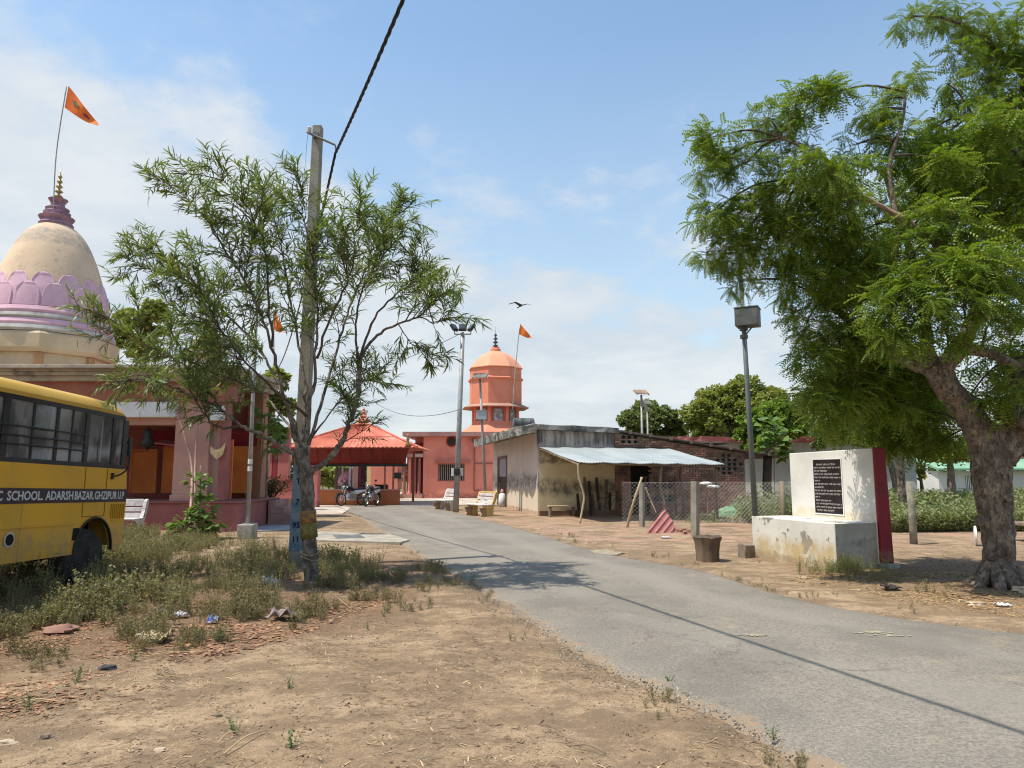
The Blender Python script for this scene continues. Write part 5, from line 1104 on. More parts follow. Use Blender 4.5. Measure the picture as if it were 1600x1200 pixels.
MB().box(.004, .85, -.007, -.001, -.1, .77).build('end_face', mat('shaded_cement', (.43, .41, .355), (.33, .31, .27), 1.5, .9, .25, 25, layers=(('patch', (.20, .18, .15), 3, .54, .66, .7), ('band', (.36, .28, .16), -.3, .3, .1, 2, 1, .8))), mon)  # thin plate of duller stained plaster, its grey deepened with painted-in shade
yA, yB, zA, zB = .72, 1.43, .87, 1.86
MB(WM.M).box(.698, .7045, yA, yB, zA, zB).build('plaque', mat('black_granite', (.018, .015, .015), (.03, .024, .024), 5, .25, 0), mon)
b = MB(WM.M); f_ = .022
b.box(.694, .703, yA - f_, yB + f_, zA - f_, zA - .001); b.box(.694, .703, yA - f_, yB + f_, zB + .001, zB + f_); b.box(.694, .703, yA - f_, yA - .001, zA, zB); b.box(.694, .703, yB + .001, yB + f_, zA, zB); b.build('plaque_rim', m_white, mon)
# engraved lines: headline bars with hanging strokes, read left to right as seen from the road (y decreases)
B = MB(WM.M); rl = random.Random(3); lines = [(.12, .80), (.03, .97), (.03, .52), (.03, .93), (.03, .98), (.03, .24), (.03, .98), (.03, .38), (.03, .97), (.03, .97), (.03, .20), (.05, .62), (.05, .97), (.05, .97), (.08, .70)]
for i, (u0, u1) in enumerate(lines):
    z = zB - .085 - i * .0605; u = u0
    while u < u1:
        wl = rl.uniform(.07, .16); ue = min(u + wl, u1); Y0, Y1 = yB - u * (yB - yA), yB - ue * (yB - yA)
        B.box(.6972, .6979, Y1, Y0, z, z + .0045); uu = u + .01
        while uu < ue - .008:
            yy = yB - uu * (yB - yA); h_ = rl.uniform(.016, .026); B.box(.6972, .6979, yy - .0035, yy, z - h_, z)
            if rl.random() < .6: B.box(.6972, .6979, yy - .0035, yy + .012, z - h_ * .6, z - h_ * .6 + .004)
            if rl.random() < .3: B.box(.6972, .6979, yy - .002, yy + .009, z + .006, z + .011)
            uu += .024
        u = ue + .018
B.build('inscription', mat('engraved_grey', (.50, .47, .45), None, bump=0), mon)

# ================================================================ fence and its posts
m_wire = mat('fence_wire', (.38, .37, .35), (.25, .24, .22), 5, .5, 0, metal=.4)
def cpost(name, px, pyb, ptop, w, label, m=m_cpole, group=None, round_=False, lean_=0, Yf=None):
    a = G(px, pyb) if Yf is None else P(px, 740, Yf); a.z = 0; t_ = P(px + lean_, ptop, a.y); h_ = t_.z
    b = MB(); v = Vector((t_.x - a.x, 0, h_)) 
    if round_: b.tube([(0, 0, -.1), v * .4, v], [w, w * .95, w * .85], 8, wob=.25)
    else: b.tube([(0, 0, -.1), v], w, 4)
    o = b.build(name, m, smooth=round_); o.location = a; return tag(o, label, 'post', group)
gp = 'posts of the wire fence'
cpost('fence_post', 1003, 824, 755, .09, 'square concrete fence post with a bamboo pole leaning on it', group=gp)
cpost('fence_post', 1086, 838, 752, .115, 'square concrete fence post behind the cut tree stump', group=gp)
cpost('fence_post', 1221, 820, 752, .085, 'round topped fence post between the grey lamp pole and the white monument', m_wood, gp, True, Yf=21.9)
cpost('fence_post', 1428, 851, 752, .085, 'mossy fence post right of the crimson end of the monument', mat('lichen_post', (.30, .28, .22), (.17, .16, .13), 4, .95, .5, 20), gp, True, lean_=-7)
cpost('stake', 1158, 797, 756, .035, 'thin pale stake behind the wire fence before the brick wall', m_wlight, None, True, lean_=-3)
def chain(label, pts, z0, z1, pitch=.125, r=.0042):
    rt = root('wire_fence', label, 'fence', pts[0]); q = Vector(pts[0]); B = MB()
    for a, b_ in zip(pts[:-1], pts[1:]):
        a, b_ = Vector(a) - q, Vector(b_) - q; L_ = (b_ - a).length; H = z1 - z0; d = (b_ - a) / L_; nrm = Vector((d.y, -d.x, 0)) * r
        k_ = -H
        while k_ < L_:
            for s in (1, -1):
                u0, u1 = (k_, k_ + H) if s > 0 else (k_ + H, k_)
                za, zb = z0, z1; ua, ub = u0, u1
                if ua < 0: za = z0 + (-ua) * (H / abs(u1 - u0)); ua = 0
                if ub < 0: zb = z1 - (-ub); ub = 0
                if ua > L_: za = z0 + (ua - L_); ua = L_
                if ub > L_: zb = z1 - (ub - L_); ub = L_
                if zb - za < .05: continue
                bow = Vector((0, 0, 0)); p0, p1 = a + d * ua + Vector((0, 0, za)), a + d * ub + Vector((0, 0, zb)); e = (p1 - p0).normalized().cross(nrm.normalized()) * r
                vs = [p0 - e + nrm * s, p0 + e + nrm * s, p0 + nrm * (s + 1.6), p1 - e + nrm * s, p1 + e + nrm * s, p1 + nrm * (s + 1.6)]
                B.add(vs, [(0, 1, 4, 3), (1, 2, 5, 4), (2, 0, 3, 5)])
            k_ += pitch
    o = B.build('mesh', m_wire, rt, kind='stuff'); b = MB()
    for z in (z0 + .02, (z0 + z1) / 2, z1 - .01):
        for a, b_ in zip(pts[:-1], pts[1:]): b.tube([Vector(a) - q + Vector((0, 0, z)), Vector(b_) - q + Vector((0, 0, z))], .004, 4)
    b.build('strand', m_wire, rt); return rt
A0_ = G(1003, 822); A0_.z = 0
cC = P(1221, 740, 21.9); cC.z = 0; cD = G(1428, 851); cD.z = 0
chain('chain link wire fence strung between concrete posts before the brick wall', [(3.42, 22.4, 0), (A0_.x, A0_.y + .12, 0), (6.3, 21.8, 0), (cC.x, cC.y + .1, 0), (9.4, 21.7, 0)], .12, 1.33)
o = stick('bamboo_pole', [G(979, 826), P(990, 785, 21.0), P(1003, 746, 21.2)], .045, m_wlight, 'pale bamboo pole leaning against the square fence post', 'bamboo pole', knots=4)
stick('wooden_rail', [P(1009, 762, 22.6), P(1016, 780, 22.3), P(1026, 803, 22.0)], .03, m_wood, 'grey stick leaning inside the wire fence right of the bamboo pole', 'stick')
# stump
sc_ = G(1106, 877); sc_.z = 0; B = MB(); prof = [(.205, -.03), (.20, .08), (.205, .2), (.22, .34), (.255, .44), (.24, .455), (.12, .43), (.02, .425)]
vs = []; fs = []; n = 40
for j, (r, z) in enumerate(prof):
    for i in range(n):
        g = 2 * PI * i / n; rr_ = r * (1 + (.09 * abs(math.sin(g * 4 + .6)) - .03 + .05 * noise.noise(Vector((math.cos(g) * 3, math.sin(g) * 3, z * 2)))) * (1 if j < 6 else .3)); vs.append((rr_ * math.cos(g), rr_ * math.sin(g), z + (.025 * noise.noise(Vector((g * 2, 1, 0))) if j > 3 else 0)))
for j in range(len(prof) - 1):
    for i in range(n): i2 = (i + 1) % n; fs.append((j * n + i, j * n + i2, (j + 1) * n + i2, (j + 1) * n + i))
fs.append(tuple((len(prof) - 1) * n + i for i in range(n)))
m_stump = mat('stump_wood', (.20, .14, .09), (.10, .07, .045), 4, .9, .7, 18, stretch=(1, 1, .15), layers=(('band', (.06, .045, .035), .43, .6, .02, 3, 1, .8),))
o = B.add(vs, fs).build('tree_stump', m_stump, autos=True); o.location = sc_; tag(o, 'cut tree stump with fluted sides standing at the edge of the road', 'stump')
# red ridged sheet leaning on the fence, roof tiles heap
m_rs = mat('faded_red_sheet', (.50, .22, .20), (.42, .17, .16), 3, .8, .3, 20, layers=(('patch', (.6, .4, .36), 3, .55, .7, .6),))
c = G(1034, 833); c.z = 0; rt = root('ridged_sheet', 'faded red ridged sheet leaning against the wire fence left of the stump', 'sheet', c, R(8))
TL = Matrix.Translation((0, .0, 0)) @ Matrix.Rotation(R(-24), 4, 'X')
outl = [(-.46, 0), (.46, -.05), (.40, .3), (.22, .70), (.10, .62), (-.15, .34)]
def tri_sheet():
    vs = []; fs = []; idx = {}; n = 44
    for j in range(n + 1):
        for i in range(n + 1):
            x, z = -.5 + i / n, -.06 + .8 * j / n
            if inside(x, z, outl): idx[i, j] = len(vs); u = (x * .72 - z * .70) / .155; f = u - math.floor(u); vs.append(tuple(TL @ Vector((x, -.05 * max(0, 1 - abs(f - .12) * 8), z))))
    for (i, j) in list(idx):
        if all(k_ in idx for k_ in ((i + 1, j), (i, j + 1), (i + 1, j + 1))): fs.append((idx[i, j], idx[i + 1, j], idx[i + 1, j + 1], idx[i, j + 1]))
    o = MB().add(vs, fs).build('sheet', m_rs, rt); s = o.modifiers.new('t', 'SOLIDIFY'); s.thickness = .015
tri_sheet()
for px, py, sz_, lab in ((1062, 832, .16, 'leftmost broken red brick beside the ridged sheet'), (1070, 835, .13, 'broken red brick nearest the viewer in the middle of the small heap'), (1077, 833, .15, 'larger broken brick right of the middle of the small heap'), (1068, 829, .12, 'broken brick at the back of the small heap by the ridged sheet'), (1083, 836, .1, 'smallest broken brick, rightmost of the heap, before the square post')):
    c = G(px, py); o = MB().box(-sz_ / 2, sz_ / 2, -sz_ / 3, sz_ / 3, -.03, sz_ * .55, None, .02).build('broken_brick', m_brick, bevel=.008); o.location = (c.x, c.y, 0); o.rotation_euler = (0, 0, random.random() * 3); tag(o, lab, 'brick', 'broken bricks right of the ridged sheet')
# bundle of green netting, blue cloth, sacks by the wall
def heap(name, label, cat, c, r, h_, m, seed=0, detail=28, rough_=.35):
    vs = []; fs = []; n = detail; mm = n // 2
    for j in range(mm + 1):
        for i in range(n):
            g = 2 * PI * i / n; t = j / mm; rr_ = r * math.sin(min(1, (1 - t) * 1.05) * PI / 2) * (1 + rough_ * noise.noise(Vector((math.cos(g) * 1.7 + seed, math.sin(g) * 1.7, t * 2)))); vs.append((rr_ * math.cos(g), rr_ * math.sin(g) * .6, h_ * math.sin(t * PI / 2) * (1 + rough_ * noise.noise(Vector((g, t * 3, seed)))) - .02))
    for j in range(mm):
        for i in range(n): i2 = (i + 1) % n; fs.append((j * n + i, j * n + i2, (j + 1) * n + i2, (j + 1) * n + i))
    o = MB().add(vs, fs).build(name, m, smooth=True); o.location = c; return tag(o, label, cat)
m_net = mat('green_net', (.10, .26, .13), (.25, .36, .22), 14, .9, .6, 12, contrast=(.45, .55))
c = G(1150, 806); heap('net_heap', 'crumpled heap of green netting at the foot of the brick wall', 'netting', (c.x, c.y, 0), .95, .36, m_net, 3)
B = MB(); r0 = random.Random(5)
for i in range(160):
    a = r0.uniform(0, 6.3); rr_ = r0.uniform(0, .95); p = Vector((rr_ * math.cos(a), rr_ * .6 * math.sin(a), .38 * (1 - rr_) + .02)); d = Vector((r0.uniform(-1, 1), r0.uniform(-1, 1), r0.uniform(-.2, .8))) * .16
    B.tube([p, p + d * .5 + Vector((0, 0, .04)), p + d], .006, 3)
o = B.build('net_strands', mat('green_cord', (.16, .40, .22), (.3, .5, .3), 5, .8)); o.location = (c.x, c.y - .03, 0.02); o['kind'] = 'stuff'
c = G(1176, 806); heap('blue_cloth', 'blue cloth bundle beside the grey lamp pole', 'cloth', (c.x, c.y, 0), .32, .34, mat('blue_cloth', (.07, .12, .30), (.2, .25, .4), 6, .9), 6)
c = G(1192, 808) ; heap('sack', 'tan and yellow sack between the grey lamp pole and the round topped post', 'sack', (c.x, c.y + 1.2, 0), .36, .42, mat('tan_sack', (.5, .38, .16), (.18, .11, .06), 4, .9), 9)
c = G(1211, 806); o = MB().box(-.3, .3, -.2, .2, 0, .26, None, .02).build('stone_block', m_greyw, bevel=.02); o.location = (c.x, c.y + .8, 0); tag(o, 'pale block beside the round topped fence post', 'block')
o = MB().box(-.12, .12, -.14, .14, -.03, .26, None, .018).build('concrete_block', mat('weathered_block', (.24, .19, .14), (.14, .11, .085), 6, .95, .6, 20), bevel=.02); c = G(1169, 872); o.location = (c.x, c.y + .1, 0); o.rotation_euler = (0, 0, .3); tag(o, 'small grey concrete block at the left end of the white pedestal', 'block')
c = G(787, 792); rt = root('sack', 'white sack with pink top standing in the hut doorway', 'sack', (c.x - .05, c.y, 0)); MB().lathe([(.12, 0), (.2, .03), (.21, .3), (.18, .6), (.1, .66)], 12).build('bag', m_white, rt, smooth=True); MB().lathe([(.1, .662), (.12, .74), (.06, .85)], 10).build('top', mat('pink_top', (.55, .25, .28), None), rt, smooth=True)
# things in the shade under the awning
def fr(lx, ly, z=0): return hut.matrix_basis @ Vector((lx, ly, z))
bpy.context.view_layer.update()
c = fr(.35, -.55); rt = root('plank_bench', 'low plank bench against the plastered front wall under the awning', 'bench', c, HA)
MB().box(-.1, .95, -.2, .15, .36, .41).build('seat', m_wlight, rt, bevel=.008); MB().box(-.06, 0, -.16, .1, 0, .358).build('leg', m_wood, rt); MB().box(.85, .91, -.16, .1, 0, .358).build('leg', m_wood, rt)
def bicycle(label, loc, rz):
    rt = root('bicycle', label, 'bicycle', loc, rz); T = Matrix.Rotation(PI / 2, 4, 'X')
    for x in (-.52, .52):
        b = MB(Matrix.Translation((x, 0, .35)) @ T).lathe([(.33, -.015), (.35, 0), (.33, .015), (.315, 0), (.33, -.015)], 28, cap=False)
        for k_ in range(14): a = 2 * PI * k_ / 14; b.tube([(0, 0, 0), (.32 * math.cos(a), .32 * math.sin(a), 0)], .003, 3)
        b.build('wheel', mat('bike_wheel', (.07, .09, .08), (.2, .2, .18), 5, .6), rt)
    MB().tube([(-.52, 0, .35), (-.12, 0, .33), (-.2, 0, .8), (-.52, 0, .35)], .014, 6).tube([(-.12, 0, .33), (.36, 0, .78), (-.18, 0, .78)], .014, 6).tube([(.52, 0, .35), (.36, 0, .78), (.32, 0, .95)], .014, 6).build('frame', m_black, rt)
    MB().tube([(.2, -.25, .93), (.33, -.2, .97), (.33, .2, .97), (.2, .25, .93)], .012, 6).build('handlebar', m_bar, rt); MB().box(-.32, -.1, -.07, .07, .86, .9).build('saddle', m_black, rt, bevel=.02)
    MB().box(-.85, -.4, -.06, .06, .72, .735).build('carrier', m_black, rt); return rt
c = fr(2.6, -1.0); bicycle('old dark bicycle leaning in the shade under the awning', c, HA + R(35))
# stack of lumber and dark goods in the shade
c = fr(1.9, -.35); rt = root('timber_stack', 'dark upright timbers and boards leaning on the wall under the awning', 'timber', c, HA)
for i in range(7): MB().box(-.05, .05, -.03, .03, 0, 1.3 + .25 * random.random(), Matrix.Translation((-.3 + i * .2, .25 - .1 * (i % 3), 0)) @ Matrix.Rotation(R(random.uniform(-6, 6)), 4, 'Y') @ Matrix.Rotation(R(-8), 4, 'X')).build('board', m_wood if i % 2 else mat('dark_board' + str(i), (.07, .05, .04), (.04, .03, .025), 3, .9), rt)
c = fr(4.6, -.9); rt = root('storage_rack', 'dark cluttered rack standing in the shade beneath the right half of the awning', 'rack', c, HA)
for x in (-.5, .5):
    for y in (-.25, .25): MB().box(x - .03, x + .03, y - .03, y + .03, 0, 1.5).build('leg', m_wood, rt)
for z in (.5, 1.0, 1.45): MB().box(-.55, .55, -.3, .3, z, z + .04).build('shelf', m_wood, rt)
for i in range(8): MB().lathe([(.08, 0), (.12, .05), (.11, .2), (.05, .28)], 8, c=(-.42 + .28 * (i % 4), 0, .54 + .5 * (i // 4))).build('pot', mat('dark_pot' + str(i), tuple(random.uniform(.03, .12) for _ in range(3)), None, rough=.6), rt, smooth=True)
# small mushroom-like pale lids on sticks inside the fence
for px, py, yy in ((1103, 757, 23.5), (1114, 762, 23.8)):
    t_ = P(px, py, yy); rt = root('feeding_post', 'pale dish on a thin crooked stick behind the wire fence, ' + ('left' if px < 1110 else 'right') + ' one of two', 'dish stand', (t_.x, t_.y, 0)); MB().tube(smooth_path([(0, 0, 0), (.05, 0, t_.z * .5), (0, 0, t_.z)], 4), .025, 6).build('stick', m_wood, rt); MB().lathe([(.03, 0), (.22, .03), (.2, .08), (.08, .11)], 14, c=(0, 0, t_.z - .02)).build('dish', m_white, rt, smooth=True)
stick('branch', [fr(5.0, -2.0), fr(5.05, -2.0, .7), fr(4.95, -2, 1.5), fr(5.0, -2, 1.9)], .07, m_wood, 'crooked grey trunk like post behind the wire fence under the awning edge', 'post', wob=.4)

# ================================================================ long wall building beyond
m_cop = mat('faded_red_coping', (.42, .10, .10), (.33, .12, .10), 2, .85, .4, 12, layers=(('patch', (.5, .25, .22), 2.2, .5, .64, .7),))
m_lw = mat('pale_grey_wall', (.56, .58, .53), (.48, .50, .46), .6, .9, .1, 12, layers=(('band', (.35, .36, .32), 1.5, 3.6, .5, 1, .3, .5), ('band', (.3, .26, .2), -.2, .7, .2, 1, 1, .7)))
YL = 38.0; rt = root('boundary_building', 'long pale walled building with faded red coping behind the hut and monument', 'building', (P(1200, 740, YL).x, YL, 0)); q = rt.location
xa, xb = P(1012, 740, YL).x - q.x, P(1432, 740, YL).x - q.x; zc = P(1100, 688, YL).z
MB().box(xa, xb, 0, 8, 0, zc - .1).build('wall', m_lw, rt)
n = 24
for i in range(n): w = (xb - xa + .4) / n; MB().box(xa - .2 + i * w + .01, xa - .2 + (i + 1) * w - .01, -.28, .4, zc - .098, zc + .18 + random.uniform(-.03, .03), None, .02).build('coping_tile', m_cop, rt)
# white house with green roof far right
YW = 62.0; rt = root('white_house', 'white house with green roof and barred window seen past the neem trunk', 'house', (P(1500, 740, YW).x, YW, 0)); q = rt.location; wx_ = lambda px: P(px, 740, YW).x - q.x; wz_ = lambda py: P(1500, py, YW).z
MB().box(wx_(1466), wx_(1640), 0, 8, 0, wz_(736)).build('wall', mat('house_white', (.62, .60, .58), (.54, .53, .52), .4, .9), rt)
MB().add([(wx_(1458), -.8, wz_(735)), (wx_(1650), -.8, wz_(735)), (wx_(1650), 4, wz_(716)), (wx_(1464), 4, wz_(716)), (wx_(1458), -.8, wz_(732)), (wx_(1650), -.8, wz_(732)), (wx_(1650), 4, wz_(714)), (wx_(1464), 4, wz_(714))], bf).build('roof', mat('green_roof', (.18, .34, .22), (.25, .40, .28), .6, .8), rt)
MB().box(wx_(1486), wx_(1650), 3.6, 4.2, wz_(714), wz_(712)).build('ridge', m_cop, rt)
w_ = MB().box(wx_(1508), wx_(1522), -.04, -.01, wz_(764), wz_(743)).build('window', m_black, rt)
b = MB()
for i in range(6): x = wx_(1508.5 + i * 2.6); b.box(x - .03, x + .03, -.09, -.045, wz_(764), wz_(743))
b.build('bars', m_white, w_)
# pale dish-like ring and cart beside the neem trunk
c = G(1527, 853); o = MB(Matrix.Rotation(PI / 2, 4, 'X') ).lathe([(.16, -.03), (.22, -.02), (.22, .02), (.16, .03), (.1, .02), (.1, -.02)], 20).build('white_ring', m_white, autos=True); o.location = (c.x - .02, c.y, .22); o.rotation_euler = (0, 0, R(60)); tag(o, 'white ring leaning behind the neem trunk on its left side', 'ring')
c = G(1597, 845); rt = root('handcart', 'low wooden handcart standing beyond the neem trunk at the right edge', 'cart', (c.x, c.y, 0))
MB().box(-.2, 1.3, -.4, .4, .38, .44).build('bed', m_wood, rt); MB().box(-.2, 1.3, -.42, -.4, .44, .6).build('side_board', m_wlight, rt)
for x in (.1, .9): MB(Matrix.Translation((x, -.46, .25)) @ Matrix.Rotation(PI / 2, 4, 'X')).lathe([(.2, -.03), (.25, 0), (.2, .03), (.05, .02), (.05, -.02)], 18).build('wheel', m_rub, rt)
# bird
c = P(814, 478, 40); rt = root('bird', 'dark bird gliding in the sky above the orange pennant', 'bird', c, R(25))
MB().tube([(0, -.22, 0), (0, -.1, 0), (0, .1, .01), (0, .26, 0), (0, .42, -.01)], [.02, .06, .075, .03, .06], 8, flat=.6).build('body', m_black, rt, smooth=True)
for s in (-1, 1): MB().add([(0, -.1, .02), (0, .12, .02), (s * .38, .0, .15), (s * .36, -.12, .15), (s * .72, .14, .10), (s * .7, .06, .1), (0, -.1, .05), (0, .12, .05), (s * .38, .0, .17), (s * .36, -.12, .17), (s * .72, .14, .11), (s * .7, .06, .11)],
    [(0, 1, 2, 3), (3, 2, 4, 5), (6, 9, 8, 7), (9, 11, 10, 8), (0, 3, 9, 6), (3, 5, 11, 9), (5, 4, 10, 11), (1, 7, 8, 2), (2, 8, 10, 4)], Matrix.Rotation(R(20 * s), 4, 'X')).build('wing', m_black, rt)
# ================================================================ vegetation
m_bark = mat('neem_bark', (.235, .19, .145), (.115, .09, .068), 7, .95, 1., 13, stretch=(1, 1, .55), bdist=.07, layers=(('patch', (.38, .32, .25), 13, .48, .66, .7, (1, 1, .6)), ('patch', (.045, .033, .027), 24, .50, .62, .8, (1, 1, .45)), ('patch', (.44, .38, .30), 34, .58, .68, .6), ('patch', (.10, .075, .055), 3.5, .5, .66, .55)))
m_bark2 = mat('thin_tree_bark', (.24, .20, .16), (.09, .07, .055), 12, .95, .9, 26, bdist=.03, stretch=(1, 1, .5), layers=(('patch', (.07, .06, .05), 8, .52, .64, .8), ('patch', (.50, .46, .40), 11, .6, .7, .6)))
m_twig = mat('dark_twig', (.12, .085, .06), (.07, .05, .04), 5, .9, .3, 30)
m_neem = leaf_mat('neem_leaves', (.065, .13, .018), (.26, .35, .045), .38, .42, .4, (.34, .28, .05))
m_wat = leaf_mat('narrow_leaves', (.085, .125, .035), (.19, .24, .075), .38, .45, .35)
m_bg = leaf_mat('far_leaves', (.15, .185, .05), (.34, .36, .10), .3, .6, .2)
m_bgy = leaf_mat('bright_leaves', (.12, .20, .03), (.24, .33, .06), .35, .5, .3)
m_bgd = leaf_mat('dull_leaves', (.11, .15, .06), (.22, .26, .10), .3, .6, .2)
def unit(n): v = RNG.normal(size=(n, 3)); return v / np.linalg.norm(v, axis=1, keepdims=True)
# a neem frond: a rachis with paired slanting leaflets, drooping at the tip
def frond_tpl():
    V = []; F = []
    n = 7
    def pt(t): return np.array([0, t * .27, -.10 * t * t])
    for i in range(n):
        t = .16 + .84 * i / (n - 1); p = pt(t)
        for s in (-1, 1):
            L = .060 * (1 - .35 * abs(t - .5)); d = np.array([s * .86, .42, -.28]); d /= np.linalg.norm(d); w = np.array([-.45 * s * .3, .9, .1]); w /= np.linalg.norm(w); k = len(V)
            V += [p, p + d * L * .42 + w * .0145, p + d * L + np.array([0, 0, -.008]), p + d * L * .52 - w * .0135]; F.append((k, k + 1, k + 2, k + 3))
    k = len(V); V += [np.array([-.0016, 0, 0]), np.array([.0016, 0, 0]), pt(.55) + [.0012, 0, 0], pt(.55) - [.0012, 0, 0]]; F.append((k, k + 1, k + 2, k + 3))
    k = len(V); V += [pt(.55) + [-.0012, 0, 0], pt(.55) + [.0012, 0, 0], pt(1), pt(1) + [0, .03, -.02]]; F.append((k, k + 1, k + 2, k + 3))
    return np.array(V), np.array(F)
FTV, FTF = frond_tpl()
def fronds_in(c, r, n, sc=1., squash=.8):
    """sprays: each spray is a twig end with a whorl of fronds"""
    ns = max(4, n // 9); u = unit(ns); rad = r * RNG.uniform(.35, 1.0, (ns, 1)) ** .6; cen = np.array(c) + u * rad * [1, 1, squash]
    k = n // ns; pos = np.repeat(cen, k, 0) + RNG.normal(0, .05 * sc, (ns * k, 3))
    out = np.repeat(u, k, 0); a = RNG.uniform(0, 2 * PI, ns * k); d = out * .4 + np.stack([np.cos(a), np.sin(a), RNG.uniform(-1.25, .45, ns * k)], 1) + RNG.normal(0, .22, (ns * k, 3))
    return pos, frames(d), RNG.uniform(.75, 1.2, ns * k) * sc, cen
def build_fronds(items, name, m, parent, kind='stuff'):
    pos = np.concatenate([i[0] for i in items]); rot = np.concatenate([i[1] for i in items]); sc = np.concatenate([i[2] for i in items])
    V, F = scatter(FTV, FTF, pos, rot, sc); return fast(name, V, F, m, parent, kind=kind)
def closest(paths, p):
    best = None
    for pa in paths:
        for q_ in pa:
            d = (q_ - p).length
            if best is None or d < best[0]: best = (d, q_)
    return best[1]
NB = G(1562, 918); NB.z = 0
def make_neem():
    rt = root('neem_tree', 'large neem tree with knotted trunk and dense hanging crown at the right edge', 'tree', NB); q = NB
    def W_(px, py, Y): return P(px, py, Y) - q
    Y0 = NB.y
    T = smooth_path([Vector((0, 0, -.12)), Vector((0, 0, .06)), W_(1561, 860, Y0), W_(1556, 800, Y0), W_(1550, 745, Y0), W_(1545, 700, Y0 + .05), W_(1548, 665, Y0 + .05)], 5)
    rad = []
    for i in range(len(T)): t = i / (len(T) - 1); rad.append(.20 + .12 * max(0, 1 - t * 7) + (.07 * math.exp(-((t - .82) / .2) ** 2)) - .015 * math.sin(t * 9))
    T2_ = smooth_path(T, 4); rad2 = [rad[min(i // 4, len(rad) - 1)] * (1 - (i % 4) / 4) + rad[min(i // 4 + 1, len(rad) - 1)] * (i % 4) / 4 for i in range(len(T2_))]
    MB().tube(T2_, rad2, 64, wob=.14, fine=.020).build('trunk', m_bark, rt, smooth=True)
    B = MB()                                                     # root flare
    for a in (-2.9, -2.2, -1.5, -.8, -.1, .9, 2.0): B.tube([(.09 * math.cos(a), .09 * math.sin(a), .46), (.17 * math.cos(a), .17 * math.sin(a), .24), (.30 * math.cos(a), .30 * math.sin(a), .08), (.52 * math.cos(a + .15), .52 * math.sin(a + .15), -.05)], [.05, .09, .085, .035], 14, wob=.4, fine=.02)
    B.build('root_flare', m_bark, rt, smooth=True)
    for (px, py, dy, r_) in ((1532, 815, -.27, .07), (1575, 778, -.3, .06), (1548, 870, -.3, .06)):
        p = W_(px, py, Y0 + dy + .06); MB().lathe([(r_ * 1.1, -.03), (r_, .03), (r_ * .5, .05), (.01, .03)], 12, M=Matrix.Translation(p) @ Matrix.Rotation(PI / 2, 4, 'X')).build('burl', m_bark, rt, smooth=True)
    limbs = []
    def limb(pts, r0, r1, n=12, name='limb', wob=.3, m=m_bark):
        path = smooth_path(pts, 9); N = len(path); MB().tube(path, [r0 + (r1 - r0) * (i / (N - 1)) ** .8 for i in range(N)], n * 2 if r0 > .09 else n, wob=wob, fine=.012 if r0 > .09 else 0).build(name, m, rt, smooth=True); limbs.append(path[2:]); return path
    limb([W_(1556, 720, Y0), W_(1528, 668, Y0 + .0), W_(1500, 628, Y0 - .1), W_(1470, 590, Y0 - .15), W_(1455, 568, Y0 - .2)], .22, .15, 18)
    limb([W_(1458, 572, Y0 - .2), W_(1430, 570, Y0 - .1), W_(1400, 555, Y0 + .2), W_(1350, 520, Y0 + .6), W_(1290, 470, Y0 + .7)], .12, .04)
    limb([W_(1462, 580, Y0 - .2), W_(1490, 556, Y0 - .3), W_(1512, 522, Y0 - .2), W_(1530, 470, Y0 + .3), W_(1560, 380, Y0 + .6), W_(1590, 250, Y0 + .8), W_(1600, 120, Y0 + .6)], .14, .05)
    limb([W_(1458, 570, Y0 - .2), W_(1450, 545, Y0 - .1), W_(1445, 500, Y0 + .3), W_(1430, 420, Y0 + .8), W_(1400, 330, Y0 + 1.0), W_(1380, 260, Y0 + .9)], .10, .035)
    limb([W_(1500, 545, Y0 - .3), W_(1545, 552, Y0 - .5), W_(1600, 572, Y0 - .5), W_(1680, 560, Y0 - .3)], .075, .06)
    limb([W_(1563, 720, Y0), W_(1585, 680, Y0 - .05), W_(1592, 640, Y0 - .1), W_(1600, 600, Y0 - .1), W_(1650, 480, Y0 + .2), W_(1700, 330, Y0 + .5)], .19, .12, 16)
    limb([W_(1640, 500, Y0 + .1), W_(1590, 455, Y0 - .35), W_(1540, 425, Y0 - .5), W_(1478, 388, Y0 - .55), W_(1440, 362, Y0 - .55), W_(1400, 335, Y0 - .5), W_(1345, 306, Y0 - .35), W_(1290, 285, Y0 - .1), W_(1240, 280, Y0 + .2)], .10, .018, 12, m=mat('pale_limb', (.34, .23, .17), (.26, .17, .12), 4, .85, .3, 20))
    limb([W_(1345, 306, Y0 - .35), W_(1310, 270, Y0 - .3), W_(1275, 240, Y0 - .3), W_(1220, 215, Y0 - .3)], .045, .02)
    limb([W_(1400, 335, Y0 - .5), W_(1390, 260, Y0 - .4), W_(1410, 190, Y0 - .4), W_(1415, 140, Y0 - .4)], .035, .015)
    limb([W_(1600, 120, Y0 + .6), W_(1540, 60, Y0 + .2), W_(1480, 30, Y0), W_(1430, 25, Y0)], .045, .015)
    limb([W_(1650, 480, Y0 + .2), W_(1620, 300, Y0 - .3), W_(1560, 200, Y0 - .3), W_(1520, 180, Y0 - .2)], .06, .02)
    limb([W_(1566, 640, Y0), W_(1600, 655, Y0 - .35), W_(1660, 640, Y0 - .6)], .16, .12)
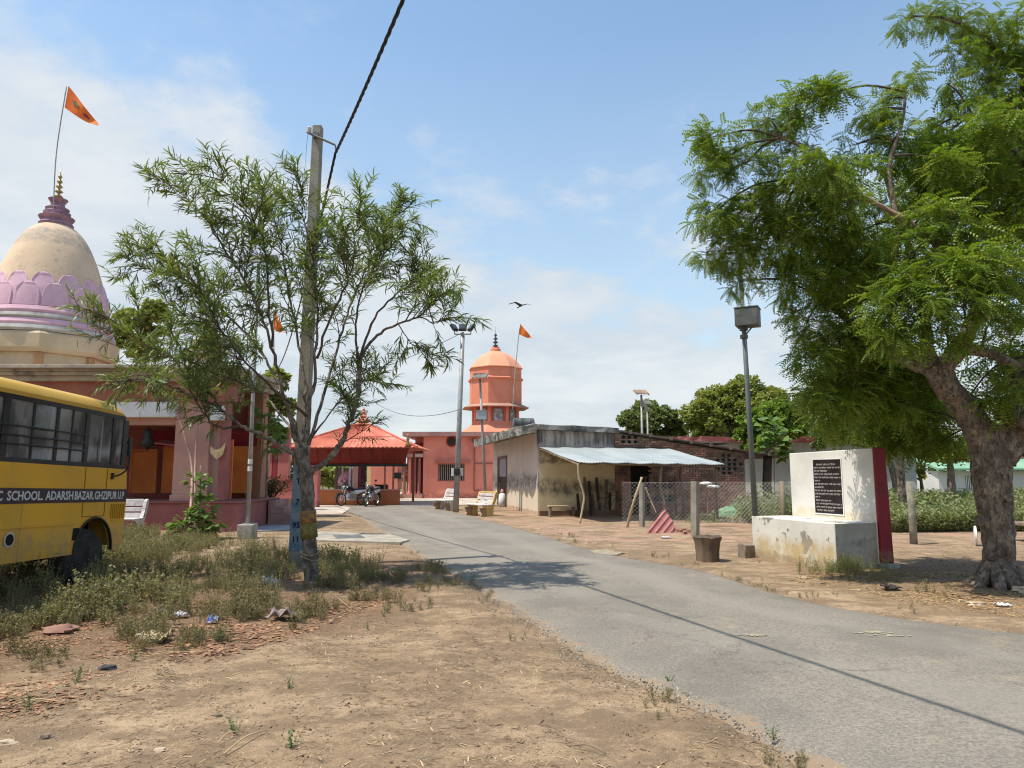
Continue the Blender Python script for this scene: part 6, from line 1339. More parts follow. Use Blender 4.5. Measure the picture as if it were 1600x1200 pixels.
    cl = [(1125, 212, 36, 0, 1), (1112, 265, 34, 0, 1), (1112, 335, 36, .1, 1), (1105, 395, 26, .2, 1), (1150, 395, 42, .3, 1), (1170, 330, 48, .2, 1), (1165, 255, 42, 0, 1), (1200, 185, 34, -.1, 1),
          (1250, 155, 34, -.1, 1), (1295, 148, 30, -.1, 1), (1235, 225, 46, .1, .9), (1230, 300, 52, .2, 1), (1215, 375, 50, .3, 1), (1155, 440, 26, .3, .8), (1235, 440, 42, .4, 1), (1262, 500, 36, .5, 1), (1270, 560, 40, .5, 1), (1290, 625, 46, .6, 1), (1308, 655, 34, 1.6, 1),
          (1330, 600, 48, 0.8, 1.2), (1320, 530, 50, .7, 1.2), (1300, 440, 52, .5, 1.1), (1290, 360, 50, .3, 1), (1300, 290, 42, .1, .8), (1340, 225, 34, 0, .7), (1380, 160, 36, -.2, .8), (1300, 275, 34, -.75, 1), (1262, 262, 34, -.65, 1), (1335, 262, 28, -.8, .8), (1325, 320, 26, -.85, .7), (1425, 395, 30, -.9, .8), (1400, 375, 26, -.8, .7), (1450, 330, 30, -.8, .8), (1490, 345, 34, -.9, .9), (1540, 370, 36, -.9, 1), (1560, 190, 40, -.6, 1), (1600, 250, 46, -.6, 1), (1480, 260, 36, -.5, .9), (1420, 128, 27, -.3, .9), (1355, 180, 24, -.1, .7),
          (1390, 235, 38, 0, .8), (1370, 350, 46, .5, .8), (1360, 430, 50, .8, 1.1), (1370, 520, 45, .9, 1.1), (1370, 600, 42, 1.1, 1.2), (1360, 660, 36, 2.6, 1.), (1405, 672, 34, 2.8, .8), (1430, 640, 38, 2.4, .9), (1400, 625, 40, 1.2, .9),
          (1420, 32, 25, 0, .9), (1455, 22, 28, .1, .9), (1500, 30, 36, .1, 1), (1500, 85, 22, 0, .8), (1545, 50, 40, .3, 1), (1590, 60, 50, .3, 1.1), (1545, 130, 32, .2, .8), (1600, 140, 56, .3, 1.1),
          (1500, 185, 40, .1, .9), (1460, 235, 42, .1, .9), (1545, 235, 55, .4, 1.1), (1610, 240, 60, .5, 1.2), (1440, 290, 44, .5, .9), (1500, 310, 55, .6, 1.1), (1570, 330, 60, .7, 1.2), (1620, 370, 60, .7, 1.1), (1460, 200, 30, .2, .7), (1480, 130, 18, 0, .5), (1540, 95, 34, .4, 1), (1580, 190, 44, .3, 1), (1530, 270, 44, -.2, .9), (1600, 320, 46, -.3, .9),
          (1385, 485, 36, -1.0, 1.3), (1400, 530, 36, -1.0, 1.3), (1410, 450, 38, -1.0, 1.3), (1455, 430, 44, -1.1, 1.3), (1510, 415, 44, -1.2, 1.3), (1560, 420, 46, -1.1, 1.3), (1610, 415, 46, -1.1, 1.2), (1455, 485, 42, -1.2, 1.3), (1505, 480, 44, -1.3, 1.3), (1550, 500, 38, -1.1, 1.2), (1605, 480, 44, -1.0, 1.1), (1440, 530, 26, -.9, .9), (1480, 520, 24, -1, .8),
          (1585, 598, 30, -.6, 1), (1560, 625, 18, -.4, .8), (1470, 690, 40, 2.0, .8), (1500, 640, 44, 2.2, .8), (1440, 590, 36, 1.6, .9), (1560, 570, 44, 2.0, .7), (1600, 540, 50, 1.5, .7), (1410, 560, 36, 1.4, .9),
          (1680, 100, 70, .5, .8), (1700, 260, 80, .5, .8), (1700, 430, 80, .3, .8), (1660, 550, 50, -.2, .8), (1760, 350, 90, 1.2, .8), (1500, 400, 80, 2.0, .9), (1400, 400, 80, 1.8, .9), (1300, 420, 60, 1.4, .9), (1600, 300, 90, 2.0, .9), (1250, 340, 56, 1.0, .8), (1320, 600, 60, 1.5, 1.), (1510, 250, 70, 1.5, .9), (1400, 300, 50, 1.0, .8), (1450, 330, 50, 1.2, .9), (1350, 540, 60, 1.6, 1.), (1400, 620, 60, 2.0, .9), (1340, 380, 55, 1.2, .9)]
    items = []; B = MB()
    for px, py, rp, dy, dens in cl:
        Y = Y0 + dy; r = rp / FPX * Y; c = W_(px, py, Y); near = closest(limbs, c)
        n = int((190 if dy > 1.3 else 265 if dy > -.8 else 205) * dens * max(.4, min(2.2, (r / .4) ** 1.6))); it = fronds_in(c, r, n, random.choice((.72, .85, 1.)) * (1.3 if dy > 1.3 else 1)); items.append(it)
        mid = near.lerp(c, .5) + Vector((0, 0, .12 * (near - c).length)); B.tube(smooth_path([near, mid, c], 4), [.022, .02, .018, .017, .016, .015, .013, .011, .009], 5)
        for s in it[3][::2]:
            s = Vector(s); B.tube([c.lerp(s, -.1), c.lerp(s, .5) + Vector((0, 0, .03)), s], [.007, .005, .003], 4)
    B.build('twigs', m_twig, rt, smooth=True, kind='stuff'); build_fronds(items, 'crown', m_neem, rt)
make_neem()

# ---------------- young narrow-leaved tree in front
def blade_tpl(L=.165, w=.0105, droop=.065):
    V = []; F = []
    for i, (t, ww) in enumerate(((0, .25), (.3, 1), (.7, .85), (1, .08))):
        x = .018 * math.sin(t * PI); V += [np.array([x - w * ww, t * L, -droop * t * t]), np.array([x + w * ww, t * L, -droop * t * t])]
    for i in range(3): F.append((2 * i, 2 * i + 1, 2 * i + 3, 2 * i + 2))
    return np.array(V), np.array(F)
TB_ = G(486, 908); TB_.z = 0
def make_thin_tree():
    rt = root('thin_tree', 'young tree with narrow drooping leaves and a painted band on its mottled trunk', 'tree', TB_); q = TB_; Y0 = TB_.y; rd = random.Random(11)
    def W_(px, py, dy=0): return P(px, py if py > 560 else 560 - (560 - py) * .90, Y0 + dy) - q
    T = smooth_path([Vector((.02, 0, -.1)), Vector((0, 0, .05)), W_(484, 850), W_(481, 800), W_(480, 760), W_(474, 725), W_(470, 700)], 5)
    N = len(T); MB().tube(T, [.117 - .022 * i / N + .05 * max(0, 1 - i / N * 6) + .012 * max(0, i / N - .75) * 4 for i in range(N)], 18, wob=.22).build('trunk', m_bark2, rt, smooth=True)
    m_ob, m_ol = mat('faded_orange_band', (.36, .17, .05), (.16, .10, .05), 14, .9, .2, 30), mat('olive_band', (.13, .115, .03), (.24, .19, .06), 14, .9, .2, 30)
    za, zb, zc = W_(481, 840).z, W_(481, 818).z, W_(480, 798).z
    ax = lambda z: min(T, key=lambda p: abs(p.z - z))
    MB().tube([Vector((ax(z).x, ax(z).y, z)) for z in (za, (za + zb) / 2, zb)], [.127, .128, .125], 18, wob=.1).build('painted_band', m_ol, rt, smooth=True)
    MB().tube([Vector((ax(z).x, ax(z).y, z)) for z in (zb + .002, (zb + zc) / 2, zc)], [.1255, .126, .124], 18, wob=.1).build('painted_band', m_ob, rt, smooth=True)
    for i in range(2):
        z = W_(486, 872 - 8 * i).z; b = MB(); b.tube([(ax(z).x + .142 * math.cos(a), ax(z).y + .142 * math.sin(a), z + .03 * math.sin(a * 2 + i)) for a in [k * PI / 10 for k in range(21)]], .006, 4); b.build('tied_rope', m_wlight, rt)
    ends = []; paths = []
    def limb(pts, r0, r1, sub=1.):
        path = smooth_path(pts, 6); n = len(path)
        path = [p + Vector((rd.gauss(0, .012), rd.gauss(0, .012), rd.gauss(0, .008))) if 0 < i < n - 1 else p for i, p in enumerate(path)]
        MB().tube(path, [.78 * (r0 + (r1 - r0) * (i / (n - 1)) ** .75) for i in range(n)], 9, wob=.25).build('limb', m_bark2 if r0 > .03 else m_twig, rt, smooth=True); paths.append((path, sub, r0))
    limb([W_(470, 715), W_(440, 698, -.1), W_(410, 680, -.2), W_(375, 665, -.3), W_(345, 640, -.4), W_(310, 625, -.5), W_(262, 600, -.6), W_(225, 590, -.7), W_(195, 597, -.8)], .05, .012)
    limb([W_(345, 640, -.4), W_(318, 600, -.3), W_(288, 570, -.1), W_(250, 548, .0), W_(205, 520, .1), W_(175, 492, .1), W_(150, 486, .1)], .028, .008)
    limb([W_(375, 665, -.3), W_(350, 668, -.5), W_(325, 655, -.6), W_(300, 610, -.7), W_(288, 560, -.8), W_(262, 500, -.8)], .025, .008)
    limb([W_(470, 700), W_(455, 650, .2), W_(430, 590, .5), W_(395, 530, .8), W_(340, 470, 1.0), W_(290, 425, 1.1), W_(225, 402, 1.1), W_(190, 380, 1.1)], .042, .008)
    limb([W_(462, 690), W_(445, 620, -.2), W_(425, 540, -.5), W_(395, 450, -.7), W_(350, 370, -.8), W_(300, 290, -.8), W_(245, 246, -.8)], .042, .007)
    limb([W_(425, 540, -.5), W_(420, 450, -.7), W_(412, 360, -.8), W_(380, 290, -.9), W_(322, 222, -.9)], .028, .007)
    limb([W_(474, 690, .1), W_(478, 620, .3), W_(468, 540, .6), W_(452, 450, .8), W_(440, 370, .9), W_(425, 300, .9), W_(408, 262, .9)], .04, .007)
    limb([W_(478, 690), W_(488, 610, -.1), W_(495, 520, -.3), W_(492, 430, -.4), W_(480, 350, -.5), W_(466, 240, -.5)], .045, .007)
    limb([W_(482, 695), W_(505, 620, .3), W_(528, 540, .6), W_(550, 460, .8), W_(580, 390, .9), W_(605, 340, .9), W_(622, 298, .9)], .04, .007)
    limb([W_(495, 560, -.2), W_(520, 480, -.5), W_(548, 410, -.7), W_(556, 340, -.8), W_(560, 300, -.8)], .028, .007)
    limb([W_(478, 745), W_(510, 722, -.05), W_(532, 694, -.1), W_(548, 655, -.1), W_(558, 610, -.1), W_(562, 560, -.1)], .062, .045)
    limb([W_(562, 560, -.1), W_(590, 520, -.2), W_(622, 500, -.3), W_(655, 486, -.4), W_(680, 458, -.5), W_(702, 440, -.5)], .036, .008)
    limb([W_(562, 560, -.1), W_(585, 490, .2), W_(625, 440, .4), W_(645, 428, .5), W_(668, 405, .5)], .03, .007)
    limb([W_(560, 580, -.1), W_(555, 500, .1), W_(570, 430, .3), W_(600, 380, .3), W_(630, 340, .2)], .028, .007)
    limb([W_(655, 486, -.4), W_(680, 500, -.6), W_(692, 488, -.7), W_(708, 478, -.7)], .014, .006)
    limb([W_(622, 500, -.3), W_(640, 530, -.5), W_(660, 548, -.6), W_(672, 560, -.6)], .012, .005)
    limb([W_(466, 690), W_(440, 650, .6), W_(400, 610, 1.0), W_(340, 585, 1.3), W_(280, 560, 1.4), W_(210, 560, 1.3)], .032, .008)
    limb([W_(484, 690), W_(520, 640, .5), W_(560, 600, .9), W_(590, 590, 1.0)], .022, .006)
    limb([W_(400, 610, 1.0), W_(370, 560, 1.1), W_(330, 520, 1.1), W_(270, 470, 1.0), W_(240, 430, 1.0)], .02, .006)
    limb([W_(478, 650), W_(420, 600, -.9), W_(380, 560, -1.2), W_(340, 500, -1.3), W_(310, 440, -1.3), W_(250, 400, -1.2)], .028, .007)
    for path, sub, r0 in list(paths):                                # second-order branches
        L_ = sum((path[i + 1] - path[i]).length for i in range(len(path) - 1)); n = int(L_ * 3.0)
        for k in range(n):
            t = (.38 if r0 > .02 else .2) + .6 * (k + rd.random()) / n; i = min(int(t * (len(path) - 1)), len(path) - 2); p = path[i]; tan = (path[i + 1] - path[i]).normalized()
            side = Vector((rd.gauss(0, 1), rd.gauss(0, 1), rd.gauss(.0, .6))); side = (side - tan * side.dot(tan)).normalized(); d = (tan * .6 + side * .9 + Vector((0, 0, .05))).normalized(); l = rd.uniform(.4, .85) * (1.15 - .5 * t)
            sp2 = smooth_path([p, p + d * l * .5 + Vector((0, 0, .04)), p + d * l + Vector((rd.gauss(0, .05), rd.gauss(0, .05), .05))], 6); MB().tube(sp2, [.011 - .0008 * j for j in range(len(sp2))], 6).build('branch', m_twig, rt, smooth=True); paths.append((sp2, 1, .009))
    pos = []; dirs = []; B = MB()
    for path, sub, r0 in paths:
        L_ = sum((path[i + 1] - path[i]).length for i in range(len(path) - 1)); n = int(L_ * 9.0); st = .34 if r0 > .02 else .12
        for k in range(n):
            t = st + (1 - st) * (k + rd.random()) / n; i = min(int(t * (len(path) - 1)), len(path) - 2); p = path[i].lerp(path[i + 1], t * (len(path) - 1) - i); tan = (path[i + 1] - path[i]).normalized()
            side = Vector((rd.gauss(0, 1), rd.gauss(0, 1), rd.gauss(.15, .8))); side = (side - tan * side.dot(tan) * .5).normalized(); d = (tan * .75 + side * .8 + Vector((0, 0, .25))).normalized(); l = rd.uniform(.22, .62) * (1.1 - .45 * t)
            if r0 > .035 and t < .5 and rd.random() < .6: continue
            e1 = p + d * l * .5; e2 = p + d * l + Vector((0, 0, -.10 * l)); B.tube([p, e1, e2], [.006, .0045, .002], 3, cap=False)
            m_ = int(l * 50)
            for j in range(m_):
                u = .15 + .85 * (j + rd.random()) / m_; pp = p.lerp(e1, u * 2) if u < .5 else e1.lerp(e2, u * 2 - 1)
                a = j * 2.4 + rd.random(); ld = d * rd.uniform(.55, 1.1) + Vector((math.cos(a), math.sin(a), rd.uniform(-.55, .55))) * .62; pos.append(pp); dirs.append(ld)
        e = path[-1]; tan = (path[-1] - path[-3]).normalized()
        for j in range(12): pos.append(e - tan * rd.uniform(0, .15)); dirs.append(tan + Vector((rd.gauss(0, .4), rd.gauss(0, .4), rd.gauss(0, .3))))
        for j in range(int(L_ * 14)):
            t = rd.uniform(.5, 1); i = min(int(t * (len(path) - 1)), len(path) - 2); pos.append(path[i]); dirs.append(tan * .5 + Vector((rd.gauss(0, .5), rd.gauss(0, .5), rd.gauss(0, .3))))
    B.build('twigs', m_twig, rt, kind='stuff')
    tv, tf = blade_tpl(); pos = np.array(pos); V, F = scatter(tv, tf, pos, frames(np.array(dirs)), RNG.uniform(.6, 1.2, len(pos))); print('thin leaves', len(pos)); fast('leaves', V, F, m_wat, rt, kind='stuff')
    # hanging dry pods
    pp = []; 
    for k in range(150): path = rd.choice(paths)[0]; p = path[rd.randrange(len(path) // 2, len(path))]; pp.append(p + Vector((rd.gauss(0, .15), rd.gauss(0, .15), rd.gauss(-.05, .08))))
    tv2, tf2 = blade_tpl(.16, .007, .0); V, F = scatter(tv2, tf2, np.array(pp), frames(np.array([[rd.gauss(0, .15), rd.gauss(0, .15), -1] for _ in pp]), np.tile([1., 0, 0], (len(pp), 1))), RNG.uniform(.7, 1.2, len(pp))); fast('pods', V, F, mat('green_pods', (.12, .13, .05), (.16, .10, .05), 5, .7), rt, kind='stuff')
make_thin_tree()

# ---------------- background trees: tapered trunk, limbs, clumped leaf crowns
LQ = np.array([[0, 0, 0], [-.5, .5, .05], [0, 1, -.1], [.5, .5, .05]]) ; LF = np.array([[0, 1, 2, 3]])
def bg_tree(name, label, px, pybase_Y, crown, m, leaf=.16, dens=1., trunk_r=.2, group=None, base_px=None):
    Y = pybase_Y; b0 = P(base_px or px, 740, Y); b0.z = 0; rt = root(name, label, 'tree', b0, group=group); cs = []
    rd = random.Random(int(px * 7 + Y))
    for cx_, cy_, rp, dy in crown: cs.append((P(cx_, cy_, Y + dy) - b0, rp / FPX * Y))
    top = sum((c for c, _ in cs), Vector()) / len(cs); top.z = min(c.z - r * .3 for c, r in cs)
    MB().tube(smooth_path([(0, 0, -.1), (top.x * .2, 0, top.z * .5), (top.x * .5, top.y * .5, top.z)], 4), [trunk_r * (1 - .06 * i) for i in range(9)], 9, wob=.25).build('trunk', m_bark, rt, smooth=True)
    B = MB()
    for c, r in cs: s0 = Vector((top.x * .5, top.y * .5, top.z)); B.tube([s0, s0.lerp(c, .5) + Vector((0, 0, .1)), c], [trunk_r * .5, trunk_r * .3, trunk_r * .12], 6)
    B.build('limbs', m_bark, rt, smooth=True, kind='stuff')
    pos = []; dirs = []
    for c, r in cs:
        # each clump is itself made of smaller tufts, so that light and dark show
        nt_ = int(16 * (r / .8) ** 1.2) + 8; u = unit(nt_); u[:, 2] = np.abs(u[:, 2]) * .9 - .25 * (RNG.random(nt_) < .4); tc_ = np.array(c) + u * r * RNG.uniform(.6, 1.05, (nt_, 1))
        k_ = int(70 * dens); tr = r * .34
        p = np.repeat(tc_, k_, 0) + unit(nt_ * k_) * tr * RNG.random((nt_ * k_, 1)) ** .4 * [1, 1, .65]
        pos.append(p); dirs.append(unit(nt_ * k_) + np.repeat(u, k_, 0) * .5 + [0, 0, -.2])
    pos = np.concatenate(pos); dirs = np.concatenate(dirs)
    V, F = scatter(LQ, LF, pos, frames(dirs), RNG.uniform(.6, 1.3, len(pos)) * leaf); fast('crown', V, F, m, rt, kind='stuff'); return rt
bg_tree('distant_tree', 'rounded dark green tree beyond the hut roof, behind the solar lamps', 1012, 62, [(985, 658, 18, 0), (1010, 645, 22, 1), (1038, 655, 20, 0), (1022, 662, 24, -1), (1052, 664, 12, 0), (995, 664, 16, 1), (1025, 680, 24, 1), (1050, 682, 22, 1), (1000, 680, 22, 1)], m_bgd, .24, 1.4)
bg_tree('distant_tree', 'broad olive green tree with the tallest crown beyond the red coping', 1140, 58, [(1095, 650, 28, 0), (1125, 630, 32, 1), (1165, 615, 30, 0), (1185, 640, 34, -1), (1140, 655, 34, 1), (1205, 625, 22, 0), (1100, 665, 26, 0), (1215, 655, 30, 1), (1150, 680, 34, 2), (1190, 680, 34, 2), (1110, 685, 30, 2), (1240, 680, 34, 2)], m_bg, .24, 1.4)
bg_tree('bright_tree', 'yellow green leafy tree in front of the long wall, beside the grey lamp pole', 1195, 36, [(1180, 665, 24, 0), (1205, 650, 26, 0), (1235, 655, 24, .5), (1190, 690, 20, 0), (1222, 680, 24, 0), (1175, 700, 16, 0), (1165, 680, 14, 0), (1245, 680, 14, 0)], m_bgy, .16, 1.5, .16)
bg_tree('shade_tree', 'dark tree behind the neem crown and the monument', 1400, 32, [(1290, 640, 40, 0), (1340, 625, 50, 2), (1400, 610, 60, 2), (1460, 640, 50, 3), (1350, 670, 40, 0), (1430, 690, 36, 0), (1300, 690, 30, 1), (1390, 700, 26, 0)], m_bgd, .2, 1, .22)
bg_tree('shade_tree', 'bushy green tree in the field left of the white house', 1440, 40, [(1425, 720, 24, 0), (1440, 700, 26, 0), (1420, 745, 20, 0), (1455, 690, 24, 0)], m_bg, .2, 1, .14)
bg_tree('field_tree', 'small tree with a thick bare trunk standing before the white house', 1485, 44, [(1470, 715, 18, 0), (1485, 708, 18, 0), (1500, 718, 14, 0)], m_bg, .2, 1, .3)
bg_tree('distant_tree', 'distant tree at the right edge beyond the neem trunk', 1600, 70, [(1540, 700, 34, 0), (1600, 690, 50, 0), (1660, 690, 60, 0), (1700, 720, 40, 0), (1620, 730, 30, 0)], m_bgd, .35, .8)
bg_tree('temple_tree', 'bright leafed tree rising between the temple roof and the thin tree', 230, 32, [(215, 520, 32, 0), (240, 495, 26, 0), (195, 500, 20, 0), (225, 550, 28, 0), (185, 540, 16, 0)], m_bg, .17, 1.3, .16)
bg_tree('courtyard_tree', 'slender tree with pale straight trunk beside the brick planter', 414, 26.5, [(400, 650, 24, 0), (425, 680, 18, 0), (440, 640, 24, 0), (415, 620, 24, 0), (405, 690, 14, 0), (430, 600, 22, 0)], m_bg, .17, 1, .13)
for i, (px, Y, w) in enumerate(((515, 50, 1), (505, 47, .8), (535, 52, .8))):
    bg_tree('garden_shrub', ('green shrub', 'leafy low shrub', 'shady shrub')[i] + ' seen through the left part of the pavilion, ' + ('middle', 'left', 'right')[i] + ' of the three', px, Y, [(px, 742, 14, 0), (px - 6, 752, 12, 0), (px + 6, 756, 12, 0)], m_bgy if i == 0 else m_bg, .22, .8, .07)
# distant tree line closing the horizon
def treeline():
    pos = []; dirs = []
    for k in range(120):
        a = R(-62 + 124 * k / 119 + random.uniform(-.4, .4)); d = random.uniform(130, 190); hh = random.uniform(2.2, 6) * (1.0 if abs(a) > .2 else .55); c = np.array([d * math.sin(a), d * math.cos(a), hh * .55]); n = 280
        u = unit(n); pos.append(c + u * [random.uniform(4, 8), 3, hh * .55]); dirs.append(u + [0, 0, .2])
    pos = np.concatenate(pos); V, F = scatter(LQ, LF, pos, frames(np.concatenate(dirs)), RNG.uniform(.6, 1.4, len(pos)) * 1.1)
    fast('distant_treeline', V, F, leaf_mat('hazy_leaves', (.10, .14, .07), (.17, .21, .11), .2, .8, .1), kind='stuff')
treeline()
# palm-like trunks right of the monument
for px, pyb, pyt, lab, r_ in ((1412, 822, 660, 'brown ringed trunk of a young tree right of the monument, behind the mossy post', .12),):
    a = G(px, pyb); a.z = 0; t_ = P(px - 9, pyt, a.y) - a; rt = root('young_tree', lab, 'tree', a); MB().tube(smooth_path([(0, 0, -.1), t_ * .5, t_], 5), [r_ * (1 - .02 * i) for i in range(11)], 10, wob=.25).build('trunk', m_bark, rt, smooth=True)
    it = [fronds_in(t_ + Vector((dx_, 0, dz_)), .7, 150, 1.3) for dx_, dz_ in ((0, .2), (-.4, -.3), (.3, .6), (-.2, .9))]; build_fronds(it, 'crown', m_neem, rt)

# ---------------- big-leaved plants
def heart_tpl():
    V = [np.array(v) for v in ((0, 0, 0), (-.42, .12, .05), (-.48, .5, .06), (-.2, .9, -.05), (0, 1.15, -.14), (.2, .9, -.05), (.48, .5, .06), (.42, .12, .05), (0, .5, -.02))]
    return np.array(V), np.array([[8, 1, 0, 7], [8, 3, 2, 1], [8, 5, 4, 3], [8, 7, 6, 5]])
HV, HF = heart_tpl()
m_big = leaf_mat('broad_leaves', (.07, .14, .03), (.20, .30, .07), .35, .4, .4, (.34, .22, .10))
def bigleaf(name, label, base, clumps, n, ls, stems, cat='plant'):
    rt = root(name, label, cat, base); B = MB()
    for s in stems: B.tube(smooth_path([Vector(p) for p in s], 4), .022, 6)
    B.build('stem', m_wood, rt, smooth=True); pos = []; dirs = []
    for c, r, nn in clumps:
        u = unit(nn); pos.append(np.array(c) + u * r * RNG.uniform(.4, 1, (nn, 1))); dirs.append(u * [1, 1, .4] + [0, -.25, -.15])
    pos = np.concatenate(pos); V, F = scatter(HV, HF, pos, frames(np.concatenate(dirs)), RNG.uniform(.45, 1.15, len(pos)) * ls); fast('leaves', V, F, m_big, rt, kind='stuff'); return rt
c = G(306, 842); c.z = 0
bigleaf('leafy_bush', 'broad leaved bush climbing the foot of the porch pillar', c, [((0, 0, .35), .42, 130), ((-.3, -.1, .3), .3, 50), ((.15, 0, .75), .3, 60), ((.35, -.1, .25), .28, 50), ((0, 0, 1.15), .2, 24), ((.1, 0, 1.5), .15, 12), ((-.15, 0, 1.45), .16, 10)], 0, .19, [[(0, 0, 0), (.05, 0, .8), (0, .05, 1.8)], [(0, 0, 0), (-.3, 0, .5)], [(0, 0, 0), (.3, -.1, .5)]])
c = P(1208, 740, 29.5); c.z = 0
bigleaf('broad_leaved_tree', 'young tree with very large round leaves above the end of the shed roof', c, [((.1, 0, 2.6), .6, 44), ((.3, 0, 3.2), .6, 34), ((-.2, 0, 3.5), .5, 24), ((.5, -.2, 2.3), .35, 14)], 0, .40, [[(0, 0, 0), (.05, 0, 1.6), (.1, 0, 3.4)]], 'tree')
c = P(405, 740, 22.0); c.z = 0
bigleaf('climbing_plant', 'glossy dark climber with heart shaped leaves hanging beside the slender pole', c, [((.1, 0, 3.2), .32, 30), ((.25, 0, 2.7), .4, 36), ((.45, 0, 2.4), .3, 24), ((0, 0, 3.6), .3, 20)], 0, .24, [[(0, 0, 0), (.05, 0, 1.6), (.1, 0, 3.4)]])
# planter shrub
sh = PLANTER.location; rt = root('planter_shrub', 'twiggy reddish shrub growing in the brick planter', 'shrub', (sh.x - .15, sh.y + .7, .5)); B = MB(); rd = random.Random(4); pos = []
for k in range(46):
    a = rd.uniform(0, 6.3); t = rd.uniform(.1, .9); e = Vector((math.cos(a) * t, math.sin(a) * t * .6, rd.uniform(.5, 1.0))); B.tube([(0, 0, 0), e * .5 + Vector((0, 0, .1)), e], [.012, .008, .004], 4); pos += [e * rd.uniform(.5, 1.05) + Vector((rd.gauss(0, .06), rd.gauss(0, .06), rd.gauss(0, .06))) for _ in range(14)]
B.build('stems', m_twig, rt, kind='stuff'); pos = np.array(pos); V, F = scatter(HV, HF, pos, frames(unit(len(pos))), RNG.uniform(.05, .09, len(pos))); fast('leaves', V, F, leaf_mat('bronze_leaves', (.12, .08, .04), (.14, .17, .05), .3), rt, kind='stuff')
# ================================================================ ground cover
def plant_tpl(seed, n_stem=9, h=.3, spread=.16, leaf=.022, per=9, lw=.42):
    rg = np.random.default_rng(seed); V = []; F = []
    for s in range(n_stem):
        a = rg.uniform(0, 2 * PI); r = spread * rg.uniform(.2, 1); hh = h * rg.uniform(.55, 1); tip = np.array([math.cos(a) * r, math.sin(a) * r, hh]); base = np.array([math.cos(a) * r * .15, math.sin(a) * r * .15, 0]); sd = np.array([-math.sin(a), math.cos(a), 0]) * .0022
        k = len(V); V += [base - sd, base + sd, tip + sd * .4, tip - sd * .4]; F.append((k, k + 1, k + 2, k + 3))
        for j in range(per):
            t = .2 + .8 * (j + rg.random()) / per; p = base + (tip - base) * t; b = rg.uniform(0, 2 * PI); d = np.array([math.cos(b), math.sin(b), rg.uniform(-.1, .9)]); d /= np.linalg.norm(d); w = np.cross(d, rg.normal(size=3)); w /= np.linalg.norm(w); L = leaf * rg.uniform(.7, 1.5)
            k = len(V); V += [p, p + d * L * .5 + w * L * lw, p + d * L, p + d * L * .5 - w * L * lw]; F.append((k, k + 1, k + 2, k + 3))
    return np.array(V), np.array(F)
def zrot(n):
    a = RNG.uniform(0, 2 * PI, n); t = RNG.normal(0, .14, (n, 2)); M = np.zeros((n, 3, 3)); c, s = np.cos(a), np.sin(a); M[:, 0, 0] = c; M[:, 0, 1] = -s; M[:, 1, 0] = s; M[:, 1, 1] = c; M[:, 2, 2] = 1; M[:, 0, 2] = t[:, 0]; M[:, 1, 2] = t[:, 1]; return M
def cover(name, pts, tpls, m, smin, smax, kind='stuff', lift=0):
    if not len(pts): return
    Vs = []; Fs = []; off = 0; idx = RNG.integers(0, len(tpls), len(pts)); pts = np.array(pts)
    for i, (tv, tf) in enumerate(tpls):
        p = pts[idx == i]
        if not len(p): continue
        V, F = scatter(tv, tf, p[:, :3] + [0, 0, lift], zrot(len(p)), RNG.uniform(smin, smax, len(p)) * (p[:, 3] if p.shape[1] > 3 else 1)); Vs.append(V); Fs.append(F + off); off += len(V)
    o = fast(name, np.concatenate(Vs), np.concatenate(Fs), m, kind=kind); return o
def sample(poly_px, n, f=None):
    """random ground points inside an outline surveyed from the photograph"""
    W2 = [tuple(G(*p)[:2]) for p in poly_px]; xs = [p[0] for p in W2]; ys = [p[1] for p in W2]; out = []
    for _ in range(n):
        x, y = random.uniform(min(xs), max(xs)), random.uniform(min(ys), max(ys))
        if not inside(x, y, W2): continue
        s = f(x, y) if f else 1
        if s > 0: out.append((x, y, hgt(x, y), s))
    return out
m_weed = leaf_mat('weed_leaves', (.14, .14, .07), (.30, .275, .15), .3, .8, .1, (.36, .27, .16))
m_weedd = leaf_mat('weed_dull', (.15, .14, .075), (.28, .23, .13), .25, .8, .1, (.25, .17, .10))
def clump(x, y, a=.9, th=-.12, seed=0): v = noise.noise(Vector((x * a, y * a, seed))) + .5 * noise.noise(Vector((x * a * 2.7, y * a * 2.7, seed + 4))); return 0 if v < th else min(1.25, .65 + (v - th) * .9)
wt = [plant_tpl(i, 9 + i, .22 + .05 * i, .15 + .02 * i, .024 + .002 * i, 10) for i in range(5)]; wt2 = [plant_tpl(10 + i, 7 + 2 * i, .30 + .06 * i, .15, .021, 12, .3) for i in range(4)]
zone = [(-330, 1010), (-300, 880), (60, 850), (180, 838), (330, 842), (450, 858), (520, 868), (600, 895), (590, 915), (540, 935), (470, 955), (380, 975), (300, 985), (180, 985), (60, 990)]
edge_zone = [(-330, 1080), (-330, 985), (300, 960), (560, 905), (640, 900), (600, 945), (480, 985), (300, 1020), (150, 1050)]
trunk_gap = lambda x, y: 7.5 < y < TB_.y + .25 and random.random() < 1.9 * max(0, 1 - abs(x - TB_.x * y / TB_.y) / (.62 + .3 * noise.noise(Vector((y * 2, 0, 0)))))
bare = lambda x, y: 0 if trunk_gap(x, y) or (-6.2 < x < -4.1 and 14.2 < y < 18) and random.random() < .85 else 1
cover('weeds', sample(zone, 5600, lambda x, y: clump(x, y, .75, .05) * .85 * bare(x, y)), wt, m_weed, .7, 1.25)
cover('tall_weeds', sample(zone, 3900, lambda x, y: clump(x, y, .95, .10, 5) * .85 * bare(x, y)), wt2, m_weed, .7, 1.3)
cover('dead_weeds', sample(zone, 2400, lambda x, y: clump(x, y, .8, .0, 9) * bare(x, y)), wt2, m_weedd, .6, 1.1)
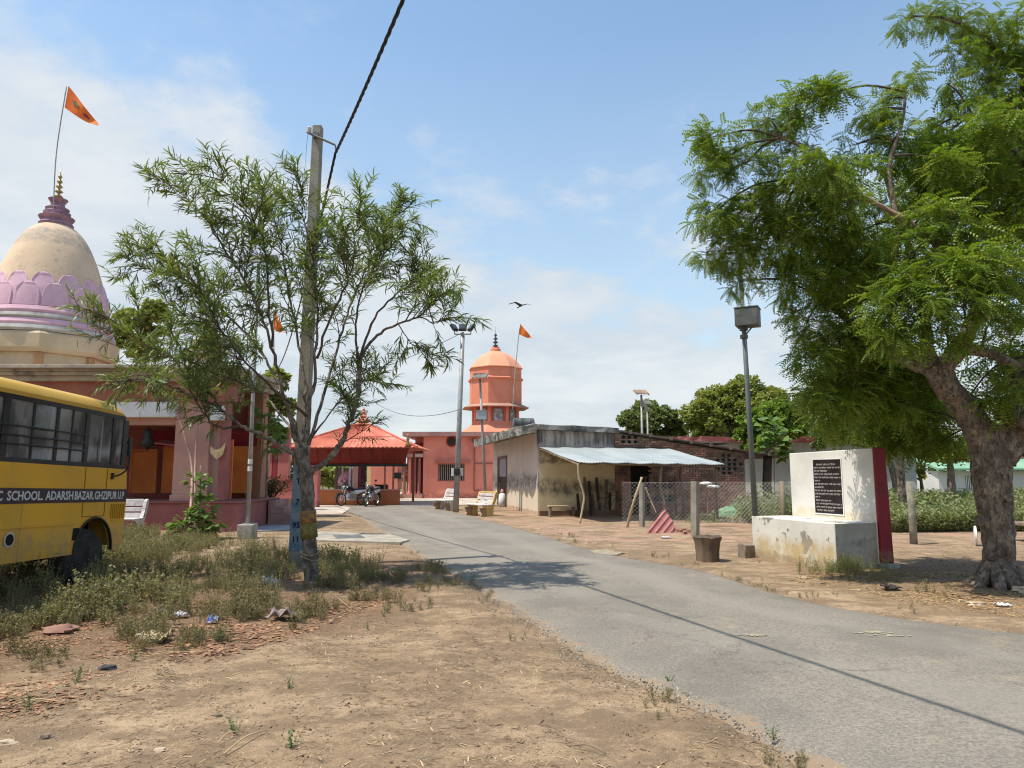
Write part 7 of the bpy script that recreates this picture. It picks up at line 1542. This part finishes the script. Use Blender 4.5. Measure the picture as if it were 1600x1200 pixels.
cover('edge_weeds', sample(edge_zone, 5200, lambda x, y: clump(x, y, 1.5, .16, 3) * random.choice((.5, .75, .9))), wt, m_weedd, .45, .9)
# tufts along the road edge, in the tree's shade, by the pedestal and the shoulders
def along(path, y0, y1, n, d0, d1, th=.1):
    out = []
    for _ in range(n):
        y = random.uniform(y0, y1); x = at_y(path, y)
        if x is None: continue
        x += random.uniform(d0, d1); s = clump(x, y, 1.6, th, 2)
        if s: out.append((x, y, max(hgt(x, y), -.01), s * .55))
    return out
cover('verge_weeds', along(LP, 4, 16, 450, -.5, .12, .34) + along(RP, 6, 20, 500, -.05, .9, .32), wt, m_weedd, .3, .62)
cover('verge_grass', sample([(590, 900), (760, 870), (800, 925), (700, 950), (600, 960)], 900, lambda x, y: clump(x, y, 1.1, .05, 8) * (.6 if road_dist(x, y) < -.02 else 0)), wt, m_weedd, .5, .9)
cover('pedestal_weeds', [(MC.x + random.gauss(-.05, .35), MC.y - .25 + random.gauss(0, .22), 0, random.uniform(.4, .9)) for _ in range(65)], wt2, leaf_mat('fresh_weeds', (.12, .15, .05), (.28, .28, .11), .3, .6), .6, 1.2)
cover('shoulder_weeds', sample([(1180, 880), (1300, 905), (1500, 935), (1500, 905), (1290, 895)], 160, lambda x, y: .5), wt, m_weedd, .4, .9)
# single seedlings in the foreground
cover('seedlings', [(*G(px, py)[:2], 0, s) for px, py, s in ((210, 1035, .9), (205, 1020, .8), (248, 1058, .5), (452, 1080, .6), (366, 1150, .8), (1046, 1068, .7), (1210, 1160, .7), (455, 1180, .7), (575, 985, .8), (600, 965, .7), (640, 955, .8), (45, 1110, .7), (340, 1005, .8), (735, 912, .9), (118, 1070, .7))] , wt, leaf_mat('seedling_leaves', (.06, .12, .05), (.14, .2, .08), .3), .35, .55)
# dry leaves, straw, twigs, pebbles
def dryleaf_tpl(seed):
    rg = np.random.default_rng(seed); c = rg.uniform(.1, .5)
    return np.array([[0, 0, 0.004], [-.35, .4, .02 + c * .3], [0, 1, .01 + c * .2], [.35, .4, .02 + c * .35], [0, .45, 0.004]]), np.array([[0, 1, 4, 0], [1, 2, 4, 1], [2, 3, 4, 2], [3, 0, 4, 3]])[:, :3]
dt = [dryleaf_tpl(i) for i in range(4)]
m_dry = mat('dry_leaves', (.34, .185, .10), (.22, .12, .07), 1, .85, 0, island=.6)
lit = [(-330, 1120), (-330, 960), (200, 950), (430, 935), (560, 925), (640, 925), (560, 960), (450, 1000), (330, 1040), (200, 1085), (60, 1120)]
cover('dry_leaf_litter', sample(lit + [], 42000, lambda x, y: clump(x, y, .9, -.22, 12) * random.choice((.5, .7, 1, 1.3))), dt, m_dry, .028, .062)
cover('scattered_leaves', sample([(-330, 1250), (-330, 1080), (500, 950), (800, 930), (1350, 1220), (900, 1290)], 2600, lambda x, y: random.choice((.4, .6, .8)) if road_dist(x, y) < -.02 and noise.noise(Vector((x * .8, y * .8, 2))) > .12 else 0), dt, m_dry, .02, .05)
cover('neem_leaf_litter', sample([(1230, 905), (1290, 890), (1440, 890), (1700, 920), (1700, 985), (1450, 945)], 9000, lambda x, y: clump(x, y, 1.1, -.2, 12) * random.choice((.6, .9, 1.2)) if road_dist(x, y) < -.05 else 0), dt, mat('straw_leaves', (.42, .27, .12), (.30, .18, .08), 1, .85, 0, island=.5), .03, .06)
cover('far_litter', sample([(1400, 860), (1480, 845), (1700, 850), (1700, 920), (1400, 895)], 2600, lambda x, y: clump(x, y, .8, .05, 12) * .9), dt, m_dry, .03, .07)
cover('yard_litter', sample([(870, 812), (1180, 812), (1200, 870), (1000, 860)], 2600, lambda x, y: clump(x, y, .9, .1, 17) if road_dist(x, y) < -.2 else 0), dt, mat('grey_litter', (.22, .15, .10), (.34, .27, .18), 1, .85, 0, island=.5), .02, .06)
sv = np.array([[-.004, -.5, .004], [.004, -.5, .004], [.004, 0, .016], [-.004, 0, .016], [.003, .5, .006], [-.003, .5, .006]]); sf = np.array([[0, 1, 2, 3], [3, 2, 4, 5]])
sv = sv * [2.4, 1, 1.3]; cvv = sv * [4.5, 1, 2.2]
m_straw = mat('pale_straw', (.48, .36, .19), (.36, .26, .13), 1, .7, 0, island=.3)
cover('straw', sample(lit, 2600, lambda x, y: clump(x, y, 1, -.1, 21) * random.choice((.3, .6, 1))), [(sv, sf)], m_straw, .08, .3)
cover('neem_straw', sample([(1230, 905), (1290, 890), (1440, 890), (1700, 920), (1700, 975), (1450, 940)], 7000, lambda x, y: clump(x, y, 1.1, -.1, 2) * random.choice((.3, .6, .8)) if road_dist(x, y) < -.05 else 0), [(cvv, sf)], mat('neem_straw_mix', (.50, .36, .18), (.30, .19, .10), 6, .85, 0, island=.45), .07, .26)
cover('scattered_straw', sample([(-330, 1250), (-330, 1050), (500, 960), (800, 930), (1350, 1220), (900, 1290)], 700, lambda x, y: random.choice((.15, .3, .5)) if road_dist(x, y) < -.05 else 0), [(sv, sf)], mat('brown_straw', (.34, .24, .14), (.22, .15, .09), 1, .8, 0, island=.3), .08, .3)
fg = [(-330, 1290), (-330, 1000), (500, 940), (640, 900), (760, 930), (1350, 1220), (1100, 1290)]
nbare = lambda x, y, t, k: noise.noise(Vector((x * .9, y * .9, k))) + .6 * noise.noise(Vector((x * 3, y * 3, k))) > t
cover('soil_chaff', sample(fg, 60000, lambda x, y: random.choice((.25, .4, .6)) if road_dist(x, y) < -.03 and nbare(x, y, -.12, 31) else 0), [(cvv, sf)], mat('chaff', (.26, .18, .105), (.13, .085, .05), 1, .9, 0, island=.5), .04, .13)
cover('pale_chaff', sample(fg, 16000, lambda x, y: random.choice((.25, .4, .6)) if road_dist(x, y) < -.03 and nbare(x, y, .0, 37) else 0), [(cvv, sf)], mat('pale_chaff', (.50, .38, .22), (.38, .27, .15), 1, .9, 0, island=.4), .04, .15)
cover('leaf_fragments', sample(fg, 14000, lambda x, y: random.choice((.3, .5, .8)) if road_dist(x, y) < -.03 and nbare(x, y, .02, 41) else 0), dt, mat('leaf_fragments', (.20, .125, .07), (.10, .065, .04), 1, .9, 0, island=.5), .012, .035)
def peb(seed):
    rg = np.random.default_rng(seed); V = np.array([[-1, 0, 0], [0, -1, 0], [1, 0, 0], [0, 1, 0], [0, 0, .7], [0, 0, -.5]]) * rg.uniform(.6, 1.2, (6, 3)); return V, np.array([[0, 1, 4], [1, 2, 4], [2, 3, 4], [3, 0, 4], [1, 0, 5], [2, 1, 5], [3, 2, 5], [0, 3, 5]])
pt_ = [peb(i) for i in range(5)]
m_peb = mat('pebbles', (.26, .20, .14), (.36, .29, .21), 1, .9, 0, island=.45)
cover('pebbles', sample([(-330, 1290), (-330, 900), (500, 900), (720, 880), (1350, 1220), (1100, 1290)], 9000, lambda x, y: random.choice((.3, .4, .5, .7, 1.2)) if road_dist(x, y) < .12 else 0), pt_, m_peb, .004, .013)
cover('soil_crumbs', sample([(-330, 1290), (-330, 960), (500, 930), (720, 890), (1350, 1220), (1100, 1290)], 26000, lambda x, y: random.choice((.3, .4, .5, .8)) if road_dist(x, y) < .05 and noise.noise(Vector((x * 2, y * 2, 5))) + .5 * noise.noise(Vector((x * 6, y * 6, 5))) > -.05 else 0), pt_, mat('crumbs', (.17, .115, .07), (.25, .18, .11), 1, .95, 0, island=.45), .005, .018)
def edge_peb(path, sgn, n, y0, y1): return [(at_y(path, y) + sgn * (random.gauss(0, .16)), y, .015, random.choice((.4, .6, 1))) for y in np.random.default_rng(3).uniform(y0, y1, n)]
cover('edge_gravel', edge_peb(LP, 1, 5200, 3.2, 14) + edge_peb(RP, 1, 1800, 6, 20), pt_, mat('road_gravel', (.22, .20, .18), (.36, .31, .25), 1, .9, 0, island=.45), .004, .014)
cover('asphalt_grit', [(x, y, .036, s) for x, y, s in [(random.uniform(-3, 7), random.uniform(3.4, 13), random.choice((.3, .5))) for _ in range(5000)] if road_dist(x, y) > .1], pt_, m_peb, .003, .010)
# fallen sticks (things one could pick up)
def fallen(px0, py0, px1, py1, r, label, m=m_straw, bend=.03, name='stick'):
    a, b_ = G(px0, py0), G(px1, py1); a.z = hgt(a.x, a.y) + .015; b_.z = hgt(b_.x, b_.y) + .015; mid = (a + b_) / 2 + Vector((random.uniform(-bend, bend), random.uniform(-bend, bend), .02)); stick(name, [a, mid, b_], r * .6, m, label, 'stick', n=6)
fallen(20, 1107, 98, 1102, .008, 'long pale straw stalk lying at the left edge of the bare soil')
fallen(225, 1031, 320, 1024, .007, 'pale straw stalk lying just below the weeds')
fallen(225, 1066, 290, 1061, .006, 'short pale stalk lying on bare soil below the seedlings')
fallen(350, 1190, 415, 1152, .009, 'pale reed stalk slanting across the soil at the bottom of the view')
fallen(340, 1172, 382, 1153, .006, 'thin pale reed beside the slanting stalk at the bottom of the view')
fallen(517, 975, 545, 958, .012, 'short dark brown twig lying at the corner of the weeds', m_wood)
fallen(820, 980, 832, 950, .006, 'whitish twig on the dust at the left edge of the road', m_straw)
fallen(895, 1181, 948, 1189, .007, 'dark twig lying on the soil at the bottom centre', m_wood)
fallen(910, 1040, 945, 1046, .008, 'dark curled bark strip on bare soil near the road', m_wood)
fallen(1155, 1120, 1185, 1113, .006, 'small twig beside a dry leaf at the lower road edge', m_wood)
fallen(500, 908, 555, 960, .006, 'bare pale vine trailing from the foot of the thin tree', m_straw, .15)
# litter: stones, bags, a bottle
def stone(px, py, w, label, m, squash=.4):
    c = G(px, py); vs, fs = [], []
    n = 18
    for j in range(11):
        for i in range(n):
            g = 2 * PI * i / n; t = PI * j / 10; d = Vector((math.sin(t) * math.cos(g), math.sin(t) * math.sin(g), math.cos(t))); r_ = w / 2 * (1 + .5 * noise.noise(d * 1.6 + Vector((px, py, 0))) + .22 * noise.noise(d * 4 + Vector((py, px, 0)))); vs.append((d.x * r_, d.y * r_ * .7, d.z * r_ * squash + w * squash * .12))
    for j in range(10):
        for i in range(n): i2 = (i + 1) % n; fs.append((j * n + i, j * n + i2, (j + 1) * n + i2, (j + 1) * n + i))
    o = MB().add(vs, fs).build('stone', m, autos=True); o.location = (c.x, c.y, hgt(c.x, c.y)); tag(o, label, 'stone')
m_st = mat('tan_stone', (.46, .36, .25), (.36, .27, .19), 9, .9, .4, 30)
stone(95, 992, .34, 'large flat reddish stone half hidden in the dry leaves at the left', mat('red_stone', (.30, .17, .12), (.24, .13, .1), 6, .9, .4, 30), .3)
stone(8, 1160, .13, 'pale flat stone on bare soil at the left edge near the bottom', m_st, .25)
stone(250, 1172, .09, 'small tan stone on the soil left of the slanting stalk', m_st, .3)
stone(70, 1155, .08, 'dark clod of earth near the bottom left corner', m_wood, .5)
stone(168, 1048, .12, 'dark grey clod beside the seedlings in the foreground', mat('dark_clod', (.07, .07, .075), (.04, .04, .045), 9, .9, .5, 30), .5)
stone(340, 1122, .06, 'small round dark clod in the middle of the bare soil', m_wood, .6)
stone(1530, 918, .26, 'tan rock against the left side of the neem trunk', m_st, .5)
stone(1600, 925, .3, 'brown rock against the right side of the neem trunk', m_st, .5)
stone(1525, 945, .22, 'flat brown rock on the verge below the neem', m_st, .3)
stone(1258, 903, .12, 'small reddish stone on the verge in front of the pedestal', m_st, .4)
def scrap(px, py, w, label, m, name='plastic_scrap', cat='litter', seed=0, h_=.5):
    c = G(px, py); vs = []; n = 9
    for i in range(n + 1):
        for j in range(n + 1):
            x, y = (i / n - .5) * w, (j / n - .5) * w * .8; vs.append((x * (1 + .3 * noise.noise(Vector((y * 9, seed, 0)))), y, .02 + w * h_ * abs(noise.noise(Vector((x / w * 3 + seed, y / w * 3, seed)))) + .02 * w))
    fs = [(i * (n + 1) + j, (i + 1) * (n + 1) + j, (i + 1) * (n + 1) + j + 1, i * (n + 1) + j + 1) for i in range(n) for j in range(n)]
    o = MB().add(vs, fs).build(name, m); s = o.modifiers.new('t', 'SOLIDIFY'); s.thickness = .003; o.location = (c.x, c.y, max(0, hgt(c.x, c.y))); tag(o, label, cat)
m_pw = mat('white_plastic', (.60, .60, .60), (.5, .5, .52), 9, .4, .1, 40); m_card = mat('tan_card', (.55, .44, .28), (.45, .36, .22), 6, .8, .1, 40)
scrap(240, 1006, .26, 'torn tan cardboard scrap with a white corner among the dry leaves', m_card, seed=2)
scrap(229, 1000, .15, 'white plastic scrap beside the torn cardboard', m_pw, seed=4)
scrap(333, 976, .11, 'blue and white plastic wrapper among the weed stems', mat('blue_wrap', (.10, .16, .42), (.6, .6, .65), 14, .4, .1, 40, contrast=(.48, .52)), seed=6, h_=1)
scrap(282, 970, .13, 'small white bag among the weed stems left of the blue wrapper', m_pw, seed=8, h_=1)
scrap(252, 966, .11, 'tiny white scrap at the lower edge of the weeds', m_pw, seed=9, h_=1)
scrap(416, 918, .26, 'clear white plastic bag caught in the weeds left of the thin tree', m_pw, seed=10, h_=.8)
scrap(445, 968, .34, 'pinkish grey rag lying at the edge of the weeds below the thin tree', mat('grey_rag', (.34, .27, .24), (.26, .2, .18), 6, .9), 'rag', seed=12, h_=.5)
scrap(1040, 841, .26, 'white paper scrap on the ground before the ridged sheet', m_pw, seed=14, h_=.2)
scrap(1568, 950, .16, 'whitish scrap on the verge below the neem trunk', m_pw, seed=15, h_=.3)
scrap(1392, 921, .22, 'dark crumpled scrap in the straw before the monument', mat('dark_scrap', (.03, .02, .02), (.06, .04, .04), 6, .8), seed=16, h_=.4)
# concrete patch at the road edge and faint yellow paint marks on the asphalt
slab('concrete_patch', [G(918, 863)[:2], G(945, 862)[:2], G(980, 866)[:2], G(962, 868)[:2], G(930, 867)[:2]], -.02, .050, mat('dusty_concrete', (.34, .29, .22), (.27, .22, .16), 4, .95, .4, 30), .03, .15, parent=None)['kind'] = 'structure'
def paint(px, py, w, h_):
    c = G(px, py); B = MB()
    for i in range(26):
        x, y = c.x + random.gauss(0, w * .55), c.y + random.gauss(0, h_ * .5); r_ = random.uniform(.006, .026)
        B.add([(x + r_ * 1.6 * math.cos(a) * random.uniform(.6, 1.2), y + r_ * math.sin(a) * random.uniform(.6, 1.2), .0432 + i * .00005) for a in [k * PI / 5 for k in range(10)]], [tuple(range(10))])
    o = B.build('paint_mark', m_ym); o['kind'] = 'structure'
m_ym = mat('worn_yellow_paint', (.37, .32, .20), (.27, .25, .21), 12, .9, .1, 30, contrast=(.45, .55))
for a in ((1396, 1000, .14, .05), (1362, 995, .15, .04), (1178, 999, .16, .05)): paint(*a)
# field grass and shrubs beyond the fence on the right
ft = [plant_tpl(30 + i, 10, .95, .6, .13, 7, .24) for i in range(4)]
def field():
    out = []
    for _ in range(3000):
        y = 19.8 + 20 * random.random() ** 1.5; x = random.uniform(.50 * y, .80 * y)
        if x < 9.8 + max(0, (22 - y)) * .2: continue
        s = .62 + .6 * noise.noise(Vector((x * .25, y * .25, 3))); out.append((x, y, 0, max(.25, s * random.uniform(.7, 1.25))))
    return out
cover('field_growth', field(), ft, leaf_mat('field_green', (.14, .17, .07), (.28, .30, .13), .3, .6), .8, 1.25)
cover('fence_weeds', [(random.uniform(7.6, 9.6), random.uniform(22.2, 24.5), 0, random.uniform(.6, 1.2)) for _ in range(60)] + [(random.uniform(5.5, 7.5), random.uniform(23, 24.5), 0, random.uniform(.2, .5)) for _ in range(30)], ft, m_bgd, .7, 1.2)
